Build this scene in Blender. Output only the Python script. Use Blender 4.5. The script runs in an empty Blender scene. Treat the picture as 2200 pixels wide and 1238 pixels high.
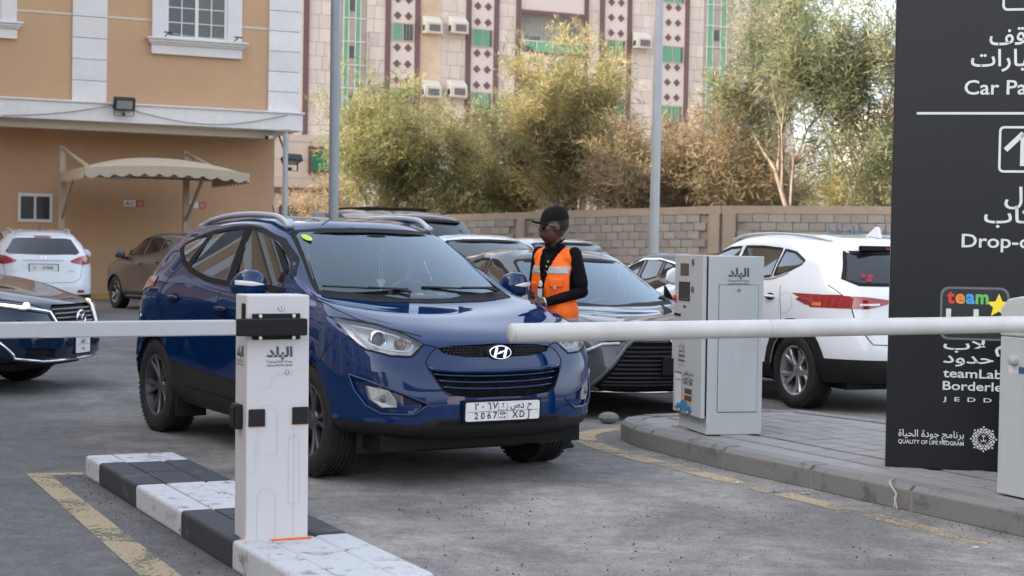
import bpy, bmesh, math, random
import numpy as np
from mathutils import Vector, Matrix
from mathutils.bvhtree import BVHTree

SC = bpy.context.scene
COL = SC.collection
# ------------------------------------------------------------------ camera
CAMZ = 1.43146
PITCH, ROLL = math.radians(-1.40146), math.radians(-1.07732)
_f = Vector((0, math.cos(PITCH), math.sin(PITCH)))
_r = Vector((1, 0, 0))
_d = -_r.cross(_f)
_R = math.cos(ROLL) * _r + math.sin(ROLL) * _d
_D = -math.sin(ROLL) * _r + math.cos(ROLL) * _d
cam = bpy.data.cameras.new('camera')
cam.sensor_width = 36.0
cam.lens = 36.0 * 3400.5 / 2200.0
cam.clip_start = 0.1
cam.clip_end = 3000
cam.dof.use_dof = True
cam.dof.focus_distance = 9.2
cam.dof.aperture_fstop = 5.0
camo = bpy.data.objects.new('camera', cam)
COL.objects.link(camo)
camo.matrix_world = Matrix(((_R.x, -_D.x, -_f.x, 0), (_R.y, -_D.y, -_f.y, 0), (_R.z, -_D.z, -_f.z, CAMZ), (0, 0, 0, 1)))
SC.camera = camo
# ------------------------------------------------------------------ sky, sun, exposure
SUN_EL = math.radians(33)
SUN_TO = Vector((-0.955, -0.295, 0)).normalized()          # towards the sun, in plan
SUN_AZ = math.atan2(SUN_TO.x, SUN_TO.y)                     # clockwise from +Y
w = bpy.data.worlds.new('World')
SC.world = w
w.use_nodes = True
nt = w.node_tree
nt.nodes.clear()
sky = nt.nodes.new('ShaderNodeTexSky')
sky.sky_type = 'NISHITA'
sky.sun_disc = False
sky.sun_elevation = SUN_EL
sky.sun_rotation = SUN_AZ
sky.air_density = 1.0
sky.dust_density = 4.0
sky.ozone_density = 1.0
hs = nt.nodes.new('ShaderNodeHueSaturation')
hs.inputs['Saturation'].default_value = 0.52
bg = nt.nodes.new('ShaderNodeBackground')
bg.inputs['Strength'].default_value = 0.15
wo = nt.nodes.new('ShaderNodeOutputWorld')
nt.links.new(sky.outputs[0], hs.inputs['Color'])
nt.links.new(hs.outputs[0], bg.inputs['Color'])
nt.links.new(bg.outputs[0], wo.inputs['Surface'])
sun = bpy.data.lights.new('sun', 'SUN')
sun.energy = 2.9
sun.angle = math.radians(0.6)
sun.color = (1.0, 0.86, 0.68)
suno = bpy.data.objects.new('sun', sun)
COL.objects.link(suno)
_s = Vector((SUN_TO.x * math.cos(SUN_EL), SUN_TO.y * math.cos(SUN_EL), math.sin(SUN_EL)))
suno.rotation_euler = _s.to_track_quat('Z', 'Y').to_euler()
suno.location = (-30, -10, 40)
vs = SC.view_settings
vs.view_transform = 'Standard'
vs.look = 'None'
vs.gamma = 1.0
vs.use_curve_mapping = False
vs.exposure = 2.08
SC.cycles.use_denoising = True
SC.cycles.max_bounces = 8
SC.cycles.transparent_max_bounces = 16
SC.cycles.caustics_reflective = False
SC.cycles.caustics_refractive = False
SC.cycles.sample_clamp_indirect = 6.0

random.seed(7)
RNG = np.random.default_rng(11)
# ------------------------------------------------------------------ materials
MATS = {}
def _nodes(name):
    m = bpy.data.materials.new(name)
    m.use_nodes = True
    n = m.node_tree
    return m, n, n.nodes['Principled BSDF'], n.nodes['Material Output']
def nd(n, typ, **kw):
    x = n.nodes.new('ShaderNode' + typ)
    for k, v in kw.items():
        if k.startswith('i_'):
            x.inputs[k[2:].replace('_', ' ')].default_value = v
        else:
            setattr(x, k, v)
    return x
def L(n, a, b):
    n.links.new(a, b)
def c4(c):
    return (c[0], c[1], c[2], 1)
def mat(name, col, rough=0.6, metal=0.0, var=0.12, scale=6.0, bump=0.0, bscale=60.0, spec=0.5, coat=0.0, col2=None, c2amt=0.5, c2scale=1.5, rnd=0.0, emit=None, estr=1.0, rvar=0.0):
    """procedural Principled: base colour with fine variation, optional second colour in blotches, bump, per-object variation"""
    if name in MATS:
        return MATS[name]
    m, n, b, out = _nodes(name)
    tc = nd(n, 'TexCoord')
    nz = nd(n, 'TexNoise', i_Scale=scale, i_Detail=6.0, i_Roughness=0.6)
    L(n, tc.outputs['Object'], nz.inputs['Vector'])
    base = nd(n, 'MixRGB', blend_type='MIX')
    lo = [max(0, x * (1 - var)) for x in col]
    hi = [min(1, x * (1 + var)) for x in col]
    base.inputs[1].default_value = c4(lo)
    base.inputs[2].default_value = c4(hi)
    L(n, nz.outputs['Fac'], base.inputs[0])
    last = base.outputs[0]
    if col2:
        n2 = nd(n, 'TexNoise', i_Scale=c2scale, i_Detail=8.0, i_Roughness=0.65)
        L(n, tc.outputs['Object'], n2.inputs['Vector'])
        rp = nd(n, 'ValToRGB')
        rp.color_ramp.elements[0].position = 0.5 - 0.12
        rp.color_ramp.elements[1].position = 0.5 + 0.18
        rp.color_ramp.elements[0].color = (0, 0, 0, 1)
        rp.color_ramp.elements[1].color = (c2amt, c2amt, c2amt, 1)
        L(n, n2.outputs['Fac'], rp.inputs[0])
        mx = nd(n, 'MixRGB')
        L(n, rp.outputs[0], mx.inputs[0])
        L(n, last, mx.inputs[1])
        mx.inputs[2].default_value = c4(col2)
        last = mx.outputs[0]
    if rnd:
        oi = nd(n, 'ObjectInfo')
        mr = nd(n, 'MapRange')
        mr.inputs['To Min'].default_value = 1 - rnd
        mr.inputs['To Max'].default_value = 1 + rnd
        L(n, oi.outputs['Random'], mr.inputs['Value'])
        mm = nd(n, 'MixRGB', blend_type='MULTIPLY')
        mm.inputs[0].default_value = 1
        L(n, last, mm.inputs[1])
        L(n, mr.outputs[0], mm.inputs[2])
        last = mm.outputs[0]
    L(n, last, b.inputs['Base Color'])
    b.inputs['Roughness'].default_value = rough
    if rvar:
        mr = nd(n, 'MapRange')
        mr.inputs['To Min'].default_value = max(0, rough - rvar)
        mr.inputs['To Max'].default_value = min(1, rough + rvar)
        L(n, nz.outputs['Fac'], mr.inputs['Value'])
        L(n, mr.outputs[0], b.inputs['Roughness'])
    b.inputs['Metallic'].default_value = metal
    b.inputs['Specular IOR Level'].default_value = spec
    b.inputs['Coat Weight'].default_value = coat
    b.inputs['Coat Roughness'].default_value = 0.04
    if bump:
        nb = nd(n, 'TexNoise', i_Scale=bscale, i_Detail=4.0)
        L(n, tc.outputs['Object'], nb.inputs['Vector'])
        bp = nd(n, 'Bump', i_Strength=bump, i_Distance=0.01)
        L(n, nb.outputs['Fac'], bp.inputs['Height'])
        L(n, bp.outputs[0], b.inputs['Normal'])
    if emit:
        b.inputs['Emission Color'].default_value = c4(emit)
        b.inputs['Emission Strength'].default_value = estr
    MATS[name] = m
    return m
def glass_mat(name, tint=(0.8, 0.85, 0.86), refl=1.0, rough=0.01, haze=0.0, hcol=(0.5, 0.52, 0.52), gcol=(.88, .95, 1)):
    """thin pane: transparent tinted + Fresnel reflection (+ a little dust)"""
    if name in MATS:
        return MATS[name]
    m, n, b, out = _nodes(name)
    n.nodes.remove(b)
    tr = nd(n, 'BsdfTransparent')
    tr.inputs[0].default_value = c4(tint)
    gl = nd(n, 'BsdfGlossy')
    gl.inputs['Roughness'].default_value = rough
    gl.inputs['Color'].default_value = gcol + (1,)  # reflections tinted blue, in place of a bluer sky
    fr = nd(n, 'Fresnel', i_IOR=1.52)
    ml = nd(n, 'Math', operation='MULTIPLY')
    ml.inputs[1].default_value = refl
    L(n, fr.outputs[0], ml.inputs[0])
    mx = nd(n, 'MixShader')
    L(n, ml.outputs[0], mx.inputs[0])
    L(n, tr.outputs[0], mx.inputs[1])
    L(n, gl.outputs[0], mx.inputs[2])
    last = mx.outputs[0]
    if haze:
        df = nd(n, 'BsdfDiffuse')
        df.inputs[0].default_value = c4(hcol)
        tc = nd(n, 'TexCoord')
        nz = nd(n, 'TexNoise', i_Scale=3.0, i_Detail=8.0)
        L(n, tc.outputs['Object'], nz.inputs['Vector'])
        mr = nd(n, 'MapRange')
        mr.inputs['From Min'].default_value = 0.3
        mr.inputs['From Max'].default_value = 0.75
        mr.inputs['To Min'].default_value = haze * 0.5
        mr.inputs['To Max'].default_value = haze * 1.5
        L(n, nz.outputs['Fac'], mr.inputs['Value'])
        m2 = nd(n, 'MixShader')
        L(n, mr.outputs[0], m2.inputs[0])
        L(n, last, m2.inputs[1])
        L(n, df.outputs[0], m2.inputs[2])
        last = m2.outputs[0]
    L(n, last, out.inputs['Surface'])
    MATS[name] = m
    return m
def paint_mat(name, col, dust=0.12, metal=0.35, rough=0.32, dcol=(0.42, 0.37, 0.31)):
    """car paint: flake base under clear coat, with settled dust on faces that look up"""
    if name in MATS:
        return MATS[name]
    m, n, b, out = _nodes(name)
    tc = nd(n, 'TexCoord')
    ge = nd(n, 'NewGeometry')
    sp = nd(n, 'SeparateXYZ')
    L(n, ge.outputs['Normal'], sp.inputs[0])
    up = nd(n, 'MapRange')
    up.inputs['From Min'].default_value = 0.2
    up.inputs['From Max'].default_value = 1.0
    up.inputs['To Min'].default_value = 0.15
    up.inputs['To Max'].default_value = 1.0
    L(n, sp.outputs['Z'], up.inputs['Value'])
    nz = nd(n, 'TexNoise', i_Scale=5.0, i_Detail=9.0, i_Roughness=0.62)
    L(n, tc.outputs['Object'], nz.inputs['Vector'])
    r = nd(n, 'MapRange')
    r.inputs['From Min'].default_value = 0.36
    r.inputs['From Max'].default_value = 0.7
    r.inputs['To Max'].default_value = 1.6 * dust
    r.inputs['To Min'].default_value = dust * 0.3
    L(n, nz.outputs['Fac'], r.inputs['Value'])
    mu = nd(n, 'Math', operation='MULTIPLY')
    L(n, up.outputs[0], mu.inputs[0])
    L(n, r.outputs[0], mu.inputs[1])
    mx = nd(n, 'MixRGB')
    L(n, mu.outputs[0], mx.inputs[0])
    mx.inputs[1].default_value = c4(col)
    mx.inputs[2].default_value = c4(dcol)
    L(n, mx.outputs[0], b.inputs['Base Color'])
    b.inputs['Metallic'].default_value = metal
    b.inputs['Roughness'].default_value = rough
    b.inputs['Specular IOR Level'].default_value = 0.0
    b.inputs['Coat Weight'].default_value = 1.0
    cr = nd(n, 'MapRange')
    cr.inputs['To Min'].default_value = 0.015
    cr.inputs['To Max'].default_value = 0.35
    L(n, mu.outputs[0], cr.inputs['Value'])
    L(n, cr.outputs[0], b.inputs['Coat Roughness'])
    MATS[name] = m
    return m
# ------------------------------------------------------------------ mesh building
class MB:
    """collects shapes, builds ONE mesh object"""
    def __init__(s):
        s.v, s.f = [], []
    def add(s, vs, fs):
        o = len(s.v)
        s.v += [tuple(x) for x in vs]
        s.f += [tuple(i + o for i in f) for f in fs]
        return s
    def box(s, c, d, rz=0.0, M=None, top=None):
        x, y, z = d[0] / 2, d[1] / 2, d[2] / 2
        t = top if top else (1, 1)
        p = [(-x, -y, -z), (x, -y, -z), (x, y, -z), (-x, y, -z), (-x * t[0], -y * t[1], z), (x * t[0], -y * t[1], z), (x * t[0], y * t[1], z), (-x * t[0], y * t[1], z)]
        if M is None:
            ca, sa = math.cos(rz), math.sin(rz)
            p = [(c[0] + a * ca - b * sa, c[1] + a * sa + b * ca, c[2] + e) for a, b, e in p]
        else:
            p = [tuple(M @ Vector(q) + Vector(c)) for q in p]
        return s.add(p, [(3, 2, 1, 0), (4, 5, 6, 7), (0, 1, 5, 4), (1, 2, 6, 5), (2, 3, 7, 6), (3, 0, 4, 7)])
    def box2(s, a, b):
        return s.box([(a[i] + b[i]) / 2 for i in range(3)], [abs(b[i] - a[i]) for i in range(3)])
    def quad(s, a, b, c, d):
        return s.add([a, b, c, d], [(0, 1, 2, 3)])
    def poly(s, pts):
        return s.add(pts, [tuple(range(len(pts)))])
    def prism(s, pts, vec):
        n = len(pts)
        q = [tuple(Vector(p) + Vector(vec)) for p in pts]
        fs = [tuple(range(n - 1, -1, -1)), tuple(range(n, 2 * n))]
        fs += [(i, (i + 1) % n, n + (i + 1) % n, n + i) for i in range(n)]
        return s.add(list(pts) + q, fs)
    def tube(s, path, r, n=8, cap=True, sq=None):
        P = [Vector(p) for p in path]
        rs = r if isinstance(r, (list, tuple)) else [r] * len(P)
        rings = []
        up = None
        for i, p in enumerate(P):
            t = (P[min(i + 1, len(P) - 1)] - P[max(i - 1, 0)])
            t = t.normalized() if t.length > 1e-9 else Vector((0, 0, 1))
            if up is None:
                a = Vector((0, 0, 1)) if abs(t.z) < 0.9 else Vector((1, 0, 0))
                up = t.cross(a).normalized()
            else:
                up = (up - t * up.dot(t)).normalized()
            b = t.cross(up)
            rings.append([p + rs[i] * (math.cos(2 * math.pi * k / n) * up + (sq or 1) * math.sin(2 * math.pi * k / n) * b) for k in range(n)])
        o = [x for R in rings for x in R]
        fs = [(i * n + k, i * n + (k + 1) % n, (i + 1) * n + (k + 1) % n, (i + 1) * n + k) for i in range(len(P) - 1) for k in range(n)]
        if cap:
            fs += [tuple(range(n - 1, -1, -1)), tuple((len(P) - 1) * n + k for k in range(n))]
        return s.add(o, fs)
    def lathe(s, prof, n=24, axis='z', c=(0, 0, 0), a0=0.0, a1=2 * math.pi):
        full = abs(a1 - a0 - 2 * math.pi) < 1e-6
        m = n if full else n + 1
        o = []
        for r, h in prof:
            for k in range(m):
                a = a0 + (a1 - a0) * k / n
                u, v = r * math.cos(a), r * math.sin(a)
                p = {'z': (u, v, h), 'y': (u, h, v), 'x': (h, u, v)}[axis]
                o.append((p[0] + c[0], p[1] + c[1], p[2] + c[2]))
        fs = [(i * m + k, i * m + (k + 1) % m, (i + 1) * m + (k + 1) % m, (i + 1) * m + k) for i in range(len(prof) - 1) for k in range(n)]
        return s.add(o, fs)
    def ell(s, c, r, n=16, m=10, M=None):
        vs = [(0, 0, -1)]
        for j in range(1, m):
            a = -math.pi / 2 + math.pi * j / m
            vs += [(math.cos(a) * math.cos(2 * math.pi * k / n), math.cos(a) * math.sin(2 * math.pi * k / n), math.sin(a)) for k in range(n)]
        vs.append((0, 0, 1))
        fs = [(0, 1 + (k + 1) % n, 1 + k) for k in range(n)]
        for j in range(m - 2):
            fs += [(1 + j * n + k, 1 + j * n + (k + 1) % n, 1 + (j + 1) * n + (k + 1) % n, 1 + (j + 1) * n + k) for k in range(n)]
        b = 1 + (m - 2) * n
        fs += [(b + k, b + (k + 1) % n, len(vs) - 1) for k in range(n)]
        q = []
        for v in vs:
            p = Vector((v[0] * r[0], v[1] * r[1], v[2] * r[2]))
            if M is not None:
                p = M @ p
            q.append(tuple(p + Vector(c)))
        return s.add(q, fs)
    def mesh(s, name, m=None, smooth=False):
        me = bpy.data.meshes.new(name)
        me.from_pydata([tuple(v) for v in s.v], [], s.f)
        if m is not None:
            me.materials.append(m)
        if smooth:
            me.polygons.foreach_set('use_smooth', [True] * len(me.polygons))
        me.update()
        return me
    def build(s, name, m=None, parent=None, smooth=False, bevel=0, seg=2, loc=None):
        me = s.mesh(name, m, smooth)
        return link(name, me, parent, bevel, seg, loc, smooth)
def link(name, me, parent=None, bevel=0, seg=2, loc=None, smooth=False):
    o = bpy.data.objects.new(name, me)
    COL.objects.link(o)
    if parent is not None:
        o.parent = parent
    if loc is not None:
        o.location = loc
    if bevel:
        b = o.modifiers.new('bevel', 'BEVEL')
        b.width = bevel
        b.segments = seg
        b.limit_method = 'ANGLE'
        b.angle_limit = math.radians(35)
        b.harden_normals = False
    if smooth == 'auto':
        pass
    return o
def smooth_by_angle(me, deg=35):
    bm = bmesh.new()
    bm.from_mesh(me)
    lim = math.radians(deg)
    for f in bm.faces:
        f.smooth = True
    for e in bm.edges:
        e.smooth = not (len(e.link_faces) == 2 and e.calc_face_angle(0) > lim)
    bm.to_mesh(me)
    bm.free()
def fixn(o):
    bm = bmesh.new()
    bm.from_mesh(o.data)
    bmesh.ops.recalc_face_normals(bm, faces=bm.faces)
    bm.to_mesh(o.data)
    bm.free()
    return o
def tag(o, label=None, cat=None, group=None, kind=None):
    if label:
        o['label'] = label
    if cat:
        o['category'] = cat
    if group:
        o['group'] = group
    if kind:
        o['kind'] = kind
    return o
def empty(name, loc=(0, 0, 0), rz=0.0, label=None, cat=None, group=None):
    o = bpy.data.objects.new(name, None)
    COL.objects.link(o)
    o.location = loc
    o.rotation_euler = (0, 0, rz)
    return tag(o, label, cat, group)
def copy_tree(o, parent=None):
    c = o.copy()
    COL.objects.link(c)
    if parent is not None:
        mi = o.matrix_parent_inverse.copy()
        c.parent = parent
        c.matrix_parent_inverse = mi
    for ch in o.children:
        copy_tree(ch, c)
    return c
# ---- lettering -------------------------------------------------------------
_AR = {}
_dual = 'بتثجحخسشصضطظعغفقكلمنهي'
_cp = {'ا': 0xFE8D, 'ب': 0xFE8F, 'ة': 0xFE93, 'ت': 0xFE95, 'ث': 0xFE99, 'ج': 0xFE9D, 'ح': 0xFEA1, 'خ': 0xFEA5, 'د': 0xFEA9, 'ذ': 0xFEAB, 'ر': 0xFEAD, 'ز': 0xFEAF, 'س': 0xFEB1, 'ش': 0xFEB5, 'ص': 0xFEB9, 'ض': 0xFEBD, 'ط': 0xFEC1, 'ظ': 0xFEC5, 'ع': 0xFEC9, 'غ': 0xFECD, 'ف': 0xFED1, 'ق': 0xFED5, 'ك': 0xFED9, 'ل': 0xFEDD, 'م': 0xFEE1, 'ن': 0xFEE5, 'ه': 0xFEE9, 'و': 0xFEED, 'ى': 0xFEEF, 'ي': 0xFEF1}
def arabic(t):
    """joined presentation forms, in visual (left to right) order"""
    t = t.replace('لا', '\ue000')
    out = []
    for i, ch in enumerate(t):
        def joins_next(c):
            return c in _dual
        def is_l(c):
            return c in _cp or c == '\ue000'
        prev = i > 0 and joins_next(t[i - 1])
        nxt = i + 1 < len(t) and is_l(t[i + 1]) and joins_next(ch)
        if ch == '\ue000':
            out.append(chr(0xFEFB + (1 if prev else 0)))
        elif ch in _cp:
            b = _cp[ch]
            if ch in _dual:
                out.append(chr(b + (3 if prev and nxt else 1 if prev else 2 if nxt else 0)))
            else:
                out.append(chr(b + (1 if prev else 0)))
        else:
            out.append(ch)
    return ''.join(reversed(out))
def text_geo(body, size, bold=0.0, align='LEFT', space=1.0, sx=1.0, width=None, res=3):
    cu = bpy.data.curves.new('txt', 'FONT')
    cu.body = body
    cu.size = size
    cu.align_x = align
    cu.space_character = space
    cu.offset = bold * size
    cu.resolution_u = res
    o = bpy.data.objects.new('txt', cu)
    TMP.collection.objects.link(o)
    vl = TMP.view_layers[0]
    vl.update()
    dg = vl.depsgraph
    me = o.evaluated_get(dg).to_mesh()
    v = np.array([tuple(p.co) for p in me.vertices]) if len(me.vertices) else np.zeros((0, 3))
    f = [tuple(p.vertices) for p in me.polygons]
    o.evaluated_get(dg).to_mesh_clear()
    bpy.data.objects.remove(o)
    bpy.data.curves.remove(cu)
    if len(v):
        v[:, 0] *= sx
        if width:
            x0, x1 = v[:, 0].min(), v[:, 0].max()
            k = width / (x1 - x0)
            v[:, 0] = (v[:, 0] - x0) * k
    return v, f
def put_text(mb, body, size, origin, ux, uy, **kw):
    """lay lettering flat on the plane through origin spanned by ux (reading direction) and uy (up)"""
    v, f = text_geo(body, size, **kw)
    o, a, b = Vector(origin), Vector(ux), Vector(uy)
    mb.add([o + a * float(p[0]) + b * float(p[1]) for p in v], f)
    return mb
def rrect(cx, cy, w, h, r, n=5):
    pts = []
    for (sx, sy, a0) in ((1, 1, 0), (-1, 1, 90), (-1, -1, 180), (1, -1, 270)):
        for k in range(n + 1):
            a = math.radians(a0 + 90 * k / n)
            pts.append((cx + sx * (w / 2 - r) + r * math.cos(a), cy + sy * (h / 2 - r) + r * math.sin(a)))
    return pts
E1 = Vector((math.cos(math.radians(24)), math.sin(math.radians(24)), 0))     # the street's cross direction
E2 = Vector((-E1.y, E1.x, 0))
UP = Vector((0, 0, 1))
A24 = math.radians(24)
TMP = bpy.data.scenes.new('scratch')          # scratch scene for evaluating text and fused meshes
# ================================================================== GROUND, ISLANDS, WALL
def asphalt_mat():
    m, n, b, out = _nodes('asphalt')
    tc = nd(n, 'TexCoord')
    P = tc.outputs['Object']
    def noise(sc, det=6.0, ro=0.6, dist=0.0):
        x = nd(n, 'TexNoise', i_Scale=sc, i_Detail=det, i_Roughness=ro, i_Distortion=dist)
        L(n, P, x.inputs['Vector'])
        return x.outputs['Fac']
    def rng(src, a, b_, c=0.0, d=1.0, sm=True):
        x = nd(n, 'MapRange')
        if sm:
            x.interpolation_type = 'SMOOTHSTEP'
        x.inputs['From Min'].default_value = a
        x.inputs['From Max'].default_value = b_
        x.inputs['To Min'].default_value = c
        x.inputs['To Max'].default_value = d
        L(n, src, x.inputs['Value'])
        return x.outputs[0]
    def mth(op, a, b_):
        x = nd(n, 'Math', operation=op)
        for i, q in enumerate((a, b_)):
            if isinstance(q, (int, float)):
                x.inputs[i].default_value = q
            else:
                L(n, q, x.inputs[i])
        return x.outputs[0]
    def mix(f, a, b_, typ='MIX'):
        x = nd(n, 'MixRGB', blend_type=typ)
        for i, q in enumerate((f, a, b_)):
            if isinstance(q, (int, float)):
                x.inputs[i].default_value = q
            elif isinstance(q, tuple):
                x.inputs[i].default_value = c4(q)
            else:
                L(n, q, x.inputs[i])
        return x.outputs[0]
    sep = nd(n, 'SeparateXYZ')
    L(n, P, sep.inputs[0])
    # how far right of the painted island: the lane there is powdered with dust
    lane = mth('ADD', mth('MULTIPLY', sep.outputs['X'], 0.89), mth('MULTIPLY', sep.outputs['Y'], 0.455))
    lane = mth('ADD', lane, mth('MULTIPLY', mth('SUBTRACT', noise(0.9, 5, 0.6, 0.4), 0.5), 1.6))
    lane_f = rng(lane, 2.2, 3.0)
    near = rng(mth('SUBTRACT', sep.outputs['Y'], mth('MULTIPLY', noise(0.5), 2.0)), 8.5, 11.5, 1.0, 0.35)
    dusty = mth('MULTIPLY', lane_f, near)
    blot = rng(noise(0.9, 10, 0.7, 0.5), 0.36, 0.68)
    f = mth('MULTIPLY', mth('ADD', mth('MULTIPLY', blot, 0.55), 0.25), mth('ADD', mth('MULTIPLY', dusty, 0.85), 0.28))
    col = mix(f, (0.105, 0.105, 0.105), (0.365, 0.338, 0.308))
    mid = rng(noise(7.0, 8, 0.75), 0.32, 0.70, 0.74, 1.26, False)
    mdx = nd(n, 'CombineXYZ')
    for q in range(3):
        L(n, mid, mdx.inputs[q])
    col = mix(1.0, col, mdx.outputs[0], 'MULTIPLY')
    st = rng(noise(1.7, 8, 0.7, 0.8), 0.58, 0.74, 0.0, 0.55)
    col = mix(st, col, (0.05, 0.048, 0.046))
    sp = rng(noise(95, 3, 0.7), 0.30, 0.70, 0.74, 1.26, False)
    spx = nd(n, 'CombineXYZ')
    for q in range(3):
        L(n, sp, spx.inputs[q])
    col = mix(1.0, col, spx.outputs[0], 'MULTIPLY')
    # tyre tracks: two rubbed bands along the lane
    lane0 = mth('ADD', mth('MULTIPLY', sep.outputs['X'], 0.89), mth('MULTIPLY', sep.outputs['Y'], 0.455))
    lane0 = mth('ADD', lane0, mth('MULTIPLY', noise(0.35, 3), 0.5))
    tr_ = None
    for c_ in (3.75, 5.1):
        d_ = mth('ABSOLUTE', mth('SUBTRACT', lane0, c_), 0.0)
        b_ = rng(d_, 0.08, 0.26, 1.0, 0.0)
        tr_ = b_ if tr_ is None else mth('MAXIMUM', tr_, b_)
    tr_ = mth('MULTIPLY', tr_, rng(noise(2.5, 6, 0.7), 0.3, 0.7, 0.08, 0.42))
    col = mix(tr_, col, (0.09, 0.088, 0.086))
    vg = nd(n, 'TexVoronoi', i_Scale=75.0)
    L(n, P, vg.inputs['Vector'])
    vs2 = nd(n, 'SeparateXYZ')
    L(n, vg.outputs['Color'], vs2.inputs[0])
    gr_ = rng(vs2.outputs['X'], 0.0, 1.0, 0.84, 1.16, False)
    grx = nd(n, 'CombineXYZ')
    for q in range(3):
        L(n, gr_, grx.inputs[q])
    col = mix(1.0, col, grx.outputs[0], 'MULTIPLY')
    vo = nd(n, 'TexVoronoi', i_Scale=38.0)
    L(n, P, vo.inputs['Vector'])
    wh = rng(vo.outputs['Distance'], 0.0, 0.10, 0.5, 0.0)
    wh = mth('MULTIPLY', wh, rng(noise(3.0), 0.5, 0.62))
    col = mix(wh, col, (0.05, 0.045, 0.04))
    # faint arcs left by tyres and by a swept hose
    wv = nd(n, 'TexWave', wave_type='RINGS', i_Scale=0.16, i_Distortion=0.8, i_Detail=3.0)
    mp = nd(n, 'Mapping')
    mp.inputs['Location'].default_value = (3.0, -18.0, 0)
    L(n, P, mp.inputs['Vector'])
    L(n, mp.outputs[0], wv.inputs['Vector'])
    arc = mth('MULTIPLY', rng(wv.outputs['Fac'], 0.985, 1.0, 0.0, 0.22), lane_f)
    col = mix(arc, col, (0.36, 0.32, 0.28))
    L(n, col, b.inputs['Base Color'])
    b.inputs['Roughness'].default_value = 0.88
    b.inputs['Specular IOR Level'].default_value = 0.3
    bp = nd(n, 'Bump', i_Strength=0.8, i_Distance=0.008)
    L(n, mth('ADD', noise(140, 3), mth('MULTIPLY', noise(12, 4), 0.6)), bp.inputs['Height'])
    L(n, bp.outputs[0], b.inputs['Normal'])
    return m
g = MB()
nx, ny = 60, 60
gx = list(np.linspace(-160, -12, 8)) + list(np.linspace(-11.5, 12, 40)) + list(np.linspace(14, 160, 8))
gy = list(np.linspace(-60, 2, 5)) + list(np.linspace(3, 40, 40)) + list(np.linspace(45, 400, 8))
g.v = [(x, y, 0) for y in gy for x in gx]
g.f = [(j * len(gx) + i, j * len(gx) + i + 1, (j + 1) * len(gx) + i + 1, (j + 1) * len(gx) + i) for j in range(len(gy) - 1) for i in range(len(gx) - 1)]
tag(g.build('ground', asphalt_mat()), kind='structure')

def paint_line_mat(name, col, keep=0.5, sc=2.2):
    m, n, b, out = _nodes(name)
    tc = nd(n, 'TexCoord')
    a = nd(n, 'TexNoise', i_Scale=sc, i_Detail=10.0, i_Roughness=0.72, i_Distortion=0.6)
    L(n, tc.outputs['Object'], a.inputs['Vector'])
    a2 = nd(n, 'TexNoise', i_Scale=60, i_Detail=4.0)
    L(n, tc.outputs['Object'], a2.inputs['Vector'])
    ad = nd(n, 'Math', operation='MULTIPLY_ADD')
    L(n, a2.outputs['Fac'], ad.inputs[0])
    ad.inputs[1].default_value = 0.35
    L(n, a.outputs['Fac'], ad.inputs[2])
    r = nd(n, 'MapRange')
    r.inputs['From Min'].default_value = 0.68 - 0.18 * keep - 0.03
    r.inputs['From Max'].default_value = 0.68 - 0.18 * keep + 0.05
    r.inputs['To Min'].default_value = 0.0
    r.inputs['To Max'].default_value = 0.78
    L(n, ad.outputs[0], r.inputs['Value'])
    v = nd(n, 'MixRGB')
    L(n, a2.outputs['Fac'], v.inputs[0])
    v.inputs[1].default_value = c4([x * 0.7 for x in col])
    v.inputs[2].default_value = c4([min(1, x * 1.15) for x in col])
    L(n, v.outputs[0], b.inputs['Base Color'])
    b.inputs['Roughness'].default_value = 0.85
    L(n, r.outputs[0], b.inputs['Alpha'])
    return m
YEL = paint_line_mat('worn_yellow', (0.48, 0.385, 0.24), 0.36)
YEL2 = paint_line_mat('worn_yellow_thin', (0.50, 0.39, 0.23), 0.12, 1.3)
def strip(pts, w_, z, name, m):
    P = [Vector(p) for p in pts]
    mb = MB()
    vs_ = []
    for i, p in enumerate(P):
        t = (P[min(i + 1, len(P) - 1)] - P[max(i - 1, 0)]).normalized()
        nn = Vector((-t.y, t.x))
        vs_ += [(p.x + nn.x * w_ / 2, p.y + nn.y * w_ / 2, z), (p.x - nn.x * w_ / 2, p.y - nn.y * w_ / 2, z)]
    mb.add(vs_, [(2 * i, 2 * i + 1, 2 * i + 3, 2 * i + 2) for i in range(len(P) - 1)])
    return tag(mb.build(name, m), kind='structure')
def curve2(pts, k=8):
    a = np.array([(p[0], p[1], 0) for p in pts], float)
    return [(q[0], q[1]) for q in _spl0(a, k)]
def _spl0(P, nsub):
    n = len(P)
    Q = np.concatenate([[2 * P[0] - P[1]], P, [2 * P[-1] - P[-2]]])
    out = []
    for i in range(n - 1):
        p0, p1, p2, p3 = Q[i], Q[i + 1], Q[i + 2], Q[i + 3]
        for k in range(nsub):
            t = k / nsub
            out.append(0.5 * ((2 * p1) + (-p0 + p2) * t + (2 * p0 - 5 * p1 + 4 * p2 - p3) * t * t + (-p0 + 3 * p1 - 3 * p2 + p3) * t**3))
    out.append(P[-1])
    return np.array(out)
mk = MB()
mk.add([(-2.955, 9.66, .004), (-2.785, 9.60, .004), (-1.13, 6.22, .004), (-1.30, 6.18, .004)], [(0, 1, 2, 3)])
mk.add([(-2.765, 9.60, .004), (-2.60, 9.655, .004), (-2.625, 9.76, .004), (-2.955, 9.668, .004)], [(0, 1, 2, 3)])
tag(mk.build('road_marking', YEL), kind='structure')
strip(curve2([(1.0, 12.75), (.80, 12.62), (.63, 12.38), (.575, 12.05), (.64, 11.6), (.80, 11.15), (1.00, 10.72)]), .17, .004, 'road_marking', YEL)
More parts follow.
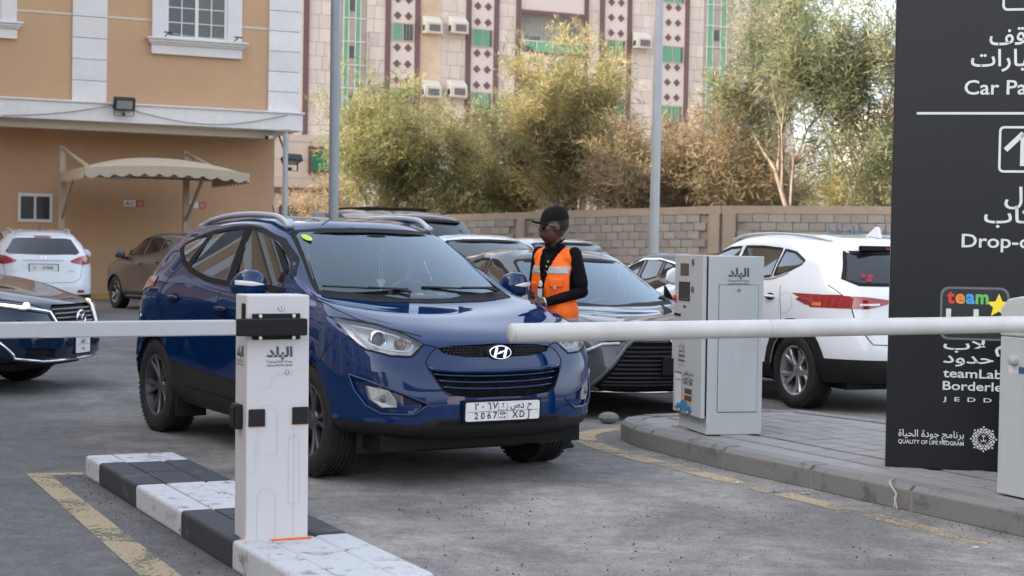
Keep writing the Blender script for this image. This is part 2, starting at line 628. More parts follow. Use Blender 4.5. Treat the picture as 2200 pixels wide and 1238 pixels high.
strip(curve2([(1.00, 10.72), (1.25, 10.2), (1.68, 9.32), (2.10, 8.5), (2.5, 7.72), (2.95, 6.9)]), .14, .004, 'road_marking', YEL2)
# ---- painted island under the left barrier --------------------------------
def painted(name, col, under, amt=0.35, sc=5.0, speck=0.5):
    m, n, b, out = _nodes(name)
    tc = nd(n, 'TexCoord')
    ge = nd(n, 'NewGeometry')
    a = nd(n, 'TexNoise', i_Scale=sc, i_Detail=10.0, i_Roughness=0.72, i_Distortion=0.1)
    L(n, ge.outputs['Position'], a.inputs['Vector'])
    r = nd(n, 'MapRange')
    r.inputs['From Min'].default_value = 0.60 - 0.1 * amt
    r.inputs['From Max'].default_value = 0.70 - 0.1 * amt
    L(n, a.outputs['Fac'], r.inputs['Value'])
    fine = nd(n, 'TexNoise', i_Scale=70.0, i_Detail=5.0)
    L(n, ge.outputs['Position'], fine.inputs['Vector'])
    v = nd(n, 'MixRGB')
    L(n, fine.outputs['Fac'], v.inputs[0])
    v.inputs[1].default_value = c4([x * (1 - .25 * speck) for x in col])
    v.inputs[2].default_value = c4([min(1, x * (1 + .2 * speck)) for x in col])
    mx = nd(n, 'MixRGB')
    mu = nd(n, 'Math', operation='MULTIPLY')
    mu.inputs[1].default_value = min(1, amt * 1.6)
    L(n, r.outputs[0], mu.inputs[0])
    L(n, mu.outputs[0], mx.inputs[0])
    L(n, v.outputs[0], mx.inputs[1])
    mx.inputs[2].default_value = c4(under)
    L(n, mx.outputs[0], b.inputs['Base Color'])
    b.inputs['Roughness'].default_value = 0.7
    bp = nd(n, 'Bump', i_Strength=0.35, i_Distance=0.004)
    L(n, fine.outputs['Fac'], bp.inputs['Height'])
    L(n, bp.outputs[0], b.inputs['Normal'])
    MATS[name] = m
    return m
WPT = painted('kerb_white', (0.50, 0.515, 0.53), (0.20, 0.19, 0.185), 0.62, 10.0, 0.9)
BPT = painted('kerb_black', (0.031, 0.034, 0.041), (0.15, 0.135, 0.13), 0.34, 6.0, 1.6)
CON = painted('kerb_concrete', (0.185, 0.18, 0.172), (0.09, 0.085, 0.08), 0.55, 3.0, 0.8)
CON2 = painted('kerb_concrete_top', (0.24, 0.235, 0.23), (0.16, 0.15, 0.14), 0.5, 3.0, 0.6)
mat('mortar', (0.25, 0.22, 0.19), 0.9, bump=.4, bscale=80)
IA = Vector((-2.575, 9.595, 0))
ID = Vector((.4546, -.8907, 0))
IN = Vector((.8907, .4546, 0))
isl = empty('painted_island', IA + ID * 2 + IN * .27, 0, 'low traffic island painted in black and white bands under the left barrier', 'traffic island')
IW, IH = .545, .132
ic = IA + ID * 2 + IN * .27
def isl_piece(a0, a1, b0, b1, h, m, name, bev):
    mb = MB()
    P = [IA + ID * a + IN * b - ic for a, b in ((a0, b0), (a1, b0), (a1, b1), (a0, b1))]
    mb.prism([p for p in P], (0, 0, h))
    o = fixn(mb.build(name, m, isl, bevel=bev, seg=3))
    return o
bands = [(0, .36, WPT), (.36, 1.255, BPT), (1.255, 2.155, WPT), (2.155, 3.0, BPT), (3.0, 3.97, WPT)]
for i, (a0, a1, m) in enumerate(bands):
    dz = random.uniform(-.003, .003)
    isl_piece(a0 + .004, a1 - .004, 0, .165, IH + dz, m, 'kerbstone', .018)
    isl_piece(a0 + .004, a1 - .004, IW - .165, IW, IH + random.uniform(-.003, .003), m, 'kerbstone', .018)
    k = max(1, round((a1 - a0) / .22))
    for q in range(k):
        x0, x1 = a0 + (a1 - a0) * q / k, a0 + (a1 - a0) * (q + 1) / k
        isl_piece(x0 + .003, x1 - .003, .169, IW - .169, IH - .003 + random.uniform(-.002, .002), m, 'paver', .005)
core = MB().prism([IA + ID * a + IN * b - ic for a, b in ((.01, .01), (3.93, .01), (3.93, IW - .01), (.01, IW - .01))], (0, 0, IH - .014))
fixn(core.build('bedding', MATS['mortar'], isl))
# ---- paved island on the right ---------------------------------------------
edge = [(1.02, 12.45), (.90, 12.28), (.846, 12.03), (.91, 11.66), (1.015, 11.383), (1.415, 10.47), (1.848, 9.66), (2.257, 8.86), (2.66, 8.10), (3.08, 7.28), (3.5, 6.46)]
far = [(2.1, 13.1), (2.40, 13.06), (2.95, 12.35), (4.2, 10.2), (5.1, 8.3), (5.0, 7.0), (4.4, 6.3)]
outl = edge + list(reversed(far))
risl = empty('paved_island', (2.4, 10, 0), 0, 'raised grey island paved with small tiles under the ticket machine and the dark sign', 'traffic island')
rc = Vector((2.4, 10, 0))
KH = .15
def inset(poly, d):
    n = len(poly)
    out = []
    for i in range(n):
        p0, p1, p2 = Vector(poly[i - 1]), Vector(poly[i]), Vector(poly[(i + 1) % n])
        a, b = (p1 - p0).normalized(), (p2 - p1).normalized()
        n1, n2 = Vector((-a.y, a.x)), Vector((-b.y, b.x))
        nn = (n1 + n2).normalized()
        k = d / max(.3, nn.dot(n1))
        out.append(p1 + nn * k)
    return out
ar = sum(outl[i][0] * outl[(i + 1) % len(outl)][1] - outl[(i + 1) % len(outl)][0] * outl[i][1] for i in range(len(outl)))
sgn = 1 if ar > 0 else -1
inn = inset(outl, sgn * .155)
inn0 = inset(outl, sgn * .025)
n_o = len(outl)
def sub(a, b, t):
    return Vector(a).lerp(Vector(b), t)
for i in range(n_o):
    a, b, c_, d_ = Vector(outl[i]), Vector(outl[(i + 1) % n_o]), inn[(i + 1) % n_o], inn[i]
    a2, b2 = inn0[i], inn0[(i + 1) % n_o]
    g0 = .013 / max(.05, (b - a).length)
    pa, pb, pc, pd = sub(a, b, g0), sub(a, b, 1 - g0), sub(d_, c_, 1 - g0), sub(d_, c_, g0)
    p2a, p2b = sub(a2, b2, g0), sub(a2, b2, 1 - g0)
    h = KH + random.uniform(-.004, .004)
    mb = MB()
    v = [(pa, 0), (pb, 0), (pc, 0), (pd, 0), (pa, h - .03), (pb, h - .03), (p2a, h), (p2b, h), (pc, h), (pd, h)]
    mb.add([(p.x - rc.x, p.y - rc.y, z) for p, z in v], [(0, 1, 5, 4), (4, 5, 7, 6), (6, 7, 8, 9), (2, 3, 9, 8), (1, 2, 8, 7, 5), (3, 0, 4, 6, 9), (3, 2, 1, 0)])
    fixn(mb.build('kerbstone', CON, risl, bevel=.006))
base = MB().prism([(p.x - rc.x, p.y - rc.y, 0) for p in inn], (0, 0, KH - .012))
fixn(base.build('island_slab', CON2, risl))
jo = MB().prism([((p.x) - rc.x, (p.y) - rc.y, 0) for p in inset(outl, sgn * .008)], (0, 0, KH - .035))
fixn(jo.build('joint_mortar', MATS['mortar'], risl))
def inside(p, poly):
    r = False
    n = len(poly)
    for i in range(n):
        a, b = poly[i], poly[(i + 1) % n]
        if (a[1] > p[1]) != (b[1] > p[1]) and p[0] < (b[0] - a[0]) * (p[1] - a[1]) / (b[1] - a[1]) + a[0]:
            r = not r
    return r
mat('paver_stone', (0.235, 0.225, 0.215), 0.75, var=.16, scale=9, rnd=.10, bump=.25, bscale=90, col2=(.20, .185, .17), c2amt=.6, c2scale=2.2)
jsand = MB()
pv = MB().box((0, 0, -.02), (.187, .187, .04)).mesh('paver', MATS['paver_stone'])
pvb = MB().box((0, 0, -.02), (.392, .192, .04)).mesh('paver', MATS['paver_stone'])
inn2 = [(p.x, p.y) for p in inset(outl, sgn * .20)]
du, dv = Vector((.4546, -.8907)), Vector((.8907, .4546))
o0 = Vector((.95, 12.4))
cnt = 0
for i in range(-14, 40):
    for j in range(-2, 22):
        c = o0 + du * (i * .2 + .1) + dv * (j * .2 + .1)
        if j < 1:
            continue
        pts = [c + du * a + dv * b for a, b in ((.1, .1), (.1, -.1), (-.1, .1), (-.1, -.1))]
        if all(inside(p, inn2) for p in pts) and c.x / max(1, c.y) < .345 and cnt < 300:
            jsand.poly([(p.x - rc.x, p.y - rc.y, KH - .0095) for p in (pts[0], pts[1], pts[3], pts[2])])
            o = link('paver', pv, risl, bevel=.006, seg=1)
            o.location = (c.x - rc.x, c.y - rc.y, KH - .002 + random.uniform(-.0025, .0025))
            o.rotation_euler = (random.uniform(-.008, .008), random.uniform(-.008, .008), math.atan2(du.y, du.x) + random.uniform(-.008, .008))
            cnt += 1
jsand.build('joint_sand', mat('joint_dark', (.10, .09, .08), .95), risl)
for k in range(12):     # the larger slabs behind the kerb
    c = o0 + du * (.9 + k * .404) + dv * .02
    pts = [c + du * a + dv * b for a, b in ((.2, .1), (.2, -.1), (-.2, .1), (-.2, -.1))]
    if all(inside(p, [(q.x, q.y) for q in inset(outl, sgn * .16)]) for p in pts):
        o = link('border_slab', pvb, risl, bevel=.006, seg=1)
        o.location = (c.x - rc.x, c.y - rc.y, KH - .002)
        o.rotation_euler = (0, 0, math.atan2(du.y, du.x))
# ---- block wall at the back of the lot -------------------------------------
mat('block_stone', (0.205, 0.188, 0.170), 0.9, var=.22, scale=5, rnd=.14, bump=.6, bscale=40, col2=(.20, .17, .14), c2amt=.5, c2scale=1.2)
mat('block_stone_lower', (0.20, 0.165, 0.135), 0.9, var=.22, scale=5, rnd=.14, bump=.6, bscale=40, col2=(.17, .15, .13), c2amt=.5, c2scale=1.2)
mat('wall_mortar', (0.165, 0.132, 0.105), 0.95, bump=.5, bscale=50, col2=(.21, .17, .135), c2amt=.5, c2scale=2)
mat('wall_cap', (0.24, 0.19, 0.145), 0.9, bump=.4, bscale=40, col2=(.17, .135, .105), c2amt=.6, c2scale=2)
mat('graffiti_blue', (0.03, 0.16, 0.30), 0.8, var=.3)
wall = empty('block_wall', (5, 38, 0), 0, 'long wall of tan concrete blocks with pillars below the trees', 'wall')
blk = MB().box((0, 0, 0), (.385, .05, .185)).mesh('block', MATS['block_stone'])
nblk = 0
far_b = MB()
def wall_seg(p0, p1, h0, h1, want, pillars):
    global nblk
    a, b = Vector((*p0, 0)), Vector((*p1, 0))
    t = (b - a).normalized()
    nn = Vector((t.y, -t.x, 0))
    if nn.y > 0:
        nn = -nn
    ln = (b - a).length
    rz = math.atan2(t.y, t.x)
    o0 = Vector((5, 38, 0))
    mb = MB()
    mb.add([a - o0, b - o0, b - nn * .2 - o0, a - nn * .2 - o0] + [a + UP * (h0 - .19) - o0, b + UP * (h1 - .19) - o0, b - nn * .2 + UP * (h1 - .19) - o0, a - nn * .2 + UP * (h0 - .19) - o0], [(0, 1, 5, 4), (1, 2, 6, 5), (2, 3, 7, 6), (3, 0, 4, 7), (4, 5, 6, 7)])
    fixn(mb.build('wall_core', MATS['wall_mortar'], wall))
    mb = MB()
    q = nn * .04
    mb.add([a + q + UP * (h0 - .19) - o0, b + q + UP * (h1 - .19) - o0, b - nn * .24 + UP * (h1 - .19) - o0, a - nn * .24 + UP * (h0 - .19) - o0, a + q + UP * h0 - o0, b + q + UP * h1 - o0, b - nn * .24 + UP * h1 - o0, a - nn * .24 + UP * h0 - o0], [(3, 2, 1, 0), (4, 5, 6, 7), (0, 1, 5, 4), (1, 2, 6, 5), (2, 3, 7, 6), (3, 0, 4, 7)])
    fixn(mb.build('wall_cap', MATS['wall_cap'], wall))
    for s_ in pillars:
        mb = MB().box(a + t * s_ + nn * .03 - o0 + UP * (h0 + (h1 - h0) * s_ / ln) * .5 - UP * .095, (.34, .10, (h0 + (h1 - h0) * s_ / ln) - .19), rz=rz)
        mb.build('wall_pillar', MATS['wall_cap'], wall, bevel=.01)
    row = 0
    z = .0
    while True:
        for k in range(int(ln / .4) + 1):
            s_ = k * .4 + (.2 if row % 2 else 0) + .2
            if s_ > ln - .2:
                continue
            top = h0 + (h1 - h0) * s_ / ln - .19
            zz = top - .1 - row * .2
            if zz < .05 or any(abs(s_ - p) < .36 for p in pillars):
                continue
            p = a + t * s_ + nn * .008
            if want(p, zz) and nblk < 300:
                o = link('block', blk, wall)
                o.location = p - o0 + UP * zz
                o.rotation_euler = (0, random.uniform(-.006, .006), rz + random.uniform(-.02, .02))
                nblk += 1
            else:
                far_b.box(p - o0 + UP * zz, (.385, .05, .185), rz=rz)
        row += 1
        if row > 12:
            break
def vis(p, z):
    u = 1100 + 3400 * p.x / p.y
    v = 536 - (z - 1.43) / p.y * 3400 + (u - 1100) * .0188
    if u < 1150:
        return 960 < u < 1160 and v < 545
    if u < 1420:
        return 1210 < u and v < 585
    return u < 1915 and v < (560 if u < 1580 else 525)
wall_seg((-2.6, 46.6), (5, 38), 2.38, 2.57, vis, (4.3, 11.3))
wall_seg((5, 38), (13.5, 33.0), 2.57, 2.57, vis, (.22, 6.9))
wb = far_b.build('block_rest', MATS['block_stone_lower'], wall)
wb['kind'] = 'stuff'
gr = MB()
for k in range(14):
    s_ = 2.75 + k * .11
    p = Vector((5, 38, 0)) + Vector((.862, -.507, 0)) * s_ + Vector((-.507, -.862, 0)) * .04
    a = random.uniform(-.6, .6)
    gr.tube([p - Vector((5, 38, 0)) + UP * 1.86, p - Vector((5, 38, 0)) + UP * (1.86 + random.uniform(.08, .30)) + Vector((a * .1, -a * .06, 0))], .014, 5)
    gr.tube([p - Vector((5, 38, 0)) + UP * 1.88, p - Vector((5, 38, 0)) + UP * (1.86 + random.uniform(-.04, .04)) + Vector((.862, -.507, 0)) * .11], .014, 5)
gr.build('graffiti', MATS['graffiti_blue'], wall)
# ================================================================== BUILDINGS
mat('tan_render', (0.55, 0.35, 0.205), 0.85, var=.06, scale=3, bump=.2, bscale=60, col2=(.485, .315, .188), c2amt=.6, c2scale=.6)
mat('white_stone', (0.74, 0.725, 0.71), 0.7, var=.10, scale=8, rnd=.04, bump=.15, bscale=60, col2=(.62, .56, .51), c2amt=.35, c2scale=1.8)
mat('cream_trim', (0.62, 0.56, 0.48), 0.7, var=.06)
mat('soffit', (0.40, 0.33, 0.27), 0.8, var=.08)
mat('pvc_white', (0.70, 0.70, 0.70), 0.4, var=.04)
mat('curtain_beige', (0.50, 0.44, 0.38), 0.9, var=.08)
mat('mesh_grey', (0.32, 0.30, 0.285), 0.8, var=.1)
mat('room_dark', (0.03, 0.03, 0.03), 0.9)
glass_mat('house_glass', (0.75, 0.75, 0.74), 0.9, 0.02)
TO = Vector((-9.69, 40.37, 0))
def TB(s, t, z):
    return TO + E1 * s + E2 * t + UP * z
tan = empty('tan_building', TB(0, 0, 0), 0, 'tan rendered house with white stone pilasters and a white cornice band', 'building')
def tl(s, t, z):
    return E1 * s + E2 * t + UP * z
def tbox(s0, s1, t0, t1, z0, z1, name, m, parent=None, bevel=0, mb=None):
    x = mb or MB()
    x.box(tl((s0 + s1) / 2, (t0 + t1) / 2, (z0 + z1) / 2), (abs(s1 - s0), abs(t1 - t0), abs(z1 - z0)), rz=A24)
    if mb:
        return mb
    return x.build(name, m, parent or tan, bevel=bevel)
TH = 9.6
tbox(-7, 3.67, 0, 3, 0, 4.28, 'lower_wall', MATS['tan_render'])
tbox(-7, 3.64, -2.2, 3, 4.74, TH, 'upper_wall', MATS['tan_render'])
tbox(-7, 3.72, -2.42, 3, 4.28, 4.70, 'cornice', MATS['white_stone'], bevel=.01)
tbox(-7, 3.76, -2.47, 3, 4.70, 4.745, 'cornice_moulding', MATS['white_stone'], bevel=.01)
tbox(-7, 3.2, -1.9, -1.45, 4.10, 4.277, 'soffit_beam', MATS['cream_trim'])
for s_ in (-5, -3.0, 1.9):
    tbox(s_ - .25, s_ + .25, -2.2, -2.0, 4.262, 4.278, 'soffit_light', MATS['pvc_white'])
tbox(-7, 3.75, -2.5, 3, TH, TH + .3, 'roof_band', MATS['white_stone'])
for s0, s1 in ((-6.2, -5.4), (-1.89, -1.08), (2.87, 3.67)):
    z = 4.745
    while z < TH - .05:
        z1 = min(TH, z + .503)
        tbox(s0, s1, -2.26, -1.9, z + .006, z1 - .006, 'stone_block', MATS['white_stone'], bevel=.008)
        z += .503
for s0, s1 in ((-5.4, -3.2), (-3.18, -1.89), (-1.08, -.03), (2.19, 2.87)):
    tbox(s0, s1, -2.215, -2.19, 6.77, 6.815, 'groove_strip', MATS['cream_trim'])
def twin(s0, s1, z0, z1):
    """window with stone surround, moulded sill, sliding sashes"""
    f0, f1 = s0 - .33, s1 + .36
    w_ = MB()
    for a, b in ((f0, s0), (s1, f1)):
        tbox(a, b, -2.30, -2.0, z0 - .10, z1 + .3, '', None, mb=w_)
    tbox(s0 + .001, s1 - .001, -2.299, -2.0, z1, z1 + .299, '', None, mb=w_)
    sur = w_.build('window_surround', MATS['white_stone'], tan, bevel=.012)
    si = MB()
    tbox(f0 - .13, f1 + .13, -2.46, -2.1, z0 - .15, z0 - .101, '', None, mb=si)
    tbox(f0 - .09, f1 + .09, -2.41, -2.1, z0 - .21, z0 - .151, '', None, mb=si)
    tbox(f0 - .05, f1 + .05, -2.36, -2.1, z0 - .26, z0 - .211, '', None, mb=si)
    tbox(f0 - .01, f1 + .01, -2.31, -2.1, z0 - .49, z0 - .261, '', None, mb=si)
    si.build('window_sill', MATS['white_stone'], sur, bevel=.008)
    tbox(s0, s1, -2.201, -2.195, z0 - .1, z1, 'reveal', MATS['room_dark'], sur)
    mid = (s0 + s1) / 2
    fr = MB()
    for a, b in ((s0, s0 + .07), (s1 - .07, s1), (mid - .04, mid + .04)):
        tbox(a, b, -2.26, -2.21, z0 - .1, z1, '', None, mb=fr)
    for a, b in ((s0 + .0701, mid - .0401), (mid + .0401, s1 - .0701)):
        tbox(a, b, -2.258, -2.212, z0 - .1, z0 - .03, '', None, mb=fr)
        tbox(a, b, -2.258, -2.212, z1 - .06, z1 - .001, '', None, mb=fr)
    fr.build('window_frame', MATS['pvc_white'], sur)
    for h, (a, b, m) in enumerate(((s0 + .07, mid - .04, 'mesh_grey'), (mid + .04, s1 - .07, 'curtain_beige'))):
        tbox(a, b, -2.207, -2.203, z0 - .03, z1 - .06, 'curtain', MATS[m], sur)
        tbox(a, b, -2.232, -2.228, z0 - .03, z1 - .06, 'pane', MATS['house_glass'], sur)
        bars = MB()
        c_ = (a + b) / 2
        tbox(c_ - .012, c_ + .012, -2.25, -2.233, z0 - .03, z1 - .06, '', None, mb=bars)
        z = z0 + .30
        while z < z1 - .1:
            tbox(a, c_ - .0121, -2.249, -2.234, z - .011, z + .011, '', None, mb=bars)
            tbox(c_ + .0121, b, -2.249, -2.234, z - .011, z + .011, '', None, mb=bars)
            z += .36
        bars.build('glazing_bar', MATS['pvc_white'], sur)
twin(.30, 1.81, 6.48, 8.7)
twin(-5.05, -3.52, 6.60, 8.7)
# clothes-line brackets on the sill
for s_ in (.28, 1.98):
    mb = MB().tube([tl(s_, -2.35, 6.42), tl(s_, -2.75, 6.46)], .016, 6)
    mb.tube([tl(s_ - .10, -2.70, 6.47), tl(s_ + .10, -2.72, 6.46)], .018, 6)
    mb.build('line_bracket', mat('dark_metal', (.05, .048, .046), .6, .3), tan)
mb = MB().tube([tl(.28 + 1.7 * k / 8, -2.7, 6.46 - .06 * math.sin(math.pi * k / 8)) for k in range(9)], .006, 5)
mb.build('clothes_line', MATS['pvc_white'], tan)
# ground floor: small window, bay signs
sw = MB()
tbox(-2.83, -2.00, -.04, -.002, 1.88, 2.60, '', None, mb=sw)
o = sw.build('window_frame', MATS['pvc_white'], tan, bevel=.006)
for a, b in ((-2.76, -2.45), (-2.39, -2.07)):
    tbox(a, b, -.05, -.041, 1.96, 2.52, 'pane', mat('pane_dark', (.045, .045, .05), .12, var=.3), o)
def bay_sign(s0, txt):
    p = empty('bay_sign', TB(s0 + .22, -.02, 2.42), 0, None, None)
    mb = MB().box((0, 0, 0), (.30, .02, .16), rz=A24)
    mb.build('sign_plate', MATS['pvc_white'], p)
    mb = MB().box(E1 * .25, (.19, .02, .16), rz=A24)
    r = mb.build('red_panel', mat('sign_red', (.50, .05, .06), .5), p)
    mb = MB()
    put_text(mb, txt, .13, -E1 * .10 - E2 * .012 - UP * .045, E1, UP, bold=.02)
    mb.build('lettering', MATS['ink2'], p)
    mb = MB()
    for k in range(3):
        mb.box(E1 * .25 - E2 * .0115 + UP * (.04 - .04 * k), (.13, .002, .012), rz=A24)
    mb.build('print_line', MATS['pvc_white'], p)
    return p
mat('ink2', (.012, .012, .014), .5)
tag(bay_sign(-.31, 'A-1'), 'white and red bay sign on the tan wall above the grey parked SUV', 'sign', 'bay signs on the tan wall')
tag(bay_sign(1.30, 'A'), 'white and red bay sign half hidden by the right carport post', 'sign', 'bay signs on the tan wall')
tag(bay_sign(-3.86, 'A-2'), 'red and white bay sign at the left edge of the tan wall', 'sign', 'bay signs on the tan wall')
# floodlight on the cornice with its cable
def floodlight(loc, rz, label, down=0.35):
    p = empty('floodlight', loc, rz, label, 'floodlight', 'floodlights on the tan house')
    M = Matrix.Rotation(down, 3, 'X')
    mb = MB().box((0, 0, .05), (.50, .18, .30), M=M)
    b = mb.build('housing', mat('flood_black', (.03, .035, .04), .5, .3), p, bevel=.02)
    for k in range(9):
        mb = MB().box(M @ Vector((-.18 + .045 * k, .10, .05)) + Vector((0, 0, 0)), (.012, .06, .22), M=M)
        mb.build('cooling_fin', MATS['flood_black'], b)
    mb = MB().box(M @ Vector((0, -.085, .0)) + Vector((0, 0, .05)), (.37, .012, .20), M=M)
    mb.build('lens', mat('flood_lens', (.25, .26, .27), .2, var=.2), p)
    mb = MB()
    for sx in (-1, 1):
        mb.box((sx * .225, .02, -.08), (.012, .04, .30))
    mb.box((0, .02, -.236), (.44, .05, .014))
    mb.box((0, .06, -.19), (.06, .08, .08))
    mb.build('bracket', MATS['flood_black'], p)
    return p
floodlight(TB(-.73, -2.62, 4.66), A24, 'black floodlight on the white cornice left of the carport arch')
mb = MB().tube([TB(-3.5 + 2.7 * k / 14, -2.5, 4.30 + .42 * (k / 14) - .08 * math.sin(math.pi * k / 14)) for k in range(15)], .012, 5)
mb.tube([TB(-.6 + 3.9 * k / 16, -2.5, 4.60 + .06 * (k / 16) - .30 * math.sin(math.pi * k / 16)) for k in range(17)], .012, 5)
tag(mb.build('power_cable', mat('cable_grey', (.22, .20, .19), .7)), 'thin grey cable sagging along the white cornice band', 'cable')
fl2 = floodlight(TB(3.60, -1.9, 3.55), A24 + .5, 'dark floodlight hanging under the right corner of the cornice', 1.15)
mb = MB().tube([(0, .05, -.05), (-.15, .1, .25), (-.35, .12, .62)], .022, 6)
mb.build('arm', MATS['flood_black'], fl2)
cc = empty('security_camera', TB(3.1, -2.0, 4.15), A24 - .9, 'white bullet camera under the right end of the cornice', 'camera')
MB().tube([(0, 0, 0), (0, -.28, -.05)], .055, 12).build('camera_body', MATS['pvc_white'], cc, smooth=True, bevel=0)
MB().tube([(0, -.275, -.049), (0, -.32, -.057)], .045, 12).build('camera_lens', MATS['flood_black'], cc)
MB().tube([(0, -.05, 0), (0, .02, .12)], .018, 8).build('camera_mount', MATS['pvc_white'], cc)
# carport
mat('canopy_cloth', (0.44, 0.37, 0.28), 0.85, var=.08, scale=4, bump=.1, bscale=30)
mat('cream_steel', (0.46, 0.385, 0.30), 0.6, var=.08, col2=(.28, .2, .14), c2amt=.3, c2scale=3)
cp = empty('carport', TB(0, -2.5, 0), 0, 'cream cloth carport with an arched roof and scalloped edges beside the tan house', 'carport')
cpo = TB(0, -2.5, 0)
def cl(s, t, z):
    return E1 * s + E2 * (t + 2.5) + UP * z
S0, S1, T0, T1 = -2.0, 1.72, -5.0, -1.2
N, Mm = 24, 10
mb = MB()
def cz(s, t):
    u = (s - (S0 + S1) / 2) / ((S1 - S0) / 2)
    v = (t - T0) / (T1 - T0)
    return 3.06 + .36 * max(0, 1 - abs(u) ** 2.2) * (1 - .45 * (2 * v - 1) ** 2) - .0 * v
vs_ = [cl(S0 + (S1 - S0) * i / N, T0 + (T1 - T0) * j / Mm, cz(S0 + (S1 - S0) * i / N, T0 + (T1 - T0) * j / Mm) if 0 < j < Mm else 3.06 + .10 * (1 - abs(2 * i / N - 1) ** 2)) for j in range(Mm + 1) for i in range(N + 1)]
mb.add(vs_, [(j * (N + 1) + i, j * (N + 1) + i + 1, (j + 1) * (N + 1) + i + 1, (j + 1) * (N + 1) + i) for j in range(Mm) for i in range(N)])
cloth = mb.build('canopy', MATS['canopy_cloth'], cp, smooth=True)
def valance(pts, name, scal=.33):
    mb = MB()
    vs_ = []
    ln = 0
    for i, p in enumerate(pts):
        if i:
            ln += (Vector(p) - Vector(pts[i - 1])).length
        d = .17 + .075 * abs(math.sin(math.pi * ln / scal))
        vs_ += [Vector(p), Vector(p) - UP * d]
    mb.add(vs_, [(2 * i, 2 * i + 1, 2 * i + 3, 2 * i + 2) for i in range(len(pts) - 1)])
    return mb.build(name, MATS['canopy_cloth'], cloth)
valance([cl(S0 + (S1 - S0) * i / 80, T0 - .01, 3.06 + .10 * (1 - abs(2 * i / 80 - 1) ** 2)) for i in range(81)], 'valance')
valance([cl(S0 - .01, T0 + (T1 - T0) * i / 80, 3.06) for i in range(81)], 'valance')
valance([cl(S1 + .01, T0 + (T1 - T0) * i / 80, 3.06) for i in range(81)], 'valance')
for s_ in (-1.96, 1.05):
    MB().box(cl(s_, -1.35, 1.86), (.14, .14, 3.72), rz=A24).build('post', MATS['cream_steel'], cp)
    MB().tube([cl(s_, -1.4, 3.66), cl(s_ + .12, T0 + .5, 3.10)], .045, 8).build('stay', MATS['cream_steel'], cp)
    MB().tube([cl(s_, -1.4, 2.0), cl(s_, -3.2, 3.0)], .045, 8).build('brace', MATS['cream_steel'], cp)
for t_ in (T0 + .05, T0 + 1.9, T1 - .1):
    MB().tube([cl(S0, t_, 3.03), cl(S1, t_, 3.03)], .035, 6).build('purlin', MATS['cream_steel'], cp)
MB().box(cl(-.9, -3.0, 2.93), (.5, .12, .05), rz=A24).build('tube_light', MATS['pvc_white'], cp)
yk = MB().box(TB(-1.5, -.5, .05), (11, .16, .12), rz=A24)
tag(yk.build('kerb', mat('kerb_yellow', (.42, .28, .06), .8, var=.3)), kind='structure')
# ---------------- neighbouring tan block to the left, outside the picture: it shades the lot and shows in the car's flank
nb = empty('neighbour_building', (-20, 11.25, 0), 0, 'tall tan block with white pilasters closing the lot on the left', 'building')
MB().box((0, 0, 9), (12, 46.5, 18)).build('wall', MATS['tan_render'], nb)
for k in range(9):
    MB().box((6.06, -19 + k * 4.75, 9), (.12, .8, 17.9)).build('pilaster', MATS['white_stone'], nb)
for z in (4.4, 8.2, 12.0, 15.8):
    MB().box((6.10, 0, z), (.22, 42, .42)).build('string_course', MATS['white_stone'], nb)
for k in range(8):
    for z in (2.4, 6.3, 10.1, 13.9):
        f = MB().box((6.03, -16.6 + k * 4.75, z), (.1, 1.9, 1.9)).build('window_frame', MATS['white_stone'], nb)
        MB().box((6.09, -16.6 + k * 4.75, z), (.04, 1.4, 1.5)).build('pane', MATS['pane_dark'], f)
# ---------------- apartment block ---------------------------------------------
KA = 1.2
AO = Vector((-1.99 * KA, 64 * KA, 0))
apt = empty('apartment_block', AO, 0, 'pale stone apartment block with brown trim, green windows and diamond tiles', 'building')
mat('apt_stone', (0.52, 0.455, 0.405), 0.8, var=.10, scale=2.5, rnd=.09, bump=.15, bscale=20, col2=(.50, .41, .34), c2amt=.45, c2scale=.8)
mat('apt_joint', (0.44, 0.36, 0.30), 0.9, var=.1)
mat('apt_brown', (0.115, 0.058, 0.058), 0.6, var=.15, scale=4, rnd=.08)
mat('apt_blotched', (0.56, 0.42, 0.31), 0.85, var=.12, scale=1.5, col2=(.34, .23, .15), c2amt=.5, c2scale=.9)
mat('green_glass', (0.09, 0.31, 0.18), 0.25, var=.25, scale=1.5)
mat('green_dark', (0.02, 0.17, 0.10), 0.3, var=.4, scale=2)
mat('ac_white', (0.47, 0.44, 0.39), 0.6, var=.1, col2=(.4, .33, .25), c2amt=.3)
mat('white_bar', (0.62, 0.60, 0.56), 0.6)
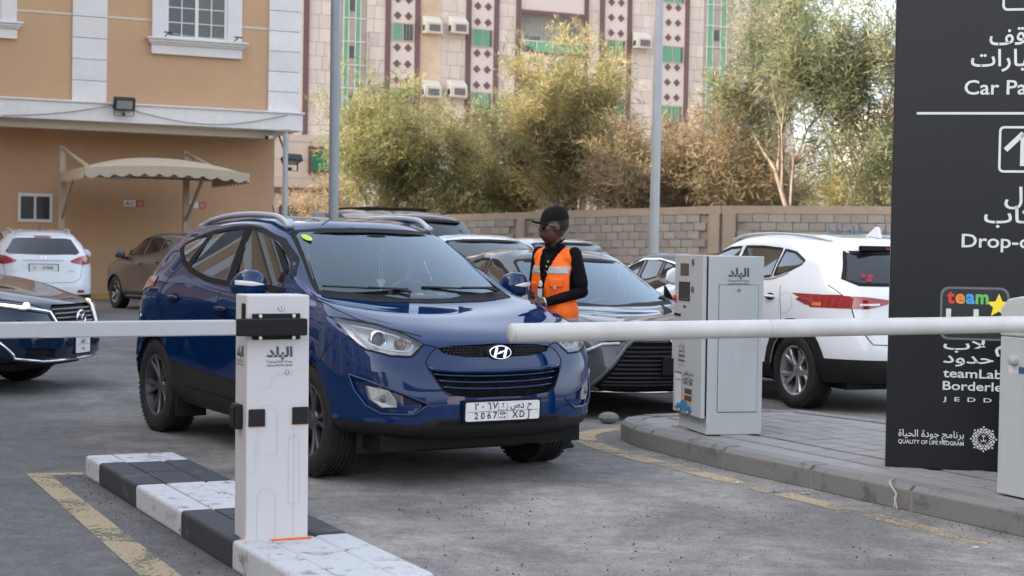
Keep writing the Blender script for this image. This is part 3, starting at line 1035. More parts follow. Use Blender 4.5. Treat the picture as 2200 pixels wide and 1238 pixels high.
def lattice_mat():
    m, n, b, out = _nodes('diamond_lattice')
    tc = nd(n, 'TexCoord')
    sp = nd(n, 'SeparateXYZ')
    L(n, tc.outputs['Object'], sp.inputs[0])
    def line(a):
        x = nd(n, 'Math', operation='ADD') if a > 0 else nd(n, 'Math', operation='SUBTRACT')
        L(n, sp.outputs['X'], x.inputs[0])
        L(n, sp.outputs['Z'], x.inputs[1])
        y = nd(n, 'Math', operation='PINGPONG')
        y.inputs[1].default_value = 0.115
        L(n, x.outputs[0], y.inputs[0])
        z = nd(n, 'MapRange')
        z.inputs['From Min'].default_value = 0.0
        z.inputs['From Max'].default_value = 0.02
        z.inputs['To Min'].default_value = 1.0
        z.inputs['To Max'].default_value = 0.0
        L(n, y.outputs[0], z.inputs['Value'])
        return z.outputs[0]
    mxm = nd(n, 'Math', operation='MAXIMUM')
    L(n, line(1), mxm.inputs[0])
    L(n, line(-1), mxm.inputs[1])
    c = nd(n, 'MixRGB')
    L(n, mxm.outputs[0], c.inputs[0])
    c.inputs[1].default_value = (0.53, 0.465, 0.42, 1)
    c.inputs[2].default_value = (0.46, 0.37, 0.32, 1)
    L(n, c.outputs[0], b.inputs['Base Color'])
    b.inputs['Roughness'].default_value = 0.6
    return m
LAT = lattice_mat()
def zz(z):
    return CAMZ + (z - CAMZ) * KA
def al(s, t, z):
    return E1 * s + E2 * t + UP * z
def abox(s0, s1, t0, t1, z0, z1, name=None, m=None, parent=None, mb=None, bevel=0):
    x = mb if mb is not None else MB()
    x.box(al((s0 + s1) / 2, (t0 + t1) / 2, (z0 + z1) / 2), (abs(s1 - s0), abs(t1 - t0), abs(z1 - z0)), rz=A24)
    if mb is not None:
        return mb
    return x.build(name, m, parent or apt, bevel=bevel)
AH = 24
SR = 15.71 * KA
# wall behind the cladding, left out where the balcony and stair recesses are
bal0, bal1 = 2.32 * KA, 5.22 * KA
abox(-9.2, bal0, .03, 10, 0, AH, 'wall', MATS['apt_joint'])
abox(bal1, SR - .02, .03, 10, 0, AH, 'wall', MATS['apt_joint'])
abox(bal0, bal1, 1.5, 10, 0, AH, 'wall', MATS['apt_joint'])
floors = [4.95, 8.0, 11.05, 14.1]       # window sills, per storey: +.17
cols = [(-3.41 * KA, -2.14 * KA), (.02 * KA, 1.27 * KA), (6.05 * KA, 7.37 * KA), (8.75 * KA, 10.16 * KA), (13.46 * KA, 14.80 * KA)]
wl = 0.13
for ci, (c0, c1) in enumerate(cols):
    mid = (c0 + c1) / 2
    for a, b in ((c0 - .10, c0 + .14), (c1 - .14, c1 + .10)):
        abox(a, b, -.10, .05, 0, AH, 'brown_trim', MATS['apt_brown'])
    pn = MB()
    pn.box((0, 0, 0), ((c1 - c0) - .30, .06, AH))
    o = pn.build('lattice_panel', LAT, apt)
    o.location = al(mid, -.02, AH / 2)
    o.rotation_euler = (0, 0, A24)
    for fi, z0 in enumerate(floors):
        zb = z0 + (.0 if ci < 3 else (-.08 if ci == 3 else .05)) + .15
        z1 = zb + .88
        w0, w1 = c0 + .19, c1 - .19
        fr = MB()
        abox(w0, w0 + .05, -.09, -.051, zb, z1, mb=fr)
        abox(w1 - .05, w1, -.09, -.051, zb, z1, mb=fr)
        abox(w0 + .051, w1 - .051, -.09, -.051, zb, zb + .05, mb=fr)
        abox(w0 + .051, w1 - .051, -.09, -.051, z1 - .05, z1, mb=fr)
        abox((w0 + w1) / 2 - .03, (w0 + w1) / 2 + .03, -.088, -.052, zb + .051, z1 - .051, mb=fr)
        f = fr.build('window_frame', MATS['apt_joint'], apt)
        op = (ci == 0 and fi == 2) or (ci == 4)
        k = 2
        hh = (w0 + w1) / 2
        abox(w0 + .05, hh - .03, -.066, -.06, zb + .05, z1 - .05, 'pane', MATS['green_glass' if ci in (0, 1, 3) else 'green_dark'], f)
        abox(hh + .03, w1 - .18, -.067, -.061, zb + .05, z1 - .05, 'pane', MATS['pane_dark' if op else 'green_glass'], f)
        abox(w1 - .18, w1 - .05, -.068, -.062, zb + .05, z1 - .05, 'pane', MATS['pane_dark'], f)
        bars = MB()
        for q in range(7):
            s_ = w0 + .1 + (w1 - w0 - .2) * q / 6
            abox(s_ - .008, s_ + .008, -.115, -.10, zb, z1, mb=bars)
        bars.build('window_grille', MATS['mesh_grey'], f)
    for fi in range(5):
        for q in range(3):
            zc = (floors[0] - 3.05 + .15) + 3.05 * fi - .30 - .77 * q + 3.05 - .0
            for dx in (-.275, .275):
                d = .20
                P = [al(mid + dx + a, -.052, zc + b) for a, b in ((-d, 0), (0, -d), (d, 0), (0, d))]
                if zc > 6.2 and zc < 15.5:
                    MB().prism(P, -E2 * .02).build('diamond_tile', MATS['apt_brown'], apt)
# far-left brown strip, stair glazing
abox(-6.80 * KA, -6.62 * KA, -.10, .05, 0, AH, 'brown_trim', MATS['apt_brown'])
def stair(s0, s1):
    rec = abox(s0, s1, -.02, .035, 0, AH, 'stair_panel', mat('stair_grey', (.34, .29, .25), .8, var=.2, scale=1.2))
    wdt = s1 - s0
    for a, b in ((.12, .26), (.60, .74)):
        z = 5.6
        while z < 15:
            abox(s0 + wdt * a, s0 + wdt * b, -.05, -.022, z, z + 1.02, 'glass_strip', MATS['green_glass'], rec)
            z += 1.09
    bars = MB()
    z = 5.57
    while z < 15:
        abox(s0, s1, -.08, -.052, z - .02, z + .02, mb=bars)
        z += 1.09
    for a in (.09, .29, .57, .77):
        abox(s0 + wdt * a - .015, s0 + wdt * a + .015, -.078, -.053, 5, 15, mb=bars)
    bars.build('stair_lattice', MATS['white_bar'], rec)
    z = 5.9
    while z < 15:
        abox(s0 + wdt * .34, s0 + wdt * .52, -.045, -.021, z, z + .55, 'vent_window', MATS['pane_dark'], rec)
        z += 2.18
stair(-5.31 * KA, -4.30 * KA)
stair(11.02 * KA, 12.42 * KA)
MB().tube([al(-4.22 * KA, -.12, 6), al(-4.22 * KA, -.12, 11.2), al(-4.26 * KA, -.25, 11.5), al(-4.35 * KA, -.35, 11.4)], .05, 8).build('lamp_pipe', MATS['mesh_grey'], apt)
# balcony
abox(bal0 - .22, bal0, -.12, .05, 0, AH, 'brown_trim', MATS['apt_brown'])
abox(bal1, bal1 + .22, -.12, .05, 0, AH, 'brown_trim', MATS['apt_brown'])
mat('corrugated', (0.42, 0.43, 0.42), 0.5, .2, var=.08)
for zb in (7.1, 10.15, 13.2):
    abox(bal0 + .001, bal1 - .001, -.04, .12, zb, zb + 1.0, 'balcony_parapet', LAT)
    pr = MB()
    s3 = bal0 + .35
    pts = [(bal0, zb + 1.28), (bal0 + .55, zb + 1.28), (bal0 + .85, zb + 1.02), (bal1, zb + 1.02), (bal1, zb + .92), (bal0 + .78, zb + .92), (bal0 + .48, zb + 1.18), (bal0, zb + 1.18)]
    pr.prism([al(a, -.10, b) for a, b in pts], E2 * .2)
    fixn(pr.build('balcony_sill', MATS['apt_brown'], apt))
    for k in range(4):
        a = bal0 + .04 + k * .86
        gp = MB().prism([al(a + x, -.06, zb + z_) for x, z_ in ((0.02, 1.31 if k == 0 else 1.06), (.82, 1.06), (.82, 1.52), (.02, 1.52))], E2 * .03)
        fixn(gp.build('green_panel', MATS['green_glass'], apt))
    rl = MB()
    abox(bal0, bal1, -.07, -.02, zb + 1.53, zb + 1.57, mb=rl)
    for k in range(5):
        a = bal0 + .04 + k * .86
        abox(a - .02, a + .018, -.068, -.022, zb + 1.05, zb + 1.529, mb=rl)
    rl.build('balcony_rail', MATS['white_bar'], apt)
    br = MB()
    for k in range(30):
        s_ = bal0 + .06 + (bal1 - bal0 - .12) * k / 29
        abox(s_ - .007, s_ + .007, -.05, -.036, zb + 1.571, zb + 2.86, mb=br)
    br.build('balcony_grille', MATS['white_bar'], apt)
    abox(bal0 - .0, bal1, -.11, .10, zb + 2.86, zb + 3.05, 'brown_lintel', MATS['apt_brown'])
    bk = MB()
    for k in range(16):
        a = bal0 + (bal1 - bal0) * k / 16
        abox(a + .01, a + (bal1 - bal0) / 16 - .01, 1.40, 1.49, zb, zb + 2.9, mb=bk)
    bk.build('corrugated_sheet', MATS['corrugated'], apt)
    w_ = abox(bal0 + .95, bal0 + 1.75, 1.34, 1.39, zb + 1.45, zb + 2.05, 'window', MATS['pane_dark'])
    abox(bal0 + .95, bal0 + 1.75, 1.33, 1.339, zb + 2.0, zb + 2.05, 'window_head', MATS['white_bar'], w_)
    abox(bal0 + .0, bal0 + .45, 1.34, 1.39, zb + 1.6, zb + 2.1, 'window', MATS['pane_dark'])
    abox(bal0, bal1, .10, 1.5, zb - .1, zb, 'balcony_floor', MATS['apt_joint'])
# recessed strip with the air conditioners, browner and blotched
abox(-2.14 * KA + .10, -1.12 * KA, -.015, .04, 0, AH, 'blotched_strip', MATS['apt_blotched'])
def ac(s0, z0, label):
    p = empty('air_conditioner', AO + al(s0, 0, z0), A24, label, 'air conditioner', 'air conditioners on the apartment block')
    W_, D, H_ = .88, .55, .52
    mb = MB().prism([(x, y, z) for x, y, z in ((0, 0, 0), (0, -D, 0), (0, -D, H_), (0, -.08, H_ + .34), (0, 0, H_ + .34))], (W_, 0, 0))
    fixn(mb.build('casing', MATS['ac_white'], p, bevel=.015))
    MB().box((W_ * .54, -D - .004, H_ * .5), (W_ * .62, .02, H_ * .62)).build('front_grille', MATS['room_dark'], p)
    for k in range(5):
        MB().box((W_ * .54, -D - .016, H_ * .24 + k * .065), (W_ * .60, .008, .02)).build('louvre', MATS['mesh_grey'], p)
    MB().box((-.003, -D * .55, H_ * .5), (.008, D * .55, H_ * .5)).build('side_vent', MATS['room_dark'], p)
ac(-1.97 * KA, 11.63, 'upper left boxed air conditioner between the two diamond tiled strips')
ac(-.86 * KA, 11.72, 'upper right boxed air conditioner beside the second diamond tiled strip')
ac(-1.97 * KA, 8.58, 'lower left boxed air conditioner just above the left tree')
ac(-.86 * KA, 8.67, 'lower right boxed air conditioner just above the left tree')
ac(7.50 * KA, 11.70, 'boxed air conditioner beside the right lamp post')
# cladding stones between the strips
spans = [(-9.2, -6.82 * KA), (-6.60 * KA, -5.33 * KA), (-4.28 * KA, cols[0][0] - .10), (-1.12 * KA, cols[1][0] - .10), (cols[1][1] + .10, bal0 - .22), (bal1 + .22, cols[2][0] - .10), (cols[2][1] + .10, cols[3][0] - .10), (cols[3][1] + .10, 11.0 * KA), (12.44 * KA, cols[4][0] - .10), (cols[4][1] + .10, SR)]
ntile = 0
rest = MB()
RH = .64
for si, (s0, s1) in enumerate(spans):
    for r_ in range(int(AH / RH)):
        z0 = r_ * RH
        s_ = s0
        first = True
        while s_ < s1 - .05:
            wd = random.choice((.42, .55, .7, .85)) * (random.uniform(.6, 1) if first else 1)
            first = False
            e = min(s1, s_ + wd)
            if s1 - e < .18:
                e = s1
            if z0 > 6.6 and z0 < 14.4 and s_ > -8.4 and ntile < 298:
                abox(s_ + .008, e - .008, -.012 - random.uniform(0, .006), .031, z0 + .008, z0 + RH - .008, 'stone_slab', MATS['apt_stone'])
                ntile += 1
            else:
                abox(s_ + .008, e - .008, -.014, .031, z0 + .008, z0 + RH - .008, mb=rest)
            s_ = e
o = rest.build('stone_slab_rest', MATS['apt_stone'], apt)
o['kind'] = 'stuff'
# ---------------- low annex seen between the tan house and the trees
ax = empty('stone_annex', (-8.9, 56, 0), A24, 'low sunlit stone annex behind the carport post', 'building')
MB().box((0, 0, 2.6), (5.2, 5, 5.2)).build('wall', MATS['apt_stone'], ax)
MB().box((-1.0, -2.62, 1.6), (.9, .2, 3.2)).build('pier', MATS['white_stone'], ax)
for k in range(8):
    MB().box((0, -2.505, .62 + .62 * k), (5.19, .012, .02)).build('stone_joint', MATS['apt_joint'], ax)
for x, z, w_ in ((-2.0, 2.55, .8), (.6, 2.3, 1.1), (2.0, 2.3, 1.0), (1.42, 4.35, .75)):
    f = MB().box((x, -2.53, z), (w_ + .24, .1, .95)).build('window_frame', MATS['apt_brown'], ax)
    MB().box((x, -2.585, z - .05), (w_, .02, .6)).build('pane', MATS['green_dark'], f)
MB().box((0, -2.55, 3.3), (5.22, .12, .18)).build('brown_band', MATS['apt_brown'], ax)
# ================================================================== CARS
def _spl(P, nsub, ghost0=None, ghost1=None):
    """interpolating spline through the rows of P (n x ... x 3), chord-length Hermite, sampled nsub per span"""
    n = len(P)
    g0 = ghost0 if ghost0 is not None else 2 * P[0] - P[1]
    g1 = ghost1 if ghost1 is not None else 2 * P[-1] - P[-2]
    Q = np.concatenate([[g0], P, [g1]])
    d = np.maximum(np.linalg.norm(np.diff(Q, axis=0), axis=-1, keepdims=True), 1e-4) ** 0.75
    sl = np.diff(Q, axis=0) / d
    T = (sl[:-1] * d[1:] + sl[1:] * d[:-1]) / (d[:-1] + d[1:])
    out = []
    for i in range(n - 1):
        h = d[i + 1]
        for k in range(nsub):
            t = k / nsub
            a, b, c, e = 2 * t**3 - 3 * t**2 + 1, t**3 - 2 * t**2 + t, -2 * t**3 + 3 * t**2, t**3 - t**2
            out.append(a * P[i] + b * h * T[i] + c * P[i + 1] + e * h * T[i + 1])
    out.append(P[-1])
    return np.array(out)
def body_mesh(ctrl, nc=8, nr=6):
    C = np.array(ctrl, float)                     # rings x columns x 3
    fl = np.array([1, -1, 1.0])
    A = np.transpose(C, (1, 0, 2))                # columns first
    A = _spl(A, nc, A[1] * fl, A[-2] * fl)
    A = np.transpose(A, (1, 0, 2))
    A = _spl(A, nr, None, A[-2] * fl)
    A[:, 0, 1] = 0
    A[:, -1, 1] = 0
    A[-1, :, 1] = 0
    R, N = A.shape[:2]
    loop = np.concatenate([A, A[:, N - 2:0:-1] * fl], axis=1)
    M = loop.shape[1]
    bm = bmesh.new()
    vv = [[bm.verts.new(loop[r, c]) for c in range(M)] for r in range(R)]
    for r in range(R - 1):
        for c in range(M):
            bm.faces.new((vv[r][c], vv[r][(c + 1) % M], vv[r + 1][(c + 1) % M], vv[r + 1][c]))
    bmesh.ops.remove_doubles(bm, verts=bm.verts, dist=2e-4)
    bmesh.ops.recalc_face_normals(bm, faces=bm.faces)
    for f in bm.faces:
        f.smooth = True
    return bm
AXI = {'side': (0, 2, 1), 'front': (1, 2, 0), 'rear': (1, 2, 0), 'top': (0, 1, 2)}
def copy_bm(faces):
    b = bmesh.new()
    mp = {}
    for f in faces:
        vs_ = []
        for v in f.verts:
            if v not in mp:
                mp[v] = b.verts.new(v.co)
            vs_.append(mp[v])
        try:
            g = b.faces.new(vs_)
            g.smooth = True
        except ValueError:
            pass
    return b
class Car:
    def __init__(s, name, ctrl, loc, rz, label, cat='car', group=None, nc=8, nr=6):
        s.root = empty(name, loc, rz, label, cat, group)
        s.bm = body_mesh(ctrl, nc, nr)
        s.bvh = BVHTree.FromBMesh(s.bm)
    # -- surface look-up: side(x,z), front(y,z), rear(y,z), top(x,y)
    def hit(s, mode, a, b, sg=1):
        if mode == 'side':
            o, d = Vector((a, 3 * sg, b)), Vector((0, -sg, 0))
        elif mode == 'front':
            o, d = Vector((4, a, b)), Vector((-1, 0, 0))
        elif mode == 'rear':
            o, d = Vector((-8, a, b)), Vector((1, 0, 0))
        else:
            o, d = Vector((a, b, 4)), Vector((0, 0, -1))
        p, n, i, dist = s.bvh.ray_cast(o, d)
        if p is None:
            p, n, i, dist = s.bvh.find_nearest(Vector((a, 0.8 * sg, b)) if mode == 'side' else (Vector((0.6, a, b)) if mode == 'front' else Vector((-3.2, a, b)) if mode == 'rear' else Vector((a, b, 1.0))))
            d = -n
        if n.dot(d) > 0:
            n = -n
        return p, n
    def cut(s, poly, mode, sg=1, lim=None):
        """knife a convex polygon through the skin; returns the faces inside it"""
        i, j, k = AXI[mode]
        cx = sum(p[0] for p in poly) / len(poly)
        cy = sum(p[1] for p in poly) / len(poly)
        x0, x1 = min(p[0] for p in poly), max(p[0] for p in poly)
        y0, y1 = min(p[1] for p in poly), max(p[1] for p in poly)
        def ok(f):
            c = f.calc_center_median()
            if mode == 'side' and c.y * sg < (lim if lim is not None else 0.3):
                return False
            if mode == 'front' and c.x < (lim if lim is not None else 0.0):
                return False
            if mode == 'rear' and c.x > (lim if lim is not None else -2.4):
                return False
            if mode == 'top' and c.z < (lim if lim is not None else 0.8):
                return False
            u = [v.co[i] for v in f.verts]
            w_ = [v.co[j] for v in f.verts]
            return max(u) > x0 and min(u) < x1 and max(w_) > y0 and min(w_) < y1
        faces = [f for f in s.bm.faces if ok(f)]
        n = len(poly)
        for q in range(n):
            a, b = poly[q], poly[(q + 1) % n]
            e = (b[0] - a[0], b[1] - a[1])
            nn = (e[1], -e[0])
            if (cx - a[0]) * nn[0] + (cy - a[1]) * nn[1] > 0:
                nn = (-nn[0], -nn[1])
            co, no = [0, 0, 0], [0, 0, 0]
            co[i], co[j], no[i], no[j] = a[0], a[1], nn[0], nn[1]
            geom = list(set(faces) | {x for f in faces for x in f.edges} | {x for f in faces for x in f.verts})
            res = bmesh.ops.bisect_plane(s.bm, geom=geom, dist=1e-6, plane_co=co, plane_no=no)
            fs = [g for g in res['geom'] if isinstance(g, bmesh.types.BMFace)]
            co, no = Vector(co), Vector(no)
            faces = [f for f in fs if f.is_valid and (f.calc_center_median() - co).dot(no) < 0]
        return faces
    def take(s, faces, name, m, parent=None, off=0.0, recess=None, keep=False, solid=0.0):
        b = copy_bm(faces)
        if not keep:
            bmesh.ops.delete(s.bm, geom=faces, context='FACES')
        if recess is not None:
            of = b.faces[:]
            r = bmesh.ops.extrude_face_region(b, geom=of)
            nv = [g for g in r['geom'] if isinstance(g, bmesh.types.BMVert)]
            nf = [g for g in r['geom'] if isinstance(g, bmesh.types.BMFace)]
            for v in nv:
                v.co += Vector(recess)
            old = [f for f in of if f.is_valid]
            bmesh.ops.delete(b, geom=old, context='FACES_ONLY')
        if off:
            b.normal_update()
            for v in b.verts:
                v.co += v.normal * off
        me = bpy.data.meshes.new(name)
        b.to_mesh(me)
        b.free()
        me.materials.append(m)
        o = link(name, me, parent or s.root)
        return o
    def window(s, poly, mode, name, m, sg=1, lim=None, off=-0.002):
        o = s.take(s.cut(poly, mode, sg, lim), name, m, off=off)
        # glass bends evenly: fit one quadratic surface through the opening
        i, j, k = AXI[mode]
        V = np.array([tuple(v.co) for v in o.data.vertices])
        if len(V) > 12:
            a, b = V[:, i] - V[:, i].mean(), V[:, j] - V[:, j].mean()
            A = np.stack([np.ones(len(a)), a, b, a * a, a * b, b * b], 1)
            c, *_ = np.linalg.lstsq(A, V[:, k], rcond=None)
            V[:, k] = A @ c
            o.data.vertices.foreach_set('co', V.reshape(-1))
            o.data.update()
        return o
    def path(s, pts, mode, sg=1, off=0.003, step=0.04):
        out = []
        for q in range(len(pts) - 1):
            a, b = Vector(pts[q]), Vector(pts[q + 1])
            k = max(1, int((b - a).length / step))
            for t in range(k):
                out.append(a.lerp(b, t / k))
        out.append(Vector(pts[-1]))
        r = []
        for p in out:
            h, n = s.hit(mode, p.x, p.y, sg)
            r.append(h + n * off)
        return r
    def ribbon(s, pts, mode, w_, m, name, sg=1, off=0.003, closed=False, parent=None, inset=0.0):
        if closed:
            pts = list(pts) + [pts[0]]
        P = []
        for q in range(len(pts) - 1):
            a, b = Vector(pts[q]), Vector(pts[q + 1])
            k = max(1, int((b - a).length / 0.04))
            for t in range(k):
                P.append(a.lerp(b, t / k))
        P.append(Vector(pts[-1]))
        mb = MB()
        vs_ = []
        n = len(P)
        for q in range(n):
            if closed:
                t = P[(q + 1) % (n - 1)] - P[(q - 1) % (n - 1)]
            else:
                t = P[min(q + 1, n - 1)] - P[max(q - 1, 0)]
            t = t.normalized() if t.length > 0 else Vector((1, 0))
            nn = Vector((-t.y, t.x))
            for e in (-0.5, 0.5):
                p = P[q] + nn * (w_ * e + inset)
                h, no = s.hit(mode, p.x, p.y, sg)
                vs_.append(h + no * off)
        fs = [(2 * q, 2 * q + 1, 2 * q + 3, 2 * q + 2) for q in range(n - 1)]
        mb.add(vs_, fs)
        return mb.build(name, m, parent or s.root, smooth=True)
    def add(s, mb, name, m, parent=None, smooth=False, bevel=0):
        return mb.build(name, m, parent or s.root, smooth=smooth, bevel=bevel)
    def arches(s, xs, zc=0.35, r=0.385, depth=0.34, ymax=0.9, liner=None):
        for x in xs:
            for sg in (1, -1):
                pts = [(x + r * math.cos(2 * math.pi * k / 28), zc + r * math.sin(2 * math.pi * k / 28)) for k in range(28)]
                fs = s.cut(pts, 'side', sg, 0.45)
                # inner edge of the opening follows the skin
                edge = set()
                for f in fs:
                    for e in f.edges:
                        inside = [g for g in e.link_faces if g in fs]
                        if len(inside) == 1:
                            edge.add(e)
                mb = MB()
                for e in edge:
                    a, b = e.verts[0].co.copy(), e.verts[1].co.copy()
                    a2, b2 = Vector((a.x, sg * (ymax - depth), a.z)), Vector((b.x, sg * (ymax - depth), b.z))
                    mb.quad(a, b, b2, a2)
                bmesh.ops.delete(s.bm, geom=fs, context='FACES')
                mb.poly([(p[0], sg * (ymax - depth), max(.25, p[1])) for p in pts if p[1] > .12])
                mb.build('wheel_arch_liner', MATS['car_black'], s.root)
    def wheels(s, xs, y=0.79, zc=0.352, R=0.352, width=0.225, style='twin', rimmat=None, steer=0.0):
        for x in xs:
            for sg in (1, -1):
                add_wheel(s.root, (x, sg * y, zc), sg, R, width, style, rimmat or MATS['rim_grey'], steer if x == xs[0] else 0.0)
    def finish(s, m, name='body'):
        me = bpy.data.meshes.new(name)
        s.bm.to_mesh(me)
        s.bm.free()
        me.materials.append(m)
        me.polygons.foreach_set('use_smooth', [True] * len(me.polygons))
        return link(name, me, s.root)
_WM = {}
def wheel_data(R, width, style):
    key = (R, width, style)
    if key in _WM:
        return _WM[key]
    h = width / 2
    rr = R * 0.655
    prof = [(rr - 0.012, -h * 0.80), (rr + 0.004, -h * 0.9), (rr + 0.02, -h * 0.97), (R * 0.84, -h * 1.03), (R * 0.94, -h * 0.95), (R * 0.985, -h * 0.80), (R, -h * 0.60)]
    for g in (-0.42, -0.14, 0.14, 0.42):
        prof += [(R, h * (g - 0.055)), (R - 0.008, h * (g - 0.045)), (R - 0.008, h * (g + 0.045)), (R, h * (g + 0.055))]
    prof += [(R, h * 0.60), (R * 0.985, h * 0.80), (R * 0.94, h * 0.95), (R * 0.90, h * 1.0), (R * 0.84, h * 1.03), (R * 0.76, h * 1.02), (rr + 0.02, h * 0.97), (rr + 0.004, h * 0.9), (rr - 0.012, h * 0.80)]
    t = MB().lathe(prof, 56, 'y')
    # tread blocks: short cross grooves on both shoulders
    for k in range(56):
        a = 2 * math.pi * (k + 0.5) / 56
        for sg in (-1, 1):
            M = Matrix.Rotation(-a, 3, 'Y')
            t.box((M @ Vector((R * 0.992, sg * h * 0.78, 0))), (0.008, h * 0.34, 0.022), M=M)
    tyre = t.mesh('tyre', MATS['tyre'])
    smooth_by_angle(tyre, 30)
    r = MB()
    r.lathe([(rr - 0.002, h * 0.80), (rr + 0.004, h * 0.90), (rr - 0.006, h * 0.915), (rr - 0.016, h * 0.86), (rr - 0.022, h * 0.55), (rr - 0.035, h * 0.1), (rr - 0.035, -h * 0.7), (rr, -h * 0.8)], 48, 'y')
    n = 5
    for k in range(n):
        a0 = 2 * math.pi * k / n + 0.31
        prs = ((-0.20, 0.03), (0.20, 0.03)) if style == 'twin' else ((-0.08, 0.022), (0.16, 0.03))
        for da, wd in prs:
            a1 = a0 + da * (0.55 if style == 'twin' else 0.4)
            a2 = a0 + da * (1.15 if style == 'twin' else 1.9)
            def P(rad, ang, y):
                return Vector((rad * math.cos(ang), y, rad * math.sin(ang)))
            rin, rout = 0.045, rr - 0.012
            secs = []
            for q in range(5):
                u = q / 4
                rad = rin + (rout - rin) * u
                ang = a1 + (a2 - a1) * u
                y = h * (0.62 + 0.22 * u ** 2)
                wv = (0.040 * (1 - u) + 0.062 * u) * (rr / 0.23) * (0.62 if style == 'twin' else 0.8)
                tn = Vector((-math.sin(ang), 0, math.cos(ang)))
                c = P(rad, ang, y)
                secs.append([c + tn * wv / 2 - Vector((0, 0.012, 0)), c + tn * wv * 0.32, c - tn * wv * 0.32, c - tn * wv / 2 - Vector((0, 0.012, 0)), c - tn * wv * 0.4 - Vector((0, 0.035, 0)), c + tn * wv * 0.4 - Vector((0, 0.035, 0))])
            vs_ = [p for S in secs for p in S]
            fs = [(i * 6 + j, i * 6 + (j + 1) % 6, (i + 1) * 6 + (j + 1) % 6, (i + 1) * 6 + j) for i in range(4) for j in range(6)]
            fs += [(5, 4, 3, 2, 1, 0)]
            r.add(vs_, fs)
    r.lathe([(0.0, h * 0.66), (0.030, h * 0.66), (0.036, h * 0.62), (0.062, h * 0.60), (0.07, h * 0.5), (0.07, h * 0.2)], 24, 'y')
    for k in range(5):
        a = 2 * math.pi * k / 5 + 0.31 + math.pi / 5
        r.lathe([(0.0, h * 0.62), (0.008, h * 0.62), (0.009, h * 0.5)], 6, 'y', (0.055 * math.cos(a), 0, 0.055 * math.sin(a)))
    rim = r.mesh('rim')
    smooth_by_angle(rim, 40)
    hb = MB().lathe([(0.0, h * 0.12), (0.14, h * 0.12), (0.142, 0.0), (0.20, -h * 0.3), (0.20, -h * 0.6), (0.0, -h * 0.6)], 32, 'y')
    hb.box((0.115, h * 0.02, 0.05), (0.06, 0.06, 0.12))
    hub = hb.mesh('wheel', MATS['brake'])
    smooth_by_angle(hub, 40)
    _WM[key] = (hub, tyre, rim)
    return _WM[key]
def add_wheel(root, p, sg, R, width, style, rimmat, steer):
    hub, tyre, rim = wheel_data(R, width, style)
    o = link('wheel', hub, root)
    o.location = p
    spin = random.uniform(0, 6.28)
    o.rotation_euler = (0, 0, steer + (0 if sg > 0 else math.pi))
    link('tyre', tyre, o).rotation_euler = (0, spin, 0)
    rm = link('rim', rim, o)
    rm.rotation_euler = (0, spin, 0)
    if not rim.materials:
        rim.materials.append(rimmat)
    rm.material_slots[0].link = 'OBJECT'
    rm.material_slots[0].material = rimmat
mat('car_black', (0.007, 0.007, 0.008), 0.6, var=0.2, spec=0.18)
mat('car_trim', (0.010, 0.010, 0.011), 0.5, var=0.25, scale=14, bump=0.15, bscale=350, col2=(0.045, 0.04, 0.036), c2amt=0.25, c2scale=4, spec=.28)
mat('tyre', (0.016, 0.016, 0.017), 0.75, var=0.3, scale=20, col2=(0.06, 0.052, 0.045), c2amt=0.3, c2scale=6, spec=0.25)
mat('rim_grey', (0.13, 0.13, 0.14), 0.34, 0.8, var=0.15, col2=(0.12, 0.10, 0.08), c2amt=0.4, c2scale=12)
mat('rim_silver', (0.55, 0.55, 0.56), 0.3, 0.8, var=0.1, col2=(0.25, 0.22, 0.18), c2amt=0.3, c2scale=10)
mat('brake', (0.06, 0.055, 0.05), 0.5, 0.6, var=0.3)
mat('chrome', (0.72, 0.73, 0.75), 0.12, 1.0, var=0.03)
mat('rail_silver', (0.46, 0.48, 0.51), 0.38, 0.35, var=0.06)
mat('interior', (0.030, 0.030, 0.032), 0.8, var=0.2)
mat('interior_beige', (0.22, 0.19, 0.16), 0.8, var=0.15)
mat('dash', (0.13, 0.135, 0.135), 0.75, var=0.15)
mat('headlining', (0.30, 0.29, 0.27), 0.9, var=0.1)
mat('plate_white', (0.72, 0.72, 0.72), 0.45, var=0.06, scale=20, col2=(0.5, 0.46, 0.4), c2amt=0.2, c2scale=8)
mat('ink', (0.012, 0.012, 0.014), 0.5, var=0.1)
mat('lamp_red', (0.27, 0.007, 0.009), 0.12, var=0.25, scale=30, coat=1.0)
mat('lamp_orange', (0.75, 0.18, 0.03), 0.2, var=0.2, coat=1.0)
mat('lamp_white', (0.72, 0.72, 0.72), 0.15, var=0.1, coat=1.0)
mat('lamp_bowl', (0.50, 0.51, 0.53), 0.28, 0.35, var=0.25, scale=25)
mat('lamp_dark', (0.13, 0.135, 0.14), 0.35, 0.4, var=0.2)
glass_mat('screen_glass', (0.88, 0.94, 0.95), 2.1, 0.01, haze=0.02, hcol=(.5, .56, .6), gcol=(.76, .91, 1))  # sky blue put into the windscreen's reflection and haze colours
glass_mat('tint_glass', (0.16, 0.155, 0.15), 1.8, 0.012, haze=0.04, hcol=(0.35, 0.32, 0.29))
glass_mat('dark_glass', (0.06, 0.06, 0.06), 1.7, 0.012, haze=0.03, hcol=(0.3, 0.28, 0.26))
glass_mat('lamp_lens', (0.93, 0.94, 0.95), 0.9, 0.03, haze=0.05, hcol=(0.7, 0.69, 0.66))
BLUE = paint_mat('blue_paint', (0.0014, 0.0180, 0.080), dust=0.025, metal=0.0, rough=0.5, dcol=(0.22, 0.22, 0.24))
WHITE = paint_mat('white_paint', (0.68, 0.70, 0.73), dust=0.10, metal=0.0, rough=0.35)
GREY = paint_mat('grey_paint', (0.085, 0.08, 0.078), dust=0.12, metal=0.5, rough=0.4)
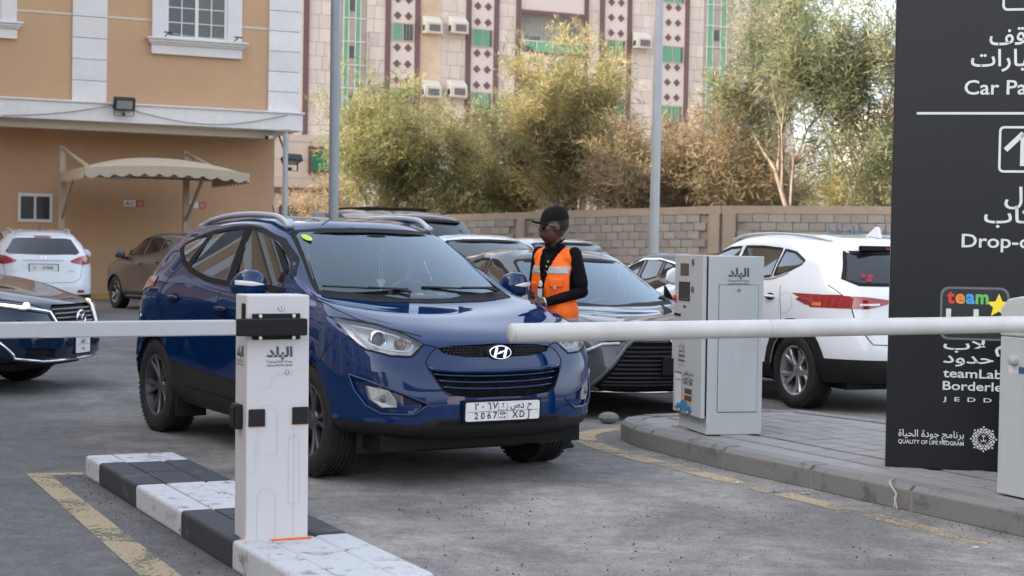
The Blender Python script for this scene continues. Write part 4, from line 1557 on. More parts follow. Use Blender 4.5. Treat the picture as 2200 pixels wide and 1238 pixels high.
NAVY = paint_mat('navy_paint', (0.003, 0.014, 0.038), dust=0.05, metal=0.0, rough=0.4)
SILVER = paint_mat('steel_paint', (0.075, 0.08, 0.09), dust=0.05, metal=0.1, rough=0.32)

# control cage of the main car: rings (sill -> roof) of points from the front centre round to the rear centre (left half)
SUV = [
 [(.72,0,.285),(.70,.36,.285),(.60,.66,.295),(.41,.80,.31),(0,.84,.23),(-.45,.84,.24),(-.95,.83,.25),(-1.5,.83,.25),(-2.05,.83,.26),(-2.64,.84,.27),(-3.08,.80,.28),(-3.36,.58,.29),(-3.43,.33,.29),(-3.45,0,.29)],
 [(.835,0,.345),(.825,.38,.345),(.71,.70,.35),(.45,.875,.365),(0,.89,.36),(-.45,.885,.36),(-.95,.88,.35),(-1.5,.88,.35),(-2.05,.885,.36),(-2.64,.895,.38),(-3.12,.85,.40),(-3.44,.60,.41),(-3.51,.34,.41),(-3.53,0,.41)],
 [(.855,0,.47),(.84,.38,.47),(.715,.72,.47),(.45,.895,.48),(0,.905,.50),(-.45,.895,.5),(-.95,.885,.5),(-1.5,.885,.5),(-2.05,.89,.51),(-2.64,.905,.52),(-3.14,.865,.54),(-3.46,.61,.55),(-3.52,.34,.55),(-3.54,0,.55)],
 [(.845,0,.60),(.825,.40,.60),(.69,.74,.61),(.43,.905,.63),(0,.912,.66),(-.45,.90,.66),(-.95,.888,.64),(-1.5,.886,.64),(-2.05,.894,.66),(-2.64,.91,.70),(-3.13,.86,.72),(-3.43,.61,.73),(-3.49,.34,.73),(-3.51,0,.73)],
 [(.82,0,.72),(.79,.42,.72),(.655,.76,.74),(.40,.905,.78),(0,.912,.82),(-.45,.902,.83),(-.95,.893,.84),(-1.5,.892,.86),(-2.05,.90,.88),(-2.64,.912,.90),(-3.10,.85,.92),(-3.38,.61,.90),(-3.44,.34,.89),(-3.46,0,.89)],
 [(.785,0,.845),(.735,.42,.85),(.58,.74,.875),(.36,.875,.93),(0,.885,.98),(-.45,.893,1.0),(-.95,.898,1.0),(-1.5,.898,1.02),(-2.05,.897,1.04),(-2.64,.893,1.07),(-3.06,.83,1.08),(-3.34,.62,1.06),(-3.41,.34,1.05),(-3.43,0,1.05)],
 [(.70,0,.90),(.64,.42,.91),(.48,.71,.945),(.28,.83,.99),(-.05,.845,1.04),(-.47,.865,1.075),(-.95,.872,1.09),(-1.5,.872,1.12),(-2.05,.865,1.16),(-2.62,.85,1.19),(-3.02,.79,1.18),(-3.27,.62,1.15),(-3.35,.34,1.14),(-3.37,0,1.14)],
 [(.40,0,.985),(.36,.40,1.0),(.25,.66,1.03),(.10,.78,1.06),(-.14,.79,1.09),(-.50,.83,1.12),(-.95,.845,1.14),(-1.5,.845,1.165),(-2.05,.83,1.235),(-2.58,.79,1.31),(-2.97,.74,1.28),(-3.19,.60,1.25),(-3.27,.34,1.24),(-3.29,0,1.24)],
 [(-.06,0,1.085),(-.09,.40,1.095),(-.19,.66,1.12),(-.25,.73,1.13),(-.34,.755,1.165),(-.62,.79,1.22),(-1.0,.805,1.24),(-1.5,.80,1.26),(-2.05,.785,1.32),(-2.5,.745,1.39),(-2.88,.70,1.37),(-3.08,.57,1.35),(-3.16,.33,1.345),(-3.18,0,1.34)],
 [(-.47,0,1.335),(-.5,.37,1.335),(-.60,.61,1.34),(-.64,.655,1.335),(-.70,.68,1.355),(-.86,.71,1.39),(-1.12,.725,1.41),(-1.52,.725,1.42),(-2.03,.71,1.44),(-2.43,.68,1.46),(-2.78,.64,1.455),(-2.97,.53,1.45),(-3.04,.31,1.45),(-3.06,0,1.45)],
 [(-.90,0,1.56),(-.93,.34,1.555),(-1.0,.55,1.53),(-1.03,.59,1.525),(-1.08,.605,1.535),(-1.18,.63,1.55),(-1.35,.64,1.57),(-1.58,.64,1.575),(-2.0,.63,1.57),(-2.35,.605,1.555),(-2.72,.58,1.53),(-2.89,.49,1.525),(-2.96,.30,1.53),(-2.98,0,1.535)],
 [(-1.0,0,1.592),(-1.02,.30,1.588),(-1.08,.46,1.575),(-1.12,.52,1.57),(-1.17,.54,1.578),(-1.27,.55,1.598),(-1.42,.555,1.61),(-1.62,.555,1.618),(-2.0,.545,1.61),(-2.32,.53,1.595),(-2.62,.50,1.57),(-2.77,.43,1.565),(-2.84,.27,1.57),(-2.86,0,1.575)],
 [(-1.25,0,1.630),(-1.27,0,1.630),(-1.32,0,1.632),(-1.36,0,1.634),(-1.41,0,1.636),(-1.48,0,1.638),(-1.58,0,1.64),(-1.72,0,1.64),(-2.0,0,1.636),(-2.22,0,1.63),(-2.42,0,1.62),(-2.52,0,1.615),(-2.57,0,1.61),(-2.6,0,1.608)],
]
def warp(ctrl, fx=None, fy=None, fz=None):
    return [[(fx(*p) if fx else p[0], fy(*p) if fy else p[1], fz(*p) if fz else p[2]) for p in r] for r in ctrl]
DLO = {  # side glass of the main car, (x, z)
 'front_door_glass': [(-1.325, 1.175), (-1.372, 1.532), (-1.19, 1.512), (-1.05, 1.484), (-.924, 1.443), (-.79, 1.385), (-.656, 1.312), (-.58, 1.262), (-.56, 1.165)],
 'rear_door_glass': [(-1.455, 1.183), (-1.485, 1.536), (-1.75, 1.528), (-2.055, 1.502), (-2.12, 1.262), (-1.9, 1.222)],
 'quarter_glass': [(-2.155, 1.489), (-2.35, 1.462), (-2.50, 1.428), (-2.49, 1.405), (-2.262, 1.302), (-2.215, 1.30)],
}
WIND = [(-.70, 1.135), (-.40, 1.108), (0, 1.10), (.40, 1.108), (.70, 1.135), (.565, 1.50), (.53, 1.518), (.34, 1.536), (0, 1.543), (-.34, 1.536), (-.53, 1.518), (-.565, 1.50)]
def cabin(c, zs=1.0, dx=0.0):
    """floor, dashboard, seats"""
    base = c.root
    hold = c.add
    def c_add(mb, *a, **k):
        if zs != 1.0 or dx:
            mb.v = [(p[0] + dx, p[1], p[2] * zs) for p in mb.v]
        return hold(mb, *a, **k)
    c.add = c_add
    mb = MB().box((-1.3, 0, 0.30), (3.9, 1.44, 0.16))
    mb.box((0.15, 0, 0.55), (0.9, 1.06, 0.5))
    mb.box((-2.75, 0, 0.62), (1.1, 1.3, 0.55))
    c.add(mb, 'underbody', MATS['car_black'])
    mb = MB()
    pts = [(-.20, .99), (-.62, 1.045), (-.80, 1.03), (-.86, .93), (-.78, .60), (-.2, .55)]
    mb.prism([(p[0], -.70, p[1]) for p in pts], (0, 1.40, 0))
    d = c.add(mb, 'dashboard', MATS['dash'], smooth=False, bevel=0.02)
    mb = MB()
    pts = [(-.50, 1.05), (-.62, 1.105), (-.74, 1.10), (-.80, 1.04)]
    mb.prism([(p[0], .17, p[1]) for p in pts], (0, .46, 0))
    c.add(mb, 'instrument_hood', MATS['dash'], parent=d, bevel=0.02)
    for y in (-.36, .36):
        seat = MB().box((-1.42, y, .68), (.52, .50, .16))
        seat.box((-1.70, y, 1.00), (.14, .48, .62), M=Matrix.Rotation(math.radians(-14), 3, 'Y'))
        s_ = c.add(seat, 'seat', MATS['interior'], bevel=0.045)
        hr = MB().box((-1.80, y, 1.40), (.09, .27, .18), M=Matrix.Rotation(math.radians(-10), 3, 'Y'))
        hr.tube([(-1.77, y - .06, 1.25), (-1.79, y - .06, 1.34)], .008, 6)
        hr.tube([(-1.77, y + .06, 1.25), (-1.79, y + .06, 1.34)], .008, 6)
        c.add(hr, 'headrest', MATS['interior'], parent=s_, bevel=0.03)
    bk = MB().box((-2.62, 0, 1.0), (.14, 1.2, .62), M=Matrix.Rotation(math.radians(-16), 3, 'Y'))
    bk.box((-2.35, 0, .68), (.5, 1.2, .16))
    c.add(bk, 'rear_seat', MATS['interior'], bevel=0.04)
    # steering wheel
    M = Matrix.Rotation(math.radians(66), 3, 'Y')
    cen = Vector((-.93, .37, 1.03))
    path = [cen + M @ Vector((.185 * math.cos(a), .185 * math.sin(a), 0)) for a in [2 * math.pi * k / 28 for k in range(29)]]
    st = MB().tube(path, .015, 8, cap=False)
    for a in (0.2, math.pi - 0.2, -math.pi / 2):
        st.tube([cen + M @ Vector((.04 * math.sin(a) * 0 + .05 * math.cos(a + math.pi / 2), .05 * math.sin(a + math.pi / 2), .02)), cen + M @ Vector((.18 * math.cos(a + math.pi / 2), .18 * math.sin(a + math.pi / 2), 0))], .014, 6)
    st.ell(cen + M @ Vector((0, 0, .02)), (.07, .07, .03), 12, 8, M)
    c.add(st, 'steering_wheel', MATS['dash'], smooth=True)
    c.add = hold
def mirror(c, sg, x=-.58, y=.86, z=1.12, paint=None, lamp=True):
    """door mirror: shell, foot and indicator"""
    mb = MB()
    secs = []
    for (t, w_, h_, dx, dz) in ((0, .10, .075, -.02, 0), (.02, .15, .12, -.015, .01), (.07, .165, .145, 0, .02), (.13, .155, .145, .0, .02), (.18, .125, .115, -.012, .012), (.215, .07, .065, -.03, .0), (.225, .02, .02, -.035, 0)):
        yy = sg * (y + .055 + t)
        ring = []
        for k in range(16):
            a = 2 * math.pi * k / 16
            ex = math.copysign(abs(math.cos(a)) ** .75, math.cos(a))
            ez = math.copysign(abs(math.sin(a)) ** .75, math.sin(a))
            ring.append((x + dx + ex * w_ * .55 * (1.0 if ex > 0 else 0.45), yy, z + .03 + dz + ez * h_ * .62))
        secs.append(ring)
    vs_ = [p for r_ in secs for p in r_]
    fs = [(i * 16 + k, i * 16 + (k + 1) % 16, (i + 1) * 16 + (k + 1) % 16, (i + 1) * 16 + k) for i in range(len(secs) - 1) for k in range(16)]
    fs += [tuple(range(15, -1, -1)), tuple((len(secs) - 1) * 16 + k for k in range(16))]
    mb.add(vs_, fs)
    o = c.add(mb, 'mirror', paint, smooth=True)
    fixn(o)
    ft = MB().box((x - .01, sg * (y + .03), z - .035), (.10, .16, .045))
    ft.add([(x - .12, sg * (y - .04), z - .06), (x + .16, sg * (y - .055), z - .06), (x - .02, sg * (y - .10), z + .14), (x - .12, sg * (y - .02), z - .06), (x + .16, sg * (y - .035), z - .06), (x - .02, sg * (y - .08), z + .14)], [(0, 1, 2), (3, 4, 5), (0, 1, 4, 3), (1, 2, 5, 4), (2, 0, 3, 5)])
    c.add(ft, 'mirror_foot', MATS['car_black'], parent=o, bevel=0.01)
    if lamp:
        lm = MB()
        P = []
        for k in range(9):
            t = k / 8
            yy = sg * (y + .10 + .175 * t)
            xx = x + .094 - .012 * t - .055 * t ** 4
            zz = z + .045 + .012 * t
            hh = .003 + .012 * min(1, t * 2.2)
            P += [(xx, yy, zz - hh), (xx + .006, yy, zz), (xx, yy, zz + hh)]
        lm.add(P, [f for k in range(8) for f in ((3 * k, 3 * k + 1, 3 * k + 4, 3 * k + 3), (3 * k + 1, 3 * k + 2, 3 * k + 5, 3 * k + 4))])
        c.add(lm, 'indicator', MATS['lamp_white'], parent=o, smooth=True)
    return o
def door_handle(c, sg, x, z, paint):
    p, n = c.hit('side', x, z, sg)
    cup = MB().ell(p, (.075, .012, .035), 14, 8)
    h = c.add(cup, 'handle_cup', MATS['car_black'], smooth=True)
    y = p.y + sg * .022
    hb = MB().tube([(x - .085, p.y + sg * .004, z), (x - .07, y, z + .002), (x, y + sg * .008, z + .004), (x + .07, y, z + .002), (x + .085, p.y + sg * .004, z)], [.010, .014, .015, .014, .010], 8)
    c.add(hb, 'door_handle', paint, smooth=True)
def roof_rail(c, sg, pts, m, r=.020, name='roof_rail'):
    P = [Vector(p) for p in pts]
    a = np.array([tuple(p) for p in P])
    q = _spl(a, 6)
    n = len(q)
    rr = [r * (0.8 + 0.5 * (1 - min(1, min(i, n - 1 - i) / 6)) ** 2) for i in range(n)]
    mb = MB().tube([(p[0], sg * p[1], p[2]) for p in q], rr, 10, sq=1.0)
    return c.add(mb, name, m, smooth=True)
def plate(c, mode, y, z, w_, h_, lines, parent=None, name='licence_plate', off=.012, tilt=0.0, x=None):
    p, n = c.hit(mode, y, z)
    if x is not None:
        p = Vector((x, y, z))
    fx = 1 if mode == 'front' else -1
    ux, uy, nn = Vector((0, fx, 0)), Vector((-tilt * fx, 0, 1)).normalized(), Vector((fx, 0, tilt)).normalized()
    o = p + nn * off
    mb = MB()
    pl = [o + ux * a + uy * b for a, b in rrect(0, 0, w_, h_, .012)]
    mb.prism([q - nn * .008 for q in pl], nn * .008)
    pm = c.add(mb, name, MATS['plate_white'])
    hol = MB().prism([o - nn * .02 + ux * a + uy * b for a, b in rrect(0, 0, w_ + .03, h_ + .025, .012)], nn * .011)
    c.add(hol, 'plate_holder', MATS['car_black'], parent=pm)
    if lines:
        t = MB()
        o2 = o + nn * .0015
        for kind, *a in lines:
            if kind == 'bar':
                x0, y0, x1, y1 = a
                t.quad(o2 + ux * x0 + uy * y0, o2 + ux * x1 + uy * y0, o2 + ux * x1 + uy * y1, o2 + ux * x0 + uy * y1)
            else:
                txt, size, tx, ty, bold = a
                put_text(t, txt, size, o2 + ux * tx + uy * ty, ux, uy, bold=max(bold, .014), align='CENTER')
        c.add(t, 'lettering', MATS['ink'], parent=pm)['kind'] = 'stuff'
    return pm
# ------------------------------------------------------------------ the blue car at the gate
KSA = [('bar', -.252, -.0012, -.035, .0012), ('bar', .028, -.0012, .252, .0012), ('bar', -.036, -.05, -.034, .05), ('bar', .027, -.05, .029, .05),
       ('t', '2', .056, -.19, -.043, .0), ('t', '0', .056, -.145, -.043, .0), ('t', '6', .056, -.10, -.043, .0), ('t', '7', .056, -.058, -.043, .0),
       ('t', '\u0662', .062, -.19, .011, .0), ('t', '\u0660', .062, -.145, .011, .0), ('t', '\u0666', .062, -.10, .011, .0), ('t', '\u0667', .062, -.058, .011, .0),
       ('t', 'X', .056, .085, -.043, .0), ('t', 'D', .056, .135, -.043, .0), ('t', 'J', .056, .185, -.043, .0),
       ('t', '\ufeb9', .055, .085, .015, .0), ('t', '\ufea9', .06, .135, .013, .0), ('t', '\ufea1', .055, .19, .018, .0),
       ('t', 'KSA', .024, -.003, -.022, .03), ('t', arabic('السعودية'), .016, -.003, .001, .02), ('bar', -.024, -.042, -.004, -.036),
       ('bar', -.0045, .022, -.0015, .040), ('bar', -.013, .022, .007, .024), ('bar', -.011, .040, .005, .046), ('bar', .004, -.044, .014, -.034)]
def emblem(c, y, z, w_, h_, parent=None, mode='front', off=.015):
    """oval ring with a slanted H"""
    p, n = c.hit(mode, y, z)
    fx = 1 if mode == 'front' else -1
    ux, uy = Vector((0, fx, 0)), Vector((-.18 * fx, 0, 1)).normalized()
    nn = ux.cross(uy)
    if nn.x * fx < 0:
        nn = -nn
    o = p + nn * off
    ring = MB().tube([o + ux * w_ / 2 * math.cos(a) + uy * h_ / 2 * math.sin(a) for a in [2 * math.pi * k / 32 for k in range(33)]], h_ * .05, 6, cap=False)
    def sw(pts):
        ring.prism([o + ux * a * w_ + uy * b * h_ - nn * .003 for a, b in pts], nn * .007)
    sw([(-.36, -.34), (-.24, -.40), (-.10, .36), (-.15, .45), (-.22, .38)])
    sw([(.36, .34), (.24, .40), (.10, -.36), (.15, -.45), (.22, -.38)])
    sw([(-.22, -.16), (-.05, .06), (.22, .16), (.05, -.06)])
    e = c.add(ring, 'emblem', MATS['chrome'])
    if mode == 'front':
        bk = MB().ell(o - nn * .028, (.026, w_ * .64, h_ * .68), 24, 10)
        c.add(bk, 'emblem_base', MATS['car_black'], parent=e, smooth=True)
    return e
HLAMP = [(.845, 1.0), (.656, .963), (.547, .913), (.475, .856), (.564, .784), (.674, .788), (.794, .823), (.838, .885), (.853, .95)]
def ix35(name, loc, rz, label, paint, group=None, hi=True, glass='tint_glass', rimmat='rim_grey', plates=None, nc=8, nr=6):
    c = Car(name, SUV, loc, rz, label, 'car', group, nc, nr)
    S2 = (1, -1)
    # ---- glass
    ws = c.window(WIND, 'front', 'windscreen', MATS['screen_glass'], lim=-1.3)
    for sg in S2:
        for k, pl in DLO.items():
            c.window(pl, 'side', k, MATS['tint_glass' if k == 'front_door_glass' and hi else glass], sg)
    rg = [(-.60, 1.175), (.60, 1.175), (.66, 1.22), (.52, 1.46), (.40, 1.475), (-.40, 1.475), (-.52, 1.46), (-.66, 1.22)]
    c.window(rg, 'rear', 'rear_window', MATS[glass], lim=-2.6)
    # ---- black surround of the side glass
    for sg in S2:
        sur = [(-.50, 1.135), (-.95, 1.15), (-1.38, 1.158), (-1.75, 1.178), (-2.10, 1.235), (-2.29, 1.29), (-2.54, 1.405)]
        c.ribbon(sur, 'side', .035, MATS['car_black'], 'window_trim', sg, .003)
        c.ribbon([(-1.345, 1.16), (-1.43, 1.545)], 'side', .13, MATS['car_black'], 'pillar_trim', sg, .0025)
        c.ribbon([(-2.165, 1.265), (-2.11, 1.51)], 'side', .085, MATS['car_black'], 'pillar_trim', sg, .0025)
        c.ribbon([(-2.54, 1.425), (-2.36, 1.478), (-2.1, 1.512), (-1.75, 1.542), (-1.43, 1.553), (-1.19, 1.530), (-.924, 1.462), (-.656, 1.334), (-.50, 1.225)], 'side', .024, MATS['car_black'], 'window_trim', sg, .003)
    # windscreen frit and lower cowl
    c.ribbon(WIND, 'front', .03, MATS['car_black'], 'windscreen_seal', off=.002, closed=True, inset=0.0)
    # ---- wheel arches
    c.arches((0, -2.64), .352, .388, .36, .9)
    # ---- front
    hls = []
    for sg in S2:
        poly = [(p[0] * sg, p[1]) for p in HLAMP]
        fs = c.cut(poly, 'front', lim=0.1)
        lens = c.take(fs, 'headlight', MATS['lamp_lens'], keep=True, off=.001)
        bowl = c.take(fs, 'lamp_bowl', MATS['lamp_bowl'], parent=lens, recess=(-.07, -.02 * sg, 0))
        c.ribbon(poly, 'front', .012, MATS['car_black'], 'lamp_seal', off=.003, closed=True, parent=lens)
        # projector, light guide and indicator behind the lens
        def at(y, z, d):
            p, n = c.hit('front', y * sg, z)
            return p - Vector((d, 0, 0))
        q = at(.70, .875, .055)
        pr = MB().lathe([(.060, .0), (.056, .022), (.050, .026), (.046, .012)], 24, 'x', q)
        c.add(pr, 'projector_ring', MATS['chrome'], parent=lens, smooth=True)
        pr = MB().ell(q + Vector((-.002, 0, 0)), (.026, .047, .047), 20, 12)
        c.add(pr, 'projector', MATS['lamp_dark'], parent=lens, smooth=True)
        gd = MB().tube([at(y, z, .02) for y, z in ((.80, .935), (.785, .89), (.76, .855), (.70, .826), (.63, .815), (.57, .812), (.54, .83), (.53, .85))], .0085, 8)
        gd.tube([at(y, z, .022) for y, z in ((.80, .955), (.70, .935), (.60, .90), (.53, .865))], .006, 8)
        c.add(gd, 'light_guide', MATS['lamp_white'], parent=lens, smooth=True)
        bz = MB().lathe([(.040, 0), (.036, .016), (.028, .02)], 20, 'x', at(.59, .855, .045))
        c.add(bz, 'lamp_bezel', MATS['lamp_dark'], parent=lens)
        ob = MB().ell(at(.59, .855, .045), (.012, .022, .022), 12, 8)
        c.add(ob, 'indicator_bulb', MATS['lamp_orange'], parent=lens, smooth=True)
        # fog lamp pocket
        fb = [(.868, .672), (.70, .598), (.49, .507), (.574, .446), (.743, .452), (.808, .498), (.850, .583)]
        poly = [(p[0] * sg, p[1]) for p in fb]
        fs = c.cut(poly, 'front', lim=0.2)
        pk = c.take(fs, 'fog_lamp_pocket', paint, recess=(-.035, 0, 0))
        rim_ = c.path([(p[0] * sg, p[1]) for p in fb + [fb[0]]], 'front', off=.002)
        c.add(MB().tube(rim_, .008, 6, cap=False), 'pocket_rim', paint, parent=pk, smooth=True)
        fl = [(.800, .612), (.70, .590), (.665, .528), (.662, .488), (.735, .484), (.785, .528)]
        vs_ = []
        for y, z in fl:
            p, n = c.hit('front', y * sg, z)
            vs_.append(p + Vector((-.012, 0, 0)))
        mb = MB().prism([v - Vector((.03, 0, 0)) for v in vs_], (.034, 0, 0))
        fo = c.add(mb, 'fog_lamp', mat('fog_glass', (.30, .305, .31), .2, .3, var=.3, scale=40), parent=pk, bevel=.006)
        cc = sum(vs_, Vector()) / len(vs_)
        mb = MB().lathe([(.0, .012), (.014, .012), (.020, .010), (.022, 0.0)], 18, 'x', cc)
        c.add(mb, 'fog_lens', MATS['lamp_dark'], parent=pk, smooth=True)
    # upper mesh grille
    um = [(-.405, .834), (-.37, .803), (-.25, .782), (0, .775), (.25, .782), (.37, .803), (.405, .834), (.30, .848), (0, .858), (-.30, .848)]
    g = c.take(c.cut(um, 'front'), 'upper_grille', MATS['car_black'], recess=(-.02, 0, 0))
    hm = MB()
    for r_ in range(4):
        for q in range(-16, 17):
            y = q * .024 + (r_ % 2) * .012
            z = .79 + r_ * .016
            if abs(y) < .375 - .8 * abs(z - .825) and (abs(y) > .11):
                p, n = c.hit('front', y, z)
                hm.box(p + Vector((-.012, 0, 0)), (.012, .018, .009))
    for sg in S2:
        h2 = MB()
        for q in range(0, len(hm.v), 8):
            if hm.v[q][1] * sg > 0:
                h2.add(hm.v[q:q + 8], hm.f[:6])
        c.add(h2, 'grille_mesh', MATS['car_trim'], parent=g)['kind'] = 'stuff'
    emblem(c, 0, .803, .15, .078, off=.018)
    # lower grille
    lg = [(-.462, .712), (-.45, .672), (-.395, .588), (-.34, .556), (-.18, .540), (.18, .540), (.34, .556), (.395, .588), (.45, .672), (.462, .712), (.28, .690), (-.28, .690)]
    lg = [(-.462, .706), (-.45, .672), (-.395, .588), (-.34, .556), (-.18, .540), (.18, .540), (.34, .556), (.395, .588), (.45, .672), (.462, .706)]
    g = c.take(c.cut(lg, 'front'), 'lower_grille', MATS['car_black'], recess=(-.07, 0, 0))
    for z, hw in ((.668, .447), (.630, .42), (.592, .395)):
        pts = [(y * hw, z + .018 * abs(y) ** 2.2) for y in np.linspace(-1, 1, 15)]
        P = c.path(pts, 'front', off=-.012)
        c.add(MB().tube(P, .0085, 6, sq=.8), 'grille_slat', paint, parent=g, smooth=True)
    for z in np.arange(.555, .70, .0165):
        hw = .33 + (z - .555) * .75
        P = c.path([(y * hw, z) for y in np.linspace(-1, 1, 7)], 'front', off=-.045)
        c.add(MB().tube(P, .0035, 4), 'radiator_fin', MATS['car_trim'], parent=g)
    for y in (-.25, 0, .25):
        P = c.path([(y * .8, .545), (y, .70)], 'front', off=-.03)
        c.add(MB().tube(P, .006, 4), 'grille_post', MATS['car_black'], parent=g)
    # blue blade over the lower grille
    pts = [(-.47, .715), (-.30, .700), (0, .694), (.30, .700), (.47, .715)]
    c.add(MB().tube(c.path(pts, 'front', off=.0), .010, 6, sq=1.4), 'grille_blade', paint, smooth=True)
    # hexagon seam around the grille panel
    for sg in S2:
        c.ribbon([(y * sg, z) for y, z in ((.405, .838), (.455, .80), (.487, .752), (.475, .712), (.40, .585), (.345, .550))], 'front', .007, MATS['car_black'], 'panel_gap', off=.002)
        c.ribbon([(y * sg, z) for y, z in ((.475, .856), (.405, .838))], 'front', .007, MATS['car_black'], 'panel_gap', off=.002)
    # black lip and lower intake
    for nm, pl in (('bumper_lip', [(-.95, .405), (-.56, .385), (-.42, .425), (.42, .425), (.56, .385), (.95, .405), (.95, .15), (-.95, .15)]),):
        for part in ([(-1, .408), (-.55, .388), (-.55, .15), (-1, .15)], [(-.55, .388), (-.45, .42), (.45, .42), (.55, .388), (.55, .15), (-.55, .15)], [(1, .408), (.55, .388), (.55, .15), (1, .15)]):
            c.take(c.cut(part, 'front', lim=.1), nm, MATS['car_trim'])
    st = c.path([(-.90, .398), (-.58, .378), (-.44, .41), (.44, .41), (.58, .378), (.90, .398)], 'front', off=.0)
    P = c.path([(-.45, .385), (.45, .385)], 'front', off=.001)
    c.ribbon([(-.43, .392), (.43, .392)], 'front', .03, MATS['car_black'], 'lower_intake', off=.003)
    sk = MB()
    for sg in S2:
        sk = MB().prism([(.50, .50 * sg, .34), (.42, .76 * sg, .34), (.41, .75 * sg, .185), (.49, .52 * sg, .185)], (-.012, 0, 0))
        c.add(sk, 'wheel_deflector', MATS['car_trim'])
    sk = MB()
    sk.prism([(.60, -.58, .34), (.60, .58, .34), (.56, .52, .245), (.50, .36, .185), (.50, -.36, .185), (.56, -.52, .245)], (-.14, 0, 0))
    c.add(sk, 'air_dam', MATS['car_trim'], bevel=.015)
    if plates:
        plate(c, 'front', -.012, .460, .524, .113, plates, off=.03, tilt=-.04)
    # ---- rear
    for sg in S2:
        tl = [(.66, 1.14), (.86, 1.175), (.88, 1.10), (.84, 1.01), (.70, .985), (.50, 1.03), (.47, 1.06)]
        fs = c.cut([(p[0] * sg, p[1]) for p in tl], 'rear', lim=-2.72)
        c.take(fs, 'tail_light', MATS['lamp_red'], off=.006)
        p, n = c.hit('rear', .62 * sg, .50)
        c.add(MB().box(p, (.02, .22, .05)), 'reflector', MATS['lamp_red'], bevel=.008)
    c.take(c.cut([(-.95, .44), (.95, .44), (.95, .1), (-.95, .1)], 'rear', lim=-2.95), 'rear_valance', MATS['car_trim'])
    p, n = c.hit('rear', 0, 1.49)
    c.add(MB().box(p + Vector((.0, 0, .01)), (.03, .30, .022)), 'brake_light', MATS['lamp_red'], bevel=.006)
    emblem(c, 0, 1.115, .15, .075, mode='rear', off=.01)
    c.ribbon([(-.36, 1.065), (.36, 1.065)], 'rear', .022, MATS['rail_silver'], 'tailgate_trim', off=.012)
    tl = [(.74, 1.16), (.70, .98), (.66, .74), (.55, .665), (0, .65)]
    for sg in S2:
        c.ribbon([(a * sg, b) for a, b in tl], 'rear', .007, MATS['car_black'], 'panel_gap', off=.002)
    # ---- cladding along the sills
    for sg in S2:
        pl = [(-.30, .462), (-2.30, .56), (-2.30, .15), (-.30, .15)]
        c.take(c.cut(pl, 'side', sg, .5), 'sill_cladding', MATS['car_trim'], off=.004)
        c.ribbon([(-.42, .345), (-1.06, .372), (-2.0, .398)], 'side', .008, MATS['car_black'], 'panel_gap', sg, .007)
        # shut lines
        c.ribbon([(-1.405, 1.155), (-1.43, 1.05), (-1.50, .92), (-1.535, .60), (-1.535, .40)], 'side', .008, MATS['car_black'], 'panel_gap', sg, .0015)
        c.ribbon([(-2.285, 1.285), (-2.40, 1.20), (-2.52, 1.10), (-2.51, .95), (-2.42, .85)], 'side', .008, MATS['car_black'], 'panel_gap', sg, .0015)
        c.ribbon([(-.50, 1.12), (-.44, 1.0), (-.46, .80), (-.50, .60), (-.50, .42)], 'side', .008, MATS['car_black'], 'panel_gap', sg, .0015)
        c.ribbon([(.40, .895), (.30, .80), (.245, .73)], 'side', .007, MATS['car_black'], 'panel_gap', sg, .0015)
        c.ribbon([(.655, .455 * sg), (.50, .63 * sg), (.35, .735 * sg), (.15, .785 * sg), (-.08, .785 * sg), (-.24, .755 * sg)], 'top', .008, MATS['car_black'], 'panel_gap', off=.0015)
        door_handle(c, sg, -1.33, .985, paint)
        door_handle(c, sg, -2.235, 1.03, paint)
        mirror(c, sg, -.60, .86, 1.13, paint)
        rail = [(-1.02, .548, 1.555), (-1.08, .552, 1.588), (-1.18, .556, 1.622), (-1.35, .56, 1.638), (-1.6, .56, 1.646), (-2.0, .555, 1.640), (-2.3, .54, 1.620), (-2.5, .525, 1.600), (-2.68, .512, 1.555)]
        roof_rail(c, sg, rail, MATS['rail_silver'], .026)
        mf = MB().box((-2.64 + .40, sg * .76, .235), (.02, .24, .17))
        c.add(mf, 'mud_flap', MATS['car_trim'], bevel=.006)
    # wipers
    for y0, y1, z1 in ((.60, .02, 1.128), (-.10, -.66, 1.140)):
        P = c.path([(y0, 1.150 if y0 > 0 else 1.142), ((y0 + y1) / 2, 1.145), (y1, 1.155)], 'front', off=.022, step=.06)
        wp = c.add(MB().tube(P, .011, 6, sq=.7), 'wiper', MATS['ink'], smooth=True)
        p0 = c.path([(y0 * .9 + .02, 1.105)], 'front', off=.02)[0]
        pm = P[len(P) // 2]
        c.add(MB().tube([P[0] + Vector((.05, 0, -.02)), P[1] + Vector((.02, 0, -.002)), pm + Vector((.01, 0, .006))], [.014, .010, .007], 6), 'wiper_arm', MATS['ink'], parent=wp, smooth=True)
    cw = c.ribbon([(-.70, 1.122), (-.40, 1.096), (0, 1.088), (.40, 1.096), (.70, 1.122)], 'front', .035, MATS['car_black'], 'cowl', off=.003)
    # aerial
    c.add(MB().tube([(-2.45, 0, 1.61), (-2.52, 0, 1.74)], [.006, .004], 6), 'aerial', MATS['ink'])
    # rear spoiler edge
    c.add(MB().tube([(-2.99 + .10 * (abs(y) / .5) ** 2, y, 1.532) for y in np.linspace(-.5, .5, 11)], .018, 8, sq=.6), 'spoiler', paint, smooth=True)
    cabin(c)
    c.wheels((0, -2.64), .785, .352, .352, .225, 'twin', MATS[rimmat], steer=math.radians(0))
    c.finish(paint)
    return c
CAR_O = Vector((-0.5099, 10.2565, 0))
CAR_RZ = math.radians(-57.0346)
suv = ix35('blue_suv', CAR_O, CAR_RZ, 'dusty dark blue SUV with roof rails stopped at the raised barrier gate', BLUE, plates=KSA, nc=10, nr=8)
